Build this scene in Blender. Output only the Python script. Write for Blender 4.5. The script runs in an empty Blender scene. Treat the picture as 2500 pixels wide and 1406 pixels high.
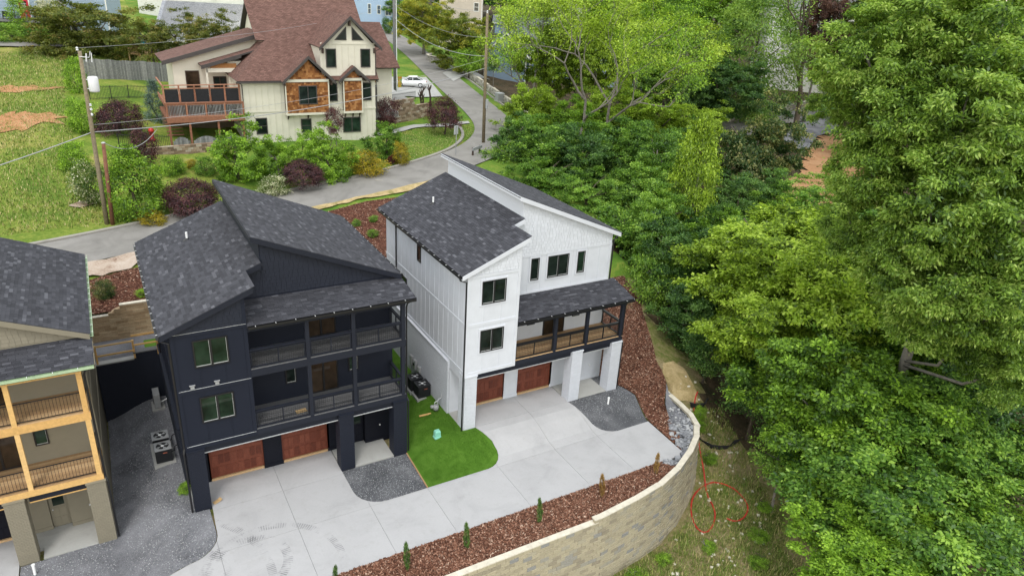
import bpy, math, random
import numpy as np
from mathutils import Vector, Matrix
random.seed(7)
sc = bpy.context.scene
COL = sc.collection

# ------------------------------------------------------------------ camera
cam_d = bpy.data.cameras.new('camera'); cam = bpy.data.objects.new('camera', cam_d); COL.objects.link(cam)
cam_d.sensor_width = 36.0; cam_d.lens = 36.0*1743.0/2500.0
cam_d.clip_start = 0.5; cam_d.clip_end = 3000
_r = Vector((0.86708, -0.49486, 0.05732)); _u = Vector((0.15250, 0.37321, 0.91513)); _f = Vector((0.47425, 0.78475, -0.39907))
cam.matrix_world = Matrix(((_r.x, _u.x, -_f.x, -1.388), (_r.y, _u.y, -_f.y, -29.216), (_r.z, _u.z, -_f.z, 23.417), (0, 0, 0, 1)))
sc.camera = cam
# ------------------------------------------------------------------ sky and sun (bright, thin overcast)
SUN_EL, SUN_AZ = math.radians(60), math.radians(212)      # azimuth measured from +y towards +x
w = bpy.data.worlds.new('World'); sc.world = w; w.use_nodes = True
nt = w.node_tree; nt.nodes.clear()
sky = nt.nodes.new('ShaderNodeTexSky'); sky.sky_type = 'NISHITA'; sky.sun_disc = False
sky.sun_elevation = SUN_EL; sky.sun_rotation = SUN_AZ; sky.air_density = 3.0; sky.dust_density = 0.3; sky.ozone_density = 1.0
bg = nt.nodes.new('ShaderNodeBackground'); bg.inputs['Strength'].default_value = 0.15
hsv = nt.nodes.new('ShaderNodeHueSaturation'); hsv.inputs['Saturation'].default_value = 0.22
out = nt.nodes.new('ShaderNodeOutputWorld')
nt.links.new(sky.outputs[0], hsv.inputs['Color']); nt.links.new(hsv.outputs[0], bg.inputs[0]); nt.links.new(bg.outputs[0], out.inputs[0])
sd = bpy.data.lights.new('sun', 'SUN'); sd.energy = 0.7; sd.angle = math.radians(12); sd.color = (1.0, 0.96, 0.9)
sun = bpy.data.objects.new('sun', sd); COL.objects.link(sun)
_sd = Vector((math.sin(SUN_AZ)*math.cos(SUN_EL), math.cos(SUN_AZ)*math.cos(SUN_EL), math.sin(SUN_EL)))
sun.rotation_euler = (-_sd).to_track_quat('-Z', 'Y').to_euler(); sun.location = (0, 0, 80)
vs = sc.view_settings; vs.view_transform = 'Standard'; vs.look = 'None'; vs.exposure = 0.98; vs.gamma = 1.0; vs.use_curve_mapping = False
sc.cycles.max_bounces = 7; sc.cycles.diffuse_bounces = 4; sc.cycles.glossy_bounces = 3; sc.cycles.transmission_bounces = 4
sc.cycles.transparent_max_bounces = 8; sc.cycles.caustics_reflective = False; sc.cycles.caustics_refractive = False
sc.cycles.use_adaptive_sampling = True; sc.cycles.adaptive_threshold = 0.01
sc.cycles.use_denoising = True; sc.cycles.denoiser = 'OPENIMAGEDENOISE'; sc.cycles.denoising_prefilter = 'ACCURATE'; sc.cycles.denoising_input_passes = 'RGB_ALBEDO_NORMAL'

# ------------------------------------------------------------------ helpers
class MB:
    def __init__(s): s.v = []; s.f = []; s.t = []
    def face(s, pts, tone=None):
        n = len(s.v); s.v += [tuple(q) for q in pts]; s.f.append(tuple(range(n, n+len(pts)))); s.t += [tone or 0.0]*len(pts)
    def box(s, x0, x1, y0, y1, z0, z1, tone=0.0):
        n = len(s.v)
        s.v += [(x0,y0,z0),(x1,y0,z0),(x1,y1,z0),(x0,y1,z0),(x0,y0,z1),(x1,y0,z1),(x1,y1,z1),(x0,y1,z1)]
        s.f += [(n,n+3,n+2,n+1),(n+4,n+5,n+6,n+7),(n,n+1,n+5,n+4),(n+1,n+2,n+6,n+5),(n+2,n+3,n+7,n+6),(n+3,n,n+4,n+7)]
        s.t += [tone]*8; return s
    def obox(s, o, a, b, c, tone=0.0):
        o, a, b, c = Vector(o), Vector(a), Vector(b), Vector(c); n = len(s.v)
        for k in (0, 1):
            for q in (o, o+a, o+a+b, o+b): s.v.append(tuple(q+c*k))
        s.f += [(n,n+3,n+2,n+1),(n+4,n+5,n+6,n+7),(n,n+1,n+5,n+4),(n+1,n+2,n+6,n+5),(n+2,n+3,n+7,n+6),(n+3,n,n+4,n+7)]
        s.t += [tone]*8; return s
    def prism(s, poly, c):
        c = Vector(c); poly = [Vector(q) for q in poly]; n = len(s.v); m = len(poly)
        s.v += [tuple(q) for q in poly]+[tuple(q+c) for q in poly]; s.t += [0.0]*(2*m)
        s.f.append(tuple(range(n+m-1, n-1, -1))); s.f.append(tuple(range(n+m, n+2*m)))
        for i in range(m): j = (i+1) % m; s.f.append((n+i, n+j, n+m+j, n+m+i))
        return s
    def tube(s, pts, r, n=6, cap=True):
        pts = [Vector(q) for q in pts]; rs = r if isinstance(r, (list, tuple)) else [r]*len(pts); b = len(s.v); m = len(pts)
        pu = None
        for i, q in enumerate(pts):
            d = (pts[min(i+1, m-1)]-pts[max(i-1, 0)]); d = d.normalized() if d.length > 1e-9 else Vector((0, 0, 1))
            u = d.cross(Vector((0, 0, 1))) if pu is None else pu-d*pu.dot(d)
            if u.length < 1e-3: u = d.cross(Vector((1, 0, 0)))
            u.normalize(); pu = u; v = d.cross(u)
            for k in range(n):
                a = 2*math.pi*k/n; s.v.append(tuple(q+(u*math.cos(a)+v*math.sin(a))*rs[i])); s.t.append(0.0)
        for i in range(m-1):
            for k in range(n):
                k2 = (k+1) % n; s.f.append((b+i*n+k, b+i*n+k2, b+(i+1)*n+k2, b+(i+1)*n+k))
        if cap: s.f.append(tuple(b+k for k in range(n-1, -1, -1))); s.f.append(tuple(b+(m-1)*n+k for k in range(n)))
        return s
    def lathe(s, cx, cy, prof, n=16, z0=0.0):
        b = len(s.v); m = len(prof)
        for r, z in prof:
            for k in range(n):
                a = 2*math.pi*k/n; s.v.append((cx+r*math.cos(a), cy+r*math.sin(a), z0+z)); s.t.append(0.0)
        for i in range(m-1):
            for k in range(n):
                k2 = (k+1) % n; s.f.append((b+i*n+k, b+i*n+k2, b+(i+1)*n+k2, b+(i+1)*n+k))
        s.f.append(tuple(b+k for k in range(n-1, -1, -1))); s.f.append(tuple(b+(m-1)*n+k for k in range(n)))
        return s
    def mesh(s, name, smooth=False):
        me = bpy.data.meshes.new(name); me.from_pydata(s.v, [], s.f)
        if any(s.t):
            at = me.attributes.new('tone', 'FLOAT', 'POINT'); at.data.foreach_set('value', s.t)
        if smooth: me.polygons.foreach_set('use_smooth', [True]*len(me.polygons))
        me.update(); return me
    def build(s, name, mat, parent=None, smooth=False, kind=None):
        return link(name, s.mesh(name, smooth), mat, parent, kind)
def link(name, me, mat, parent=None, kind=None):
    if mat is not None and not me.materials: me.materials.append(M[mat])
    o = bpy.data.objects.new(name, me); COL.objects.link(o)
    if parent is not None: o.parent = parent
    if kind: o['kind'] = kind
    return o
def empty(name, loc=(0, 0, 0), rz=0.0, parent=None):
    o = bpy.data.objects.new(name, None); COL.objects.link(o); o.location = loc; o.rotation_euler = (0, 0, rz); o.empty_display_size = 0.3
    if parent is not None: o.parent = parent
    return o
def tag(o, label, cat, group=None, kind=None):
    o['label'] = label; o['category'] = cat
    if group: o['group'] = group
    if kind: o['kind'] = kind
    return o
def struct(o): o['kind'] = 'structure'; return o
def bx(name, mat, parent, *a): return MB().box(*a).build(name, mat, parent)
def copy_tree(o, parent=None):
    c = o.copy(); COL.objects.link(c); c.parent = parent
    for ch in list(o.children): copy_tree(ch, c)
    return c
_shared = {}
def piece(name, mat, size, parent, mtx):
    "one small box piece, mesh shared between equal sizes; mtx places its centre"
    key = (name, mat, tuple(round(q, 3) for q in size))
    if key not in _shared:
        a, b, c = [q/2 for q in size]; _shared[key] = MB().box(-a, a, -b, b, -c, c).mesh(name); _shared[key].materials.append(M[mat])
    o = bpy.data.objects.new(name, _shared[key]); COL.objects.link(o); o.parent = parent; o.matrix_local = mtx
    return o

# ------------------------------------------------------------------ materials
M = {}
def nodes(name):
    m = bpy.data.materials.new(name); m.use_nodes = True; t = m.node_tree; t.nodes.clear(); M[name] = m
    o = t.nodes.new('ShaderNodeOutputMaterial'); b = t.nodes.new('ShaderNodeBsdfPrincipled'); t.links.new(b.outputs[0], o.inputs[0])
    return m, t, b, o
def nd(t, k, **kw):
    n = t.nodes.new(k)
    for a, v in kw.items(): setattr(n, a, v)
    return n
def noise(t, scale, detail=4, rough=0.6, vec=None, dist=0.0):
    n = nd(t, 'ShaderNodeTexNoise'); n.inputs['Scale'].default_value = scale; n.inputs['Detail'].default_value = detail
    n.inputs['Roughness'].default_value = rough; n.inputs['Distortion'].default_value = dist
    if vec is not None: t.links.new(vec, n.inputs['Vector'])
    return n
def ramp(t, src, stops):
    r = nd(t, 'ShaderNodeValToRGB'); e = r.color_ramp.elements
    while len(e) < len(stops): e.new(0.5)
    for k, (p, c) in enumerate(stops): e[k].position = p; e[k].color = (c[0], c[1], c[2], 1)
    t.links.new(src, r.inputs[0]); return r
def mixc(t, f, a, b, mode='MIX'):
    m = nd(t, 'ShaderNodeMix', data_type='RGBA', blend_type=mode)
    for i, v in ((0, f), (6, a), (7, b)):
        if hasattr(v, 'links') or hasattr(v, 'is_linked'): t.links.new(v, m.inputs[i])
        elif i == 0: m.inputs[0].default_value = v
        else: m.inputs[i].default_value = (v[0], v[1], v[2], 1)
    return m.outputs[2]
def math_(t, op, a, b=None):
    m = nd(t, 'ShaderNodeMath', operation=op)
    for i, v in ((0, a), (1, b)):
        if v is None: continue
        if hasattr(v, 'is_linked'): t.links.new(v, m.inputs[i])
        else: m.inputs[i].default_value = v
    return m.outputs[0]
def objco(t): return nd(t, 'ShaderNodeTexCoord').outputs['Object']
def geopos(t): return nd(t, 'ShaderNodeNewGeometry').outputs['Position']
def bump(t, b, h, dist, strength=1.0):
    k = nd(t, 'ShaderNodeBump'); k.inputs['Distance'].default_value = dist; k.inputs['Strength'].default_value = strength
    t.links.new(h, k.inputs['Height']); t.links.new(k.outputs[0], b.inputs['Normal'])
def tone(t):
    a = nd(t, 'ShaderNodeAttribute', attribute_name='tone'); r = nd(t, 'ShaderNodeObjectInfo')
    return math_(t, 'FRACT', math_(t, 'ADD', a.outputs['Fac'], r.outputs['Random']))
def m_plain(name, col, rough=0.7, var=0.10, scale=2.0, bmp=0.0, bscale=30.0, metal=0.0, spec=0.4):
    m, t, b, o = nodes(name); p = geopos(t); n = noise(t, scale, 5, 0.65, p)
    d = tuple(c*(1-var) for c in col); l = tuple(min(1, c*(1+var)) for c in col)
    r = ramp(t, n.outputs[0], [(0.3, d), (0.7, l)]); t.links.new(r.outputs[0], b.inputs['Base Color'])
    b.inputs['Roughness'].default_value = rough; b.inputs['Metallic'].default_value = metal; b.inputs['Specular IOR Level'].default_value = spec
    if bmp: bump(t, b, noise(t, bscale, 4, 0.6, p).outputs[0], bmp)
    return m
def m_tone(name, stops, rough=0.8, grain=0.12, gscale=25.0, bmp=0.0, spec=0.3):
    m, t, b, o = nodes(name); r = ramp(t, tone(t), stops); n = noise(t, gscale, 4, 0.6, geopos(t))
    k = ramp(t, n.outputs[0], [(0.25, (1-grain,)*3), (0.75, (1+grain,)*3)])
    t.links.new(mixc(t, 1.0, r.outputs[0], k.outputs[0], 'MULTIPLY'), b.inputs['Base Color'])
    b.inputs['Roughness'].default_value = rough; b.inputs['Specular IOR Level'].default_value = spec
    if bmp: bump(t, b, n.outputs[0], bmp)
    return m
def m_zone(name, stops, scale, scale2, rough=0.95, bmp=0.03, bscale=8.0, dist=0.6, fine=0.35):
    "ground cover: broad patches by noise, broken up by fine noise"
    m, t, b, o = nodes(name); p = geopos(t)
    n = noise(t, scale, 6, 0.6, p, dist); n2 = noise(t, scale2, 6, 0.7, p)
    f = math_(t, 'ADD', n.outputs[0], math_(t, 'MULTIPLY', math_(t, 'SUBTRACT', n2.outputs[0], 0.5), fine*2))
    r = ramp(t, f, stops); t.links.new(r.outputs[0], b.inputs['Base Color'])
    b.inputs['Roughness'].default_value = rough; b.inputs['Specular IOR Level'].default_value = 0.15
    bump(t, b, noise(t, bscale, 8, 0.75, p).outputs[0], bmp)
    return m
def m_leaf(name, stops, trans=0.35, gloss=0.06):
    m, t, b, o = nodes(name); t.nodes.remove(b)
    at_ = nd(t, 'ShaderNodeAttribute', attribute_name='tone'); rd = nd(t, 'ShaderNodeObjectInfo')
    v = math_(t, 'ADD', math_(t, 'MULTIPLY', at_.outputs['Fac'], 1.75), -0.375); v = math_(t, 'ADD', v, math_(t, 'MULTIPLY', math_(t, 'SUBTRACT', rd.outputs['Random'], 0.5), 0.28))
    r = ramp(t, v, stops)
    df = nd(t, 'ShaderNodeBsdfDiffuse'); tr = nd(t, 'ShaderNodeBsdfTranslucent'); gl = nd(t, 'ShaderNodeBsdfGlossy'); gl.inputs['Roughness'].default_value = 0.42
    t.links.new(r.outputs[0], df.inputs[0])
    t.links.new(mixc(t, 1.0, r.outputs[0], (1.25, 1.25, 0.7), 'MULTIPLY'), tr.inputs[0])
    m1 = nd(t, 'ShaderNodeMixShader'); m1.inputs[0].default_value = trans; t.links.new(df.outputs[0], m1.inputs[1]); t.links.new(tr.outputs[0], m1.inputs[2])
    m2 = nd(t, 'ShaderNodeMixShader'); m2.inputs[0].default_value = gloss; t.links.new(m1.outputs[0], m2.inputs[1]); t.links.new(gl.outputs[0], m2.inputs[2])
    t.links.new(m2.outputs[0], o.inputs[0]); return m
def m_glass(name, col=(0.012, 0.018, 0.016), rough=0.03):
    m, t, b, o = nodes(name); n = noise(t, 0.9, 3, 0.6, geopos(t))
    r = ramp(t, n.outputs[0], [(0.35, tuple(c*0.5 for c in col)), (0.7, tuple(c*1.8 for c in col))]); t.links.new(r.outputs[0], b.inputs['Base Color'])
    b.inputs['Roughness'].default_value = rough; b.inputs['Specular IOR Level'].default_value = 0.30; return m

m_tone('shingle', [(0, (0.032, 0.0325, 0.039)), (0.5, (0.047, 0.0475, 0.056)), (0.9, (0.060, 0.0605, 0.071)), (1, (0.105, 0.106, 0.120))], 0.9, 0.22, 60, 0.004)
m_plain('roof_deck', (0.028, 0.029, 0.034), 0.95)
for k, c, g in (('navy', (0.0125, 0.0155, 0.0265), 0.6), ('white', (0.59, 0.61, 0.66), 0.6), ('tan', (0.235, 0.21, 0.158), 0.6)):
    m_plain(k+'_paint', c, g, 0.05, 1.3, 0.002, 60, 0.0, 0.18)
    m_tone(k+'_brick', [(0, tuple(q*0.95 for q in c)), (1, tuple(min(.9, q*1.03) for q in c))], g, 0.04, 40, 0.002)
    m_tone(k+'_shake', [(0, tuple(q*0.94 for q in c)), (1, tuple(min(.9, q*1.04) for q in c))], 0.65, 0.06, 40, 0.002)
    m_plain(k+'_mortar', tuple(q*0.82 for q in c), 0.9)
m_plain('navy_trim', (0.016, 0.0185, 0.028), 0.55, 0.06, 2, 0, 30, 0.0, 0.2)
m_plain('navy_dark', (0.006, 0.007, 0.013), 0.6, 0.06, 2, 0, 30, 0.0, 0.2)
m_plain('black_metal', (0.011, 0.011, 0.013), 0.4, 0.1, 3, 0, 30, 0.0, 0.5)
m_plain('green_flashing', (0.36, 0.47, 0.30), 0.5, 0.15, 3)
m_plain('white_plastic', (0.8, 0.8, 0.8), 0.4, 0.03)
m_plain('pale_metal', (0.55, 0.56, 0.57), 0.4, 0.1, 4, 0, 30, 0.3)
m_glass('glass'); m_glass('glass_green', (0.014, 0.028, 0.018)); m_glass('glass_brown', (0.035, 0.024, 0.016))  # green and brown bases carry the reflection of trees as colour
m_tone('garage_wood', [(0, (0.10, 0.026, 0.015)), (0.5, (0.145, 0.039, 0.022)), (1, (0.185, 0.055, 0.032))], 0.5, 0.25, 14, 0.002)
m_tone('timber', [(0, (0.55, 0.325, 0.115)), (0.5, (0.62, 0.39, 0.15)), (1, (0.68, 0.45, 0.20))], 0.7, 0.16, 9, 0.002)
m_tone('raw_board', [(0, (0.36, 0.22, 0.11)), (0.5, (0.46, 0.29, 0.15)), (1, (0.55, 0.37, 0.20))], 0.8, 0.15, 12, 0.002)
m_tone('grey_board', [(0, (0.10, 0.10, 0.105)), (1, (0.17, 0.168, 0.17))], 0.8, 0.2, 14, 0.002)
m_plain('osb', (0.50, 0.34, 0.17), 0.8, 0.2, 8, 0.004, 40)
m_plain('unit_grey', (0.30, 0.305, 0.31), 0.5, 0.1, 5)
# ------------------------------------------------------------------ lie of the land
def sstep(a,b,t):
    t=(t-a)/(b-a); t=0.0 if t<0 else 1.0 if t>1 else t
    return t*t*(3-2*t)
def lerp(a,b,t): return a+(b-a)*t
def pw(t,pts):
    if t<=pts[0][0]: return pts[0][1]
    for (a,va),(b,vb) in zip(pts,pts[1:]):
        if t<=b: return va+(vb-va)*(t-a)/(b-a)
    return pts[-1][1]
def zlot(x,y):
    z=-0.91*(1-sstep(-3.4,-0.6,x))
    z+=0.634*sstep(10.8,13.3,x)*sstep(-3.1,-0.5,y)
    if x>24: z+=0.11*max(0.0,min(y,16)-1.0)*sstep(24,25.5,x)
    return z
WALL=[(-40,-8.95),(16.7,-8.9),(19.12,-8.61),(21.0,-8.26),(22.63,-7.68),(24.31,-6.81),(25.58,-5.94),(26.44,-5.02),(26.86,-4.06),(27.06,-2.94),(27.2,-1.6)]
def edge_x(y):  # right-hand limit of the made-up ground
    return pw(y,[(-8.9,16.7),(-8.61,19.12),(-8.26,21.0),(-7.68,22.63),(-6.81,24.31),(-5.94,25.58),(-5.02,26.44),(-4.06,26.86),(-2.94,27.06),(-1.6,27.2),(0,28.6),(1.2,29.4),(8,33.6),(25,39)])
def road_y(x):
    return pw(x,[(-60,13.0),(-30,17.5),(-5,23.2),(0,24.6),(12,29.0),(20,31.0),(25,33.2),(30,35.6),(36,39.5),(40,43.0),(60,60)])
def road_z(x):
    return pw(x,[(-60,4.0),(-5,4.9),(0,5.0),(20,5.5),(36,6.0),(60,6.6)])
def valley(y): return pw(y,[(-40,-4.6),(-10,-3.6),(0,-2.8),(12,-1.0),(25,1.0),(45,3.5),(70,5.0),(110,7.0),(200,11.0),(500,22)])
def relief(x,y,d):
    if abs(d)<4.2 or (12.0>y>-9.5 and x<28) or (y<=15.5 and y>-9.5 and x<28): return 0.0
    k=sstep(4.2,7.0,abs(d))
    if y>36 and x>20: k*=sstep(3.6,7.0,abs(x-pw(y,[(36,34),(43,38.5),(51,42.8),(69.5,46.9),(91,51.8),(111,56),(140,60)])))
    return k*(0.12*math.sin(0.7*x+1.3)*math.sin(0.6*y)+0.05*math.sin(2.1*x)*math.cos(1.7*y+x))
def terrain(x,y):
    return land(x,y)+relief(x,y,y-road_y(x))
def land(x,y):
    yr=road_y(x); zr=road_z(x); d=y-yr
    sl=lerp(0.095,0.048,sstep(4,36,x))
    if d>-3.2:
        z=zr+sl*max(0.0,min(d,90)-3.0)+0.6*sl*max(0.0,d-90)
        if x<8: z+=1.1*sstep(10,26,d)*(1-sstep(-1,8,x))
        if x>24: z=lerp(z,valley(y),sstep(6,20,x-(38+0.22*max(0,y-45))))
        return z
    if y<-7.3 and x<22: return -3.55
    zl=zlot(x,y)
    z=zl-0.12
    if y>12.0: z=2.7 if y<15.0 else lerp(4.25,zr-0.04,min(1.0,max(0.0,(y-14.3)/max(0.5,yr-17.5))))
    xe=edge_x(y)
    if x>xe-0.9 or (y<-1.0 and x>edge_x(y-1.2)-1.2):
        out=pw(y,[(-9,-3.55),(-6.5,-3.2),(-4.5,-2.3),(-2.5,-1.1),(-1.0,-0.35),(0.5,0.1),(3,0.5),(12,1.2),(40,3.0)])
        low=lerp(out,valley(y),sstep(0.5,9,x-xe))
        if y<-1.0: z=low
        else: z=lerp(z,low,sstep(-0.9,1.2,x-xe))
    return z
# ------------------------------------------------------------------ ground materials
def m_concrete(name, base, marks=False, stain=0.16):
    m, t, b, o = nodes(name); p = geopos(t)
    n = noise(t, 0.55, 6, 0.6, p, 0.8); n2 = noise(t, 14, 5, 0.7, p); n3 = noise(t, 2.3, 5, 0.7, p)
    r = ramp(t, n.outputs[0], [(0.28, tuple(c*(1-stain) for c in base)), (0.5, base), (0.75, tuple(c*1.06 for c in base))])
    k = ramp(t, n2.outputs[0], [(0.2, (0.93,)*3), (0.8, (1.05,)*3)]); s = ramp(t, n3.outputs[0], [(0.28, (0.92, 0.915, 0.90)), (0.46, (1, 1, 1))])
    c = mixc(t, 1.0, mixc(t, 1.0, r.outputs[0], k.outputs[0], 'MULTIPLY'), s.outputs[0], 'MULTIPLY')
    rd = nd(t, 'ShaderNodeObjectInfo'); tn = ramp(t, rd.outputs['Random'], [(0, (0.975,)*3), (1, (1.01,)*3)])
    c = mixc(t, 1.0, c, tn.outputs[0], 'MULTIPLY')
    if marks:   # rubber left by a turning loader
        sx = nd(t, 'ShaderNodeSeparateXYZ'); t.links.new(p, sx.inputs[0])
        for cx, cy, rad, wd, amt in ((1.55, -4.35, 1.55, 0.20, 0.7), (2.3, -5.3, 2.9, 0.16, 0.5), (0.4, -6.1, 1.2, 0.3, 0.6), (-3.0, -4.9, 5.3, 0.18, 0.5), (-3.0, -4.9, 3.7, 0.18, 0.4)):
            dx = math_(t, 'SUBTRACT', sx.outputs[0], cx); dy = math_(t, 'SUBTRACT', sx.outputs[1], cy)
            ds = math_(t, 'SQRT', math_(t, 'ADD', math_(t, 'MULTIPLY', dx, dx), math_(t, 'MULTIPLY', dy, dy)))
            band = math_(t, 'LESS_THAN', math_(t, 'ABSOLUTE', math_(t, 'SUBTRACT', ds, rad)), wd)
            an = math_(t, 'ARCTAN2', dy, dx); tr = math_(t, 'GREATER_THAN', math_(t, 'SINE', math_(t, 'MULTIPLY', an, 60*rad)), -0.3)
            brk = ramp(t, noise(t, 1.3, 3, 0.6, p).outputs[0], [(0.46, (0, 0, 0)), (0.62, (1, 1, 1))])
            f = math_(t, 'MULTIPLY', math_(t, 'MULTIPLY', math_(t, 'MULTIPLY', band, tr), brk.outputs[0]), amt)
            c = mixc(t, f, c, (0.13, 0.13, 0.135))
    t.links.new(c, b.inputs['Base Color']); b.inputs['Roughness'].default_value = 0.85; b.inputs['Specular IOR Level'].default_value = 0.25
    bump(t, b, n2.outputs[0], 0.004); return m
m_concrete('concrete', (0.42, 0.414, 0.418), True, 0.12); m_concrete('slab', (0.39, 0.385, 0.365)); m_concrete('kerb', (0.30, 0.28, 0.25), False, 0.3)
m_zone('asphalt', [(0.3, (0.18, 0.17, 0.157)), (0.5, (0.236, 0.223, 0.206)), (0.7, (0.275, 0.261, 0.243))], 0.25, 9, 0.9, 0.004, 60, 1.5, 0.10)
m_zone('gravel_mat', [(0.22, (0.07, 0.07, 0.078)), (0.42, (0.15, 0.151, 0.163)), (0.58, (0.21, 0.211, 0.227)), (0.8, (0.29, 0.292, 0.308))], 0.5, 26, 0.95, 0.03, 34, 0.6, 0.5)
m_zone('gravel_dark', [(0.25, (0.06, 0.062, 0.066)), (0.5, (0.098, 0.10, 0.108)), (0.8, (0.18, 0.18, 0.188))], 0.9, 30, 0.95, 0.02, 40, 0.5, 0.45)
m_zone('mulch_soil', [(0.3, (0.05, 0.018, 0.012)), (0.5, (0.105, 0.04, 0.026)), (0.7, (0.17, 0.075, 0.05))], 3.0, 25, 0.95, 0.04, 22, 0.5, 0.5)
m_zone('turf_mat', [(0.25, (0.045, 0.105, 0.010)), (0.45, (0.065, 0.150, 0.014)), (0.7, (0.095, 0.195, 0.024))], 1.1, 22, 0.95, 0.02, 60, 0.8, 0.25)
m_zone('meadow', [(0.25, (0.07, 0.13, 0.018)), (0.42, (0.13, 0.20, 0.028)), (0.53, (0.21, 0.26, 0.045)), (0.64, (0.31, 0.29, 0.08)), (0.80, (0.38, 0.31, 0.15))], 0.13, 2.6, 0.98, 0.12, 5, 1.0, 0.28)
m_zone('lawn_mat', [(0.25, (0.05, 0.125, 0.014)), (0.5, (0.11, 0.20, 0.025)), (0.72, (0.24, 0.26, 0.05)), (0.9, (0.34, 0.30, 0.10))], 0.3, 4.0, 0.98, 0.06, 9, 0.8, 0.25)
m_zone('scrub', [(0.25, (0.07, 0.11, 0.022)), (0.42, (0.15, 0.165, 0.045)), (0.56, (0.25, 0.21, 0.10)), (0.7, (0.36, 0.28, 0.17)), (0.85, (0.48, 0.40, 0.29))], 0.45, 5.0, 0.98, 0.10, 8, 1.0, 0.32)
m_zone('forest_floor', [(0.3, (0.03, 0.032, 0.014)), (0.5, (0.06, 0.045, 0.025)), (0.75, (0.12, 0.085, 0.05))], 0.6, 6, 0.98, 0.1, 7, 0.8, 0.4)
m_zone('red_clay', [(0.28, (0.10, 0.16, 0.025)), (0.38, (0.22, 0.19, 0.06)), (0.46, (0.40, 0.19, 0.09)), (0.6, (0.48, 0.25, 0.13)), (0.72, (0.42, 0.30, 0.16)), (0.8, (0.14, 0.18, 0.03))], 0.5, 5, 0.98, 0.08, 7, 1.2, 0.3)
m_zone('straw_soil', [(0.28, (0.20, 0.19, 0.06)), (0.45, (0.38, 0.29, 0.14)), (0.6, (0.50, 0.38, 0.20)), (0.8, (0.58, 0.47, 0.28))], 0.9, 12, 0.98, 0.05, 14, 0.8, 0.3)
m_zone('pale_dirt', [(0.3, (0.20, 0.12, 0.08)), (0.5, (0.42, 0.33, 0.26)), (0.75, (0.52, 0.44, 0.37))], 0.7, 9, 0.98, 0.05, 12, 1.0, 0.3)
m_zone('clay_yard', [(0.3, (0.28, 0.145, 0.07)), (0.5, (0.40, 0.22, 0.115)), (0.75, (0.48, 0.29, 0.16))], 0.3, 5, 0.98, 0.05, 8, 0.8, 0.25)
m_tone('mulch_chip', [(0, (0.05, 0.02, 0.012)), (0.45, (0.15, 0.062, 0.036)), (0.75, (0.245, 0.115, 0.072)), (0.93, (0.38, 0.22, 0.15)), (1, (0.56, 0.41, 0.31))], 0.9, 0.2, 30)
m_tone('block_tan', [(0, (0.28, 0.245, 0.185)), (0.2, (0.37, 0.325, 0.235)), (0.75, (0.42, 0.37, 0.265)), (0.9, (0.34, 0.315, 0.255)), (1, (0.25, 0.25, 0.25))], 0.92, 0.20, 18, 0.012)
m_tone('block_brown', [(0, (0.30, 0.21, 0.125)), (0.5, (0.40, 0.295, 0.185)), (1, (0.48, 0.37, 0.245))], 0.92, 0.22, 16, 0.014)
m_plain('block_top', (0.60, 0.55, 0.45), 0.95, 0.14, 3, 0.006, 22)  # light on wall tops put into the colour; also pale loose stones
m_tone('stone_brown', [(0, (0.14, 0.10, 0.07)), (0.4, (0.24, 0.17, 0.115)), (0.75, (0.33, 0.25, 0.18)), (1, (0.40, 0.35, 0.29))], 0.92, 0.2, 14, 0.02)
m_tone('rock', [(0, (0.15, 0.155, 0.17)), (0.5, (0.27, 0.275, 0.29)), (1, (0.42, 0.42, 0.42))], 0.9, 0.25, 10, 0.02)
m_tone('grass_blade', [(0, (0.08, 0.15, 0.02)), (0.4, (0.16, 0.24, 0.04)), (0.7, (0.32, 0.31, 0.09)), (1, (0.50, 0.42, 0.22))], 0.9, 0.1, 20)

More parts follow.
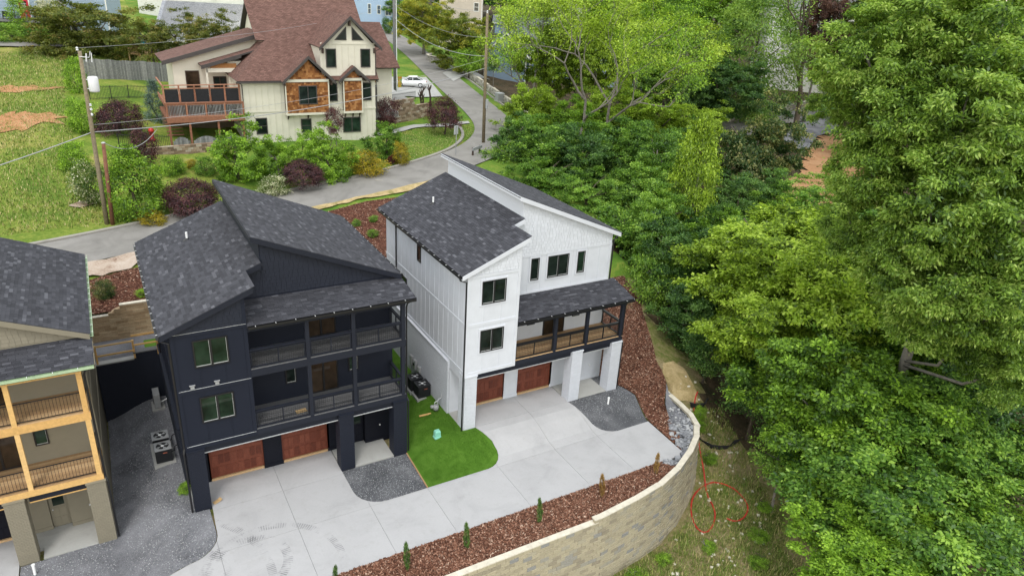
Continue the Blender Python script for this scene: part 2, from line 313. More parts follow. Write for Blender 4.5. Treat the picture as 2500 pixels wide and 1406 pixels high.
# ------------------------------------------------------------------ sheets laid over the land
def clip_poly(P, ax, v, keep_less):
    out = []; n = len(P)
    for i in range(n):
        a, b = P[i], P[(i+1) % n]; ia = (a[ax] <= v) == keep_less or a[ax] == v; ib = (b[ax] <= v) == keep_less or b[ax] == v
        if ia: out.append(a)
        if ia != ib:
            k = (v-a[ax])/(b[ax]-a[ax]); out.append((a[0]+(b[0]-a[0])*k, a[1]+(b[1]-a[1])*k))
    return out
def clip_cell(P, x0, x1, y0, y1):
    for ax, v, less in ((0, x1, True), (0, x0, False), (1, y1, True), (1, y0, False)):
        P = clip_poly(P, ax, v, less)
        if len(P) < 3: return []
    return P
def sheet_mb(poly, zf, off, cell=0.5, thick=0.0, win=None):
    mb = MB(); xs = [q[0] for q in poly]; ys = [q[1] for q in poly]
    x0, x1, y0, y1 = win or (min(xs), max(xs), min(ys), max(ys)); idx = {}
    def vid(q):
        k = (round(q[0], 3), round(q[1], 3))
        if k not in idx: idx[k] = len(mb.v); mb.v.append((q[0], q[1], zf(q[0], q[1])+off)); mb.t.append(0.0)
        return idx[k]
    nx = max(1, math.ceil((x1-x0)/cell)); ny = max(1, math.ceil((y1-y0)/cell))
    for i in range(nx):
        a, b = x0+(x1-x0)*i/nx, x0+(x1-x0)*(i+1)/nx
        st = clip_cell(poly, a, b, y0, y1)
        if not st: continue
        for j in range(ny):
            c = clip_cell(st, a, b, y0+(y1-y0)*j/ny, y0+(y1-y0)*(j+1)/ny)
            ids = []
            for q in c:
                k = vid(q)
                if not ids or ids[-1] != k: ids.append(k)
            if len(ids) > 1 and ids[0] == ids[-1]: ids.pop()
            if len(set(ids)) >= 3 and len(set(ids)) == len(ids): mb.f.append(tuple(ids))
    if thick and mb.f:   # skirt down from the outline
        from collections import Counter
        cnt = Counter()
        for f in mb.f:
            for a, b in zip(f, f[1:]+f[:1]): cnt[(min(a, b), max(a, b))] += 1
        edges = [(a, b) for f in mb.f for a, b in zip(f, f[1:]+f[:1]) if cnt[(min(a, b), max(a, b))] == 1]
        low = {}
        for a, b in edges:
            for q in (a, b):
                if q not in low: low[q] = len(mb.v); x, y, z = mb.v[q]; mb.v.append((x, y, z-thick)); mb.t.append(0.0)
            mb.f.append((b, a, low[a], low[b]))
    return mb
def ragged(poly, amp, seed, step=0.7):
    rnd = random.Random(seed); out = []
    for (ax, ay), (bx_, by) in zip(poly, poly[1:]+poly[:1]):
        n = max(1, int(math.hypot(bx_-ax, by-ay)/step))
        for i in range(n): u = i/n; out.append((ax+(bx_-ax)*u+rnd.uniform(-amp, amp), ay+(by-ay)*u+rnd.uniform(-amp, amp)))
    return out
def sheet(name, poly, zf, off, mat, cell=0.5, thick=0.0, parent=None, kind='structure'):
    return sheet_mb(poly, zf, off, cell, thick).build(name, mat, parent, False, kind)
def arc(cx, cy, r, a0, a1, n=8): return [(cx+r*math.cos(math.radians(a0+(a1-a0)*i/n)), cy+r*math.sin(math.radians(a0+(a1-a0)*i/n))) for i in range(n+1)]
def inpoly(x, y, P):
    c = False; n = len(P)
    for i in range(n):
        (ax, ay), (bx_, by) = P[i], P[i-1]
        if (ay > y) != (by > y) and x < (bx_-ax)*(y-ay)/(by-ay)+ax: c = not c
    return c
def scatter(poly, n, rnd):
    xs = [q[0] for q in poly]; ys = [q[1] for q in poly]; out = []
    while len(out) < n:
        x = rnd.uniform(min(xs), max(xs)); y = rnd.uniform(min(ys), max(ys))
        if inpoly(x, y, poly): out.append((x, y))
    return out
def mulch_bed(poly, zf, n, label, seed=1, heap=0.05, mat='mulch_soil'):
    "a bed of bark mulch: uneven soil sheet with loose chips"
    rnd = random.Random(seed); mb = sheet_mb(poly, lambda x, y: zf(x, y)+0.02*math.sin(3.1*x+y)*math.sin(2.7*y), heap, 0.6)
    o = mb.build('mulch', mat, None, False, 'stuff'); tag(o, label, 'mulch')
    c = MB()
    for x, y in scatter(poly, n, rnd):
        a = rnd.uniform(0, 6.283); l = rnd.uniform(0.02, 0.065); wd = l*rnd.uniform(0.25, 0.5); tl = rnd.uniform(-0.5, 0.5); rl = rnd.uniform(-0.6, 0.6)
        z = zf(x, y)+heap+rnd.uniform(0.0, 0.05); ca, sa = math.cos(a), math.sin(a)
        dx, dy, dz = ca*l, sa*l, tl*l; ex, ey, ez = -sa*wd, ca*wd, rl*wd
        c.face([(x-dx-ex, y-dy-ey, z-dz-ez), (x+dx-ex, y+dy-ey, z+dz-ez), (x+dx+ex, y+dy+ey, z+dz+ez), (x-dx+ex, y-dy+ey, z-dz+ez)], rnd.uniform(0.001, 0.999))
    ch = c.build('bark_chips', 'mulch_chip', o, False, 'stuff'); return o

# the ground itself: one sheet out to the horizon
def axis(segs):
    out = []
    for a, b, s in segs:
        n = max(1, int(round((b-a)/s))); out += [a+(b-a)*i/n for i in range(n)]
    return out+[segs[-1][1]]
gx = axis([(-420, -120, 25), (-120, -40, 6), (-40, -14, 2), (-14, 60, 0.8), (60, 130, 2.5), (130, 260, 8), (260, 900, 40)])
gy = axis([(-160, -40, 15), (-40, -14, 2), (-14, 60, 0.8), (60, 130, 2.0), (130, 260, 8), (260, 1100, 40)])
mb = MB()
for y in gy:
    for x in gx:
        z = terrain(x, y)
        mb.v.append((x, y, z)); mb.t.append(0.0)
nx = len(gx); zone = []
for j in range(len(gy)-1):
    for i in range(nx-1):
        mb.f.append((j*nx+i, j*nx+i+1, (j+1)*nx+i+1, (j+1)*nx+i))
        x = (gx[i]+gx[i+1])/2; y = (gy[j]+gy[j+1])/2
        if x > 33+0.3*max(0, y-6)+1.2*math.sin(y*0.7) and y < road_y(x)-4 or (x > 47+0.3*max(0, y-50) and y > 20) or (x > 31.5+1.2*math.sin(y*0.6)+0.2*min(0, y+6) and y < 4): zone.append(1)
        elif y < 8 and x > 16: zone.append(2)
        elif y < 12: zone.append(2)
        elif x > 8: zone.append(3)
        else: zone.append(0)
ground = mb.build('ground', 'meadow'); struct(ground)
for k in ('forest_floor', 'scrub', 'lawn_mat'): ground.data.materials.append(M[k])
ground.data.polygons.foreach_set('material_index', zone); ground.data.polygons.foreach_set('use_smooth', [True]*len(zone))

# ------------------------------------------------------------------ building plots: concrete, gravel, turf
R_ = lambda pts: pts
DRV = [(0.735, 2.1), (0.735, -0.1), (0.66, -1.5)] + arc(-0.84, -1.75, 1.5, 0, -82, 7) + [(-2.2, -3.36), (-7.0, -3.6), (-30, -3.6), (-30, -6.54), (24.05, -6.54), (24.22, -3.2), (22.6, -3.2)] + \
      arc(22.2, -1.85, 1.37, -100, -178, 6) + [(20.46, -0.3), (20.46, 2.1), (14.3, 2.1), (14.32, -0.3), (14.72, -1.5)] + arc(13.62, -1.95, 1.1, 10, -88, 6) + [(10.28, -3.06), (8.2, -3.06)] + \
      arc(8.2, -1.76, 1.3, -90, -178, 6) + [(6.88, -0.05), (6.88, 2.1)]
drv = struct(empty('driveway', (0, 0, 0)))
xj = [-30, -24, -18, -12, -7, -2.6, 0.55, 3.9, 7.3, 10.25, 14.22, 17.75, 20.6, 24.4]; yj = [-6.6, -3.12, -0.25, 2.2]
for i in range(len(xj)-1):
    for j in range(len(yj)-1):
        g = 0.006; P = clip_cell(DRV, xj[i]+g, xj[i+1]-g, yj[j]+g, yj[j+1]-g)
        if len(P) < 3: continue
        area = 0.5*abs(sum(P[k][0]*P[k-1][1]-P[k-1][0]*P[k][1] for k in range(len(P))))
        if area < 0.15: continue
        sheet_mb(P, zlot, 0.0, 0.7, 0.12).build('concrete_slab', 'concrete', drv)
struct(sheet('joint_bed', DRV, zlot, -0.05, 'gravel_mat', 1.0, 0.0, drv))
for xa, xb in ((-13.0, -10.0), (-10.0, -7.0)): sheet_mb([(xa+.006, 3.0), (xb-.006, 3.0), (xb-.006, -3.6), (xa+.006, -3.6)], zlot, 0.0, 0.7, 0.12).build('concrete_slab', 'concrete', drv)
GR_L = [(-3.2, 11.0), (-3.35, 0.9), (-6.95, 0.75), (-6.98, -0.6), (-7.0, -3.55), (-2.2, -3.32)] + list(reversed(arc(-0.84, -1.75, 1.46, 0, -82, 7))) + [(0.6, -0.05), (0.0, -0.02), (0.0, 11.0)]
struct(sheet('gravel_yard', GR_L, zlot, -0.02, 'gravel_mat', 0.6))
GR_D = [(6.9, -0.02), (6.9, -1.76)] + list(reversed(arc(8.2, -1.76, 1.28, -90, -178, 6))) + [(10.26, -3.04), (10.38, -0.02)]
struct(sheet('gravel_bed', GR_D, zlot, -0.02, 'gravel_dark', 0.5))
GR_W = [(20.48, -0.3)] + list(reversed(arc(22.2, -1.85, 1.35, -100, -178, 6))) + [(22.6, -3.18), (24.2, -3.18), (24.75, -1.2), (24.3, 0.3), (23.95, 2.0), (20.48, 0.4)]
struct(sheet('gravel_bed', GR_W, zlot, -0.02, 'gravel_dark', 0.5))
TURF = [(10.42, 11.0), (10.42, 0.0), (10.30, -3.04)] + [(13.5, -3.04)] + list(reversed(arc(13.62, -1.95, 1.08, 10, -88, 6))) + [(14.7, -1.5), (14.30, -0.3), (13.57, -0.28), (13.57, 11.0)]
turf = struct(sheet('artificial_turf', TURF, zlot, 0.0, 'turf_mat', 0.4, 0.05))
MB().obox((10.24, -3.04, -0.02), (0.05, 0, 0), (0.11, 3.0, 0), (0, 0, 0.06)).build('edging_strip', 'raw_board', turf)
def blades(poly, zf, n, seed, name, mat, hh, parent=None, lab=None, wd=0.012, lean=0.6, cat='grass'):
    rnd = random.Random(seed); c = MB()
    for x, y in scatter(poly, n, rnd):
        z = zf(x, y); h = rnd.uniform(*hh); a = rnd.uniform(0, 6.283); l = rnd.uniform(0, lean)*h; w_ = wd*rnd.uniform(0.6, 1.6); ca, sa = math.cos(a), math.sin(a)
        c.face([(x-sa*w_, y+ca*w_, z), (x+sa*w_, y-ca*w_, z), (x+ca*l, y+sa*l, z+h)], rnd.uniform(0.001, 0.999))
    o = c.build(name, mat, parent, False, 'stuff')
    if lab: tag(o, lab, cat)
    return o
blades([(10.5, 4), (10.5, 0), (10.38, -3), (13.4, -3), (14.6, -2.2), (14.2, -0.4), (13.5, -0.35), (13.5, 4)], zlot, 26000, 3, 'turf_fibres', 'turf_mat', (0.02, 0.045), turf, None, 0.008, 0.9)
def pebbles(poly, zf, n, seed, parent, size=(0.012, 0.04)):
    rnd = random.Random(seed); c = MB()
    for x, y in scatter(poly, n, rnd):
        z = zf(x, y); r = rnd.uniform(*size); a = rnd.uniform(0, 6.283); tn = rnd.uniform(0.001, 0.999)
        p = [(x+r*math.cos(a+k*2.094), y+r*math.sin(a+k*2.094), z-0.005) for k in range(3)]+[(x+rnd.uniform(-.3, .3)*r, y+rnd.uniform(-.3, .3)*r, z+r*0.8)]
        b = len(c.v); c.v += p; c.t += [tn]*4; c.f += [(b, b+1, b+3), (b+1, b+2, b+3), (b+2, b, b+3)]
    return c.build('pebbles', 'rock', parent, False, 'stuff')
pebbles(GR_L, lambda x, y: zlot(x, y)-0.018, 9000, 31, bpy.data.objects['gravel_yard']); pebbles(GR_D, lambda x, y: zlot(x, y)-0.018, 2200, 32, bpy.data.objects['gravel_bed'], (0.01, 0.028)); pebbles(GR_W, lambda x, y: zlot(x, y)-0.018, 2200, 33, bpy.data.objects['gravel_bed.001'], (0.01, 0.028))
# front planting bed, beds beside the white house and behind the houses
wallin = [(x, y+0.28) for x, y in WALL[1:4]] + [(20.9, -7.98), (22.4, -7.4)]
MUL_F = [(-12, -6.56), (22.3, -6.56), (23.0, -6.75)] + [(22.9, -7.1), (22.45, -7.42), (20.9, -7.98)] + [(19.05, -8.34), (16.65, -8.62), (-12, -8.66)]
mulch_bed(MUL_F, lambda x, y: zlot(x, y)-0.03, 62000, 'long bed of reddish brown bark mulch between the concrete drive and the block retaining wall', 5)
MUL_R = [(24.1, -6.2), (24.28, -3.2), (24.8, -1.2), (24.35, 0.2), (24.0, 1.0), (24.02, 15), (35.0, 15), (32.6, 8.2), (29.4, 2.6), (28.6, 1.4), (28.2, 0.4), (27.4, -1.0), (26.2, -2.3), (25.6, -3.5), (24.9, -5.2)]
mulch_bed(MUL_R, zlot, 60000, 'wide strip of reddish brown bark mulch along the right side of the white house', 6, 0.0)
tz = lambda x, y: terrain(x, y)
MUL_B = [(9.5, 15.5), (28, 15.5), (26, 26.5), (21.5, 26.9), (17.5, 26.6), (13.0, 25.0), (11.0, 24.0)]
mulch_bed(MUL_B, tz, 26000, 'sloping bed of reddish brown bark mulch behind the white house below the road', 7, 0.10)
bank = lambda x, y: lerp(4.25, road_z(x)-0.04, min(1.0, max(0.0, (y-14.3)/max(0.5, road_y(x)-17.5))))
MUL_L = [(-7, 14.15), (9.5, 14.2), (10.5, 20.5), (6, 20.5), (2.2, 19.9), (-0.2, 19.4), (-3.1, 18.4), (-9, 17.0)]
mulch_bed(MUL_L, bank, 24000, 'sloping bed of reddish brown bark mulch above the brown block wall, beside the road', 8, 0.12)
struct(sheet('dirt_verge', ragged([(-12, 17.4), (-3.1, 18.7), (-0.2, 19.7), (2.2, 20.2), (8, 21.4), (8, 24.1), (0.2, 21.7), (-5, 20.4), (-12, 18.9)], 0.3, 10), tz, 0.16, 'pale_dirt', 0.8))
struct(sheet('straw_verge', ragged([(10.5, 24.6), (13.0, 25.7), (17.5, 27.3), (21.5, 27.8), (26, 28.9), (29.5, 31.6), (29.0, 32.0), (24.3, 29.9), (20, 28.5), (12, 26.3)], 0.12, 11), tz, 0.12, 'straw_soil', 0.8))
struct(sheet('straw_bank', ragged([(29.0, 1.2), (30.1, 1.5), (30.3, 0.4), (30.1, -0.9), (29.7, -1.7), (28.9, -1.8), (28.0, -1.3), (27.5, -0.9), (28.2, 0.3)], 0.25, 10), tz, 0.06, 'straw_soil', 0.4))
struct(sheet('gravel_toe', [(25.6, -3.5), (26.3, -2.3), (27.45, -1.0), (27.1, -1.6), (26.95, -3.0), (26.5, -4.4), (25.7, -5.7), (24.9, -5.2)], zlot, 0.0, 'gravel_mat', 0.4))
struct(sheet('clay_bank', ragged([(-16, 44), (-9, 48.0), (-4.2, 50.3), (-3.6, 52.6), (-5.5, 54.5), (-9, 53.8), (-16, 52.5)], 0.8, 9), tz, 0.08, 'red_clay', 0.8))
struct(sheet('clay_step', ragged([(-16, 61.2), (-8, 62.0), (-3.5, 63.2), (-3.4, 64.6), (-8, 64.4), (-16, 63.6)], 0.55, 9), tz, 0.08, 'red_clay', 0.8))
struct(sheet('dirt_patch', ragged([(-3.2, 31.8), (-1.2, 33.2), (-0.9, 34.4), (-2.2, 33.9), (-3.9, 32.6)], 0.25, 10), tz, 0.14, 'pale_dirt', 0.6))
struct(sheet('clay_yard', ragged([(72, 18), (84, 22), (96, 33), (103, 44), (96, 43), (86, 37), (76, 30), (68, 26)], 1.0, 9), tz, 0.2, 'clay_yard', 2.0))
struct(sheet('gravel_pad', [(86, 37.2), (96, 43.2), (104, 44.5), (110, 52), (98, 50), (88, 43)], tz, 0.2, 'gravel_mat', 2.0))
struct(sheet('lane', [(80, 44), (97, 50.4), (111, 52), (130, 58), (128, 63), (108, 58), (92, 56), (78, 50)], tz, 0.2, 'asphalt', 2.0))
# ------------------------------------------------------------------ roads
def strip(name, path, w0, w1, zf, off, mat, step=1.2, seg=5):
    pts = []
    for (ax, ay), (bx_, by) in zip(path, path[1:]):
        n = max(1, int(math.hypot(bx_-ax, by-ay)/step))
        pts += [(ax+(bx_-ax)*i/n, ay+(by-ay)*i/n) for i in range(n)]
    pts.append(path[-1]); sm = [pts[0]]
    for _ in range(10): pts = [pts[0]]+[((a[0]+2*b[0]+c[0])/4, (a[1]+2*b[1]+c[1])/4) for a, b, c in zip(pts, pts[1:], pts[2:])]+[pts[-1]]
    mb = MB(); m = len(pts)
    for i, (x, y) in enumerate(pts):
        dx = pts[min(i+1, m-1)][0]-pts[max(i-1, 0)][0]; dy = pts[min(i+1, m-1)][1]-pts[max(i-1, 0)][1]; l = math.hypot(dx, dy); nx_, ny_ = -dy/l, dx/l
        for k in range(seg+1):
            s = w0+(w1-w0)*k/seg; q = (x+nx_*s, y+ny_*s); mb.v.append((q[0], q[1], zf(*q)+off)); mb.t.append(0.0)
    for i in range(m-1):
        for k in range(seg): a = i*(seg+1)+k; mb.f.append((a+1, a, a+seg+1, a+seg+2))
    return mb, pts
low = [(x, road_y(x)) for x in (-60, -30, -15, -5, 0, 6, 12, 20, 25, 30, 34)]
side = [(34.5, 38.6), (38.5, 42.6), (41.2, 46.5), (42.8, 51), (44.5, 57.7), (46.9, 69.5), (49.2, 80), (51.8, 91), (54.5, 103), (56.0, 111), (58, 122), (60, 140)]
rd, _ = strip('road', low+side, -2.75, 2.6, tz, 0.09, 'asphalt'); struct(rd.build('road', 'asphalt'))
mb, _ = strip('kerb', low+[(33.5, 38.2), (36.5, 40.9), (38.4, 43.5), (39.6, 47.2), (40.6, 51.5), (42.0, 57.5)], 2.62, 2.95, tz, 0.20, 'kerb', 1.2, 1)
def thicken(mb, h, seg=1):
    n = len(mb.v); base = list(mb.f); m = n//(seg+1)
    mb.v += [(x, y, z-h) for x, y, z in mb.v]; mb.t += [0.0]*n
    for i in range(m-1):
        for k in (0, seg): a = i*(seg+1)+k; b = a+seg+1; mb.f.append((a, b, b+n, a+n) if k == 0 else (b, a, a+n, b+n))
    return mb
struct(thicken(mb, 0.25).build('kerb', 'kerb'))
mb, _ = strip('kerb', [(46.9, 49.0), (48.3, 55), (50.1, 63), (52.3, 74), (54.6, 85), (57, 96)], -0.15, 0.15, tz, 0.18, 'kerb', 1.2, 1); struct(thicken(mb, 0.25).build('kerb', 'kerb'))
tag(MB().lathe(0, 0, [(0.0, 0), (0.36, 0.0), (0.36, 0.012), (0.31, 0.018), (0.0, 0.018)], 20).build('manhole_cover', 'kerb'), 'round iron manhole cover set in the grey road behind the houses', 'manhole').location = (20.6, 31.9, terrain(20.6, 31.9)+0.095)
struct(sheet('upper_lane', [(-60, 84), (-8, 84.2), (-1, 84.6), (-1, 87.2), (-8, 86.8), (-60, 86.5)], tz, 0.2, 'asphalt', 2.0))
struct(sheet('parking_pad', [(34.2, 66), (42.6, 66.0), (44.6, 73.5), (46.3, 80.5), (38, 80), (35, 74)], tz, 0.14, 'slab', 1.2))
struct(sheet('footpath', [(26.0, 46.6), (31.5, 49.0), (39.2, 50.5), (39.5, 51.6), (31.0, 50.2), (25.8, 47.8)], tz, 0.14, 'slab', 1.0))
struct(sheet('side_drive', [(49.5, 77), (54, 82), (60, 84), (60, 89), (54, 88), (50.8, 84)], tz, 0.16, 'slab', 1.5))
# ------------------------------------------------------------------ the three new houses (one plan, three finishes)
CAMP = Vector((-1.388, -29.216, 23.417))
W_, WB, H1, CW, M0 = 10.42, 3.03, 3.33, 0.724, 6.873
def frame_mtx(o, x, y, z):
    return Matrix(((x[0], y[0], z[0], o[0]), (x[1], y[1], z[1], o[1]), (x[2], y[2], z[2], o[2]), (0, 0, 0, 1)))
def lay_pieces(items, origin, limit, pname, jname, mat, joined_kind='stuff'):
    "items: (part, centre, x, y, z axes, size). The ones nearest the lens become parts, the rest one mesh per part"
    items.sort(key=lambda q: (origin+q[1]-CAMP).length)
    rest = {}
    for k, (part, c, x, y, z, size) in enumerate(items):
        if k < limit: piece(pname, mat, size, part, frame_mtx(c, x, y, z))
        else: rest.setdefault(part.name, (part, []))[1].append((c, x, y, z, size))
    rnd = random.Random(11)
    for part, L in rest.values():
        mb = MB()
        for c, x, y, z, s in L: mb.obox(c-x*s[0]/2-y*s[1]/2-z*s[2]/2, x*s[0], y*s[1], z*s[2], rnd.uniform(0.001, 0.999))
        mb.build(jname, mat, part, False, joined_kind)
def shingle_items(part, o, a, b, rows, seed, e=0.145):
    "rows: function t -> list of (s0, s1); o eave start, a along the eave, b up the slope"
    n = a.cross(b); n = n if n.z > 0 else -n
    rnd = random.Random(seed); out = []; t = -0.03; k = 0
    bt = (b*e-n*0.011).normalized(); nt_ = a.cross(bt); nt_ = nt_ if nt_.z > 0 else -nt_
    while True:
        R = rows(t+e*0.5)
        if R is None: break
        for s0, s1 in R:
            s = s0
            while s < s1-0.02:
                wd = rnd.choice((0.23, 0.31, 0.31, 0.40)); wd = min(wd, s1-s)
                if wd > 0.2: wd = min((0.23, 0.31, 0.40), key=lambda q: abs(q-wd))
                lift = 0.010+0.006*rnd.random()
                out.append((part, o+a*(s+wd/2)+b*(t+e*0.5+0.012)+n*lift, a, bt, nt_, (round(wd-0.008, 3), e+0.035, 0.018))); s += wd
        t += e; k += 1
    return out
def brick_face(mb, o, a, n, L, h, rnd, bw=0.2, bh=0.062, g=0.011, d=0.016):
    o, a, n = Vector(o), Vector(a), Vector(n); r = 0; z = 0.0
    while z < h-0.02:
        s = -(r % 2)*bw*0.5; hh = min(bh, h-z)
        while s < L-0.01:
            s0, s1 = max(0, s), min(L, s+bw-g)
            if s1-s0 > 0.02: mb.obox(o+a*s0+Vector((0, 0, z))-n*0.002, a*(s1-s0), n*(d+0.004*rnd.random()), (0, 0, hh), rnd.uniform(0.001, 0.999))
            s += bw
        z += bh+g; r += 1
def window(house, s0, z0, wd, ht, v, rot=0, panes=2, glass='glass', fm='black_metal', side=None, name='window', sash=True, trim=None):
    "s0/v: lower-left corner in the wall plane; rot 0 front (-v), 1 left wall (-u)"
    if rot == 0: mt = Matrix.Translation((s0, v, z0))
    else: mt = Matrix.Translation((v, s0, z0)) @ Matrix.Rotation(-math.pi/2, 4, 'Z')
    fr = MB(); t = 0.055; d0, d1 = -0.05, 0.02
    for b in ((0, wd, 0, t), (0, wd, ht-t, ht), (0, t, t, ht-t), (wd-t, wd, t, ht-t)): fr.box(b[0], b[1], d0, d1, b[2], b[3])
    for k in range(1, panes): x = wd*k/panes; fr.box(x-t*0.8, x+t*0.8, d0, d1, t, ht-t)
    o = fr.build(name, fm, house); o.matrix_local = mt
    for k in range(panes):
        x0 = t if k == 0 else wd*k/panes+t*0.8; x1 = wd-t if k == panes-1 else wd*(k+1)/panes-t*0.8
        bx('pane', glass, o, x0, x1, -0.018, -0.008, t, ht-t)
        if sash:  # added pale strips standing in for inner wall returns seen through the glass
            sm = MB(); sm.box(x0, x1, -0.03, -0.0185, t, t+0.028); sm.box(x1-0.014, x1, -0.03, -0.0185, t+0.028, ht-t); sm.build('sash', 'pale_metal', o)
    if trim:
        g = MB(); w2 = 0.09
        for b in ((-w2, wd+w2, -w2, 0), (-w2, wd+w2, ht, ht+w2), (-w2, 0, 0, ht), (wd, wd+w2, 0, ht)): g.box(b[0], b[1], -0.032, 0.015, b[2], b[3])
        g.build('casing', trim, o)
    return o
def roof_z_low(u): return 9.18+0.4163*(u+0.375)
def roof_z_up(u): return 12.32-0.4065*(u-3.825)
def townhouse(name, label, origin, c, porch, levels, trim, post_mat, opts):
    H = empty(name, origin); tag(H, label, 'house'); O = Vector(origin); P = c+'_paint'; rnd = random.Random(len(name))
    X, Y, Z = Vector((1, 0, 0)), Vector((0, 1, 0)), Vector((0, 0, 1))
    # --- walls
    wl = MB()
    prof = [(0, 0), (W_, 0), (W_, roof_z_up(W_)-0.16), (4.19, roof_z_up(4.19)-0.16), (4.19, roof_z_low(4.19)-0.14), (0, roof_z_low(0)-0.14)]
    wl.prism([(u, 2.05, z) for u, z in prof], (0, 9.4, 0))
    wl.prism([(0, 0.06, H1), (WB, 0.06, H1), (WB, 0.06, roof_z_low(WB)-0.14), (0, 0.06, roof_z_low(0)-0.14)], (0, 1.99, 0))
    wall = wl.build('wall', P, H)
    # bands and battens on the bay
    for z0, z1 in ((H1, 3.52), (6.2, 6.36), (8.92, 9.06)): bx('trim_band', P, wall, -0.02, WB+0.02, 0.03, 0.058, z0, z1)
    bx('corner_board', P, wall, WB-0.14, WB+0.02, 0.033, 0.059, 3.52, roof_z_low(WB)-0.3); bx('corner_board', P, wall, -0.02, 0.14, 0.033, 0.059, 3.52, 9.1)
    for z in (3.525, 6.365, 9.065) if c == 'navy' else (): bx('flashing', 'pale_metal', wall, 0.05, WB-0.02, 0.022, 0.05, z, z+0.012)
    for z0, z1 in ((3.54, 6.2), (6.38, 8.92)):
        for u in (1.0, 2.02): bx('batten', P, wall, u-0.02, u+0.02, 0.045, 0.062, z0, z1)
    # left wall: board and batten over a brick base
    for q in ((-0.025, 0.0, 0.061, 11.47, 6.2, 6.36), (-0.16, 0.0, 1.9, 11.47, 3.30, 3.38), (-0.03, 0.0, 0.061, 11.47, 3.40, 3.56)): bx('trim_band', P, wall, *q)
    v = 0.4
    while v < 11.4:
        bx('batten', P, wall, -0.018, 0.001, v-0.02, v+0.02, 3.56, 6.2); bx('batten', P, wall, -0.018, 0.001, v-0.02, v+0.02, 6.36, 8.95); v += 0.61
    base = MB(); base.box(-0.10, 0.0, 1.9, 11.45, -0.3, 3.30); bo = base.build('base_wall', c+'_mortar', H)
    bk = MB(); brick_face(bk, (-0.10, 11.45, 0), -Y, -X, 9.55, 3.30, rnd); brick_face(bk, (-0.10, 1.9, 0), X, -Y, 0.10, 3.3, rnd); bk.build('brick_courses', c+'_brick', bo, False, 'stuff')
    # right wall trim
    bx('trim_band', P, wall, W_, W_+0.025, 2.0, 11.47, 6.2, 6.36); bx('trim_band', P, wall, W_, W_+0.03, 2.0, 11.47, 3.4, 3.56)
    # recessed wall: lap boards on the decks, shakes in the gables
    def lap(z0, z1, u0, u1, vv):
        z = z0
        while z < z1-0.05:
            h = min(0.178, z1-z); o = piece('lap_board', P, (u1-u0, 0.014, h+0.015), wall, Matrix.Translation(((u0+u1)/2, vv-0.010, z+h/2)) @ Matrix.Rotation(-0.075, 4, 'X')); z += 0.178
    lap(3.62, 6.3 if levels == 2 else 5.95, WB+0.02, W_, 2.05)
    if levels == 2: lap(6.78, 9.0, WB+0.02, W_, 2.05)
    else:
        bx('trim_band', P, wall, WB+0.01, W_+0.02, 2.02, 2.048, 6.42, 6.62); bx('trim_band', P, wall, WB+0.01, W_+0.02, 2.02, 2.048, 8.72, 8.83); bx('corner_board', P, wall, W_-0.13, W_+0.02, 2.023, 2.049, 6.62, 8.72)
        for u in (3.9, 4.75, 5.6, 7.72, 8.75, 9.6): bx('batten', P, wall, u-0.02, u+0.02, 2.034, 2.05, 6.62, 8.72)
    shk = []
    def shakes(u0, u1, zlo, ztop, vv, seed):
        r = random.Random(seed); z = zlo; k = 0; yd = Vector((0, -0.07, 1)).normalized(); 
        while z < zlo+3.6:
            u = u0-(0.12 if k % 2 else 0)
            while u < u1:
                wd = r.choice((0.17, 0.22, 0.22, 0.28)); a0 = max(u, u0); a1 = min(u+wd, u1)
                if a1-a0 > 0.05 and z+0.16 < ztop((a0+a1)/2): 
                    s = round(a1-a0-0.008, 2); nn = Vector((0, -1, -0.07)).normalized()
                    shk.append((wall, Vector(((a0+a1)/2, vv-0.012, z+0.09+r.uniform(-0.012, 0.012))), X, Vector((0, 0.10, 1)).normalized(), Vector((0, -1, 0.10)).normalized(), (s, 0.195, 0.014)))
                u += wd
            z += 0.175; k += 1
    shakes(0.02, WB-0.02, 9.09, lambda u: roof_z_low(u)-0.22, 0.06, 3)
    zs = 8.84 if levels == 1 else porch[1]+0.12
    shakes(4.22, W_, zs, lambda u: roof_z_up(u)-0.24, 2.05, 4)
    shakes(WB+0.02, 4.22, zs, lambda u: roof_z_low(u)-0.24, 2.05, 5)
    lay_pieces(shk, O, 280, 'shake', 'shake_field', c+'_shake')
    # high side wall between the two roofs
    hb = MB()
    for k in range(7):
        zl = roof_z_low(4.19)-0.02+k*0.175
        if zl < 12.0: hb.obox((4.172, 2.05, zl), (0, 9.4, 0), (-0.0, 0, 0.175), (0.017, 0, 0.0) if False else (0.014, 0, 0))
    hb.build('side_siding', c+'_shake', wall)
    # --- columns with brick faces
    for u in (0.0, M0+opts.get('dm', 0), W_-CW):
        cm = MB(); cm.box(u+0.016, u+CW-0.016, 0.016, 0.694, -0.25, H1-0.06); col = cm.build('column', c+'_mortar', H)
        bk = MB()
        for o, a, n in (((u, 0.016, 0), X, -Y), ((u+0.016, 0.71, 0), -Y, -X), ((u+CW-0.016, 0, 0), Y, X), ((u+CW, 0.694, 0), -X, Y)): brick_face(bk, o, a, n, CW if abs(a.x) else 0.71, H1-0.06, rnd, 0.181)
        bk.build('brick_courses', c+'_brick', col, False, 'stuff')
        bx('cap', P, col, u-0.03, u+CW+0.03, -0.03, 0.74, H1-0.08, H1-0.004)
    # --- ground floor: soffit, header, garage doors, entry
    bx('soffit', trim, H, 0.1, W_-0.1, 0.72, 2.04, 3.0, 3.06)
    for u in (0.004, W_-0.02): bx('side_panel', P, H, u, u+0.016, 0.745, 1.895, 2.9, H1-0.005)
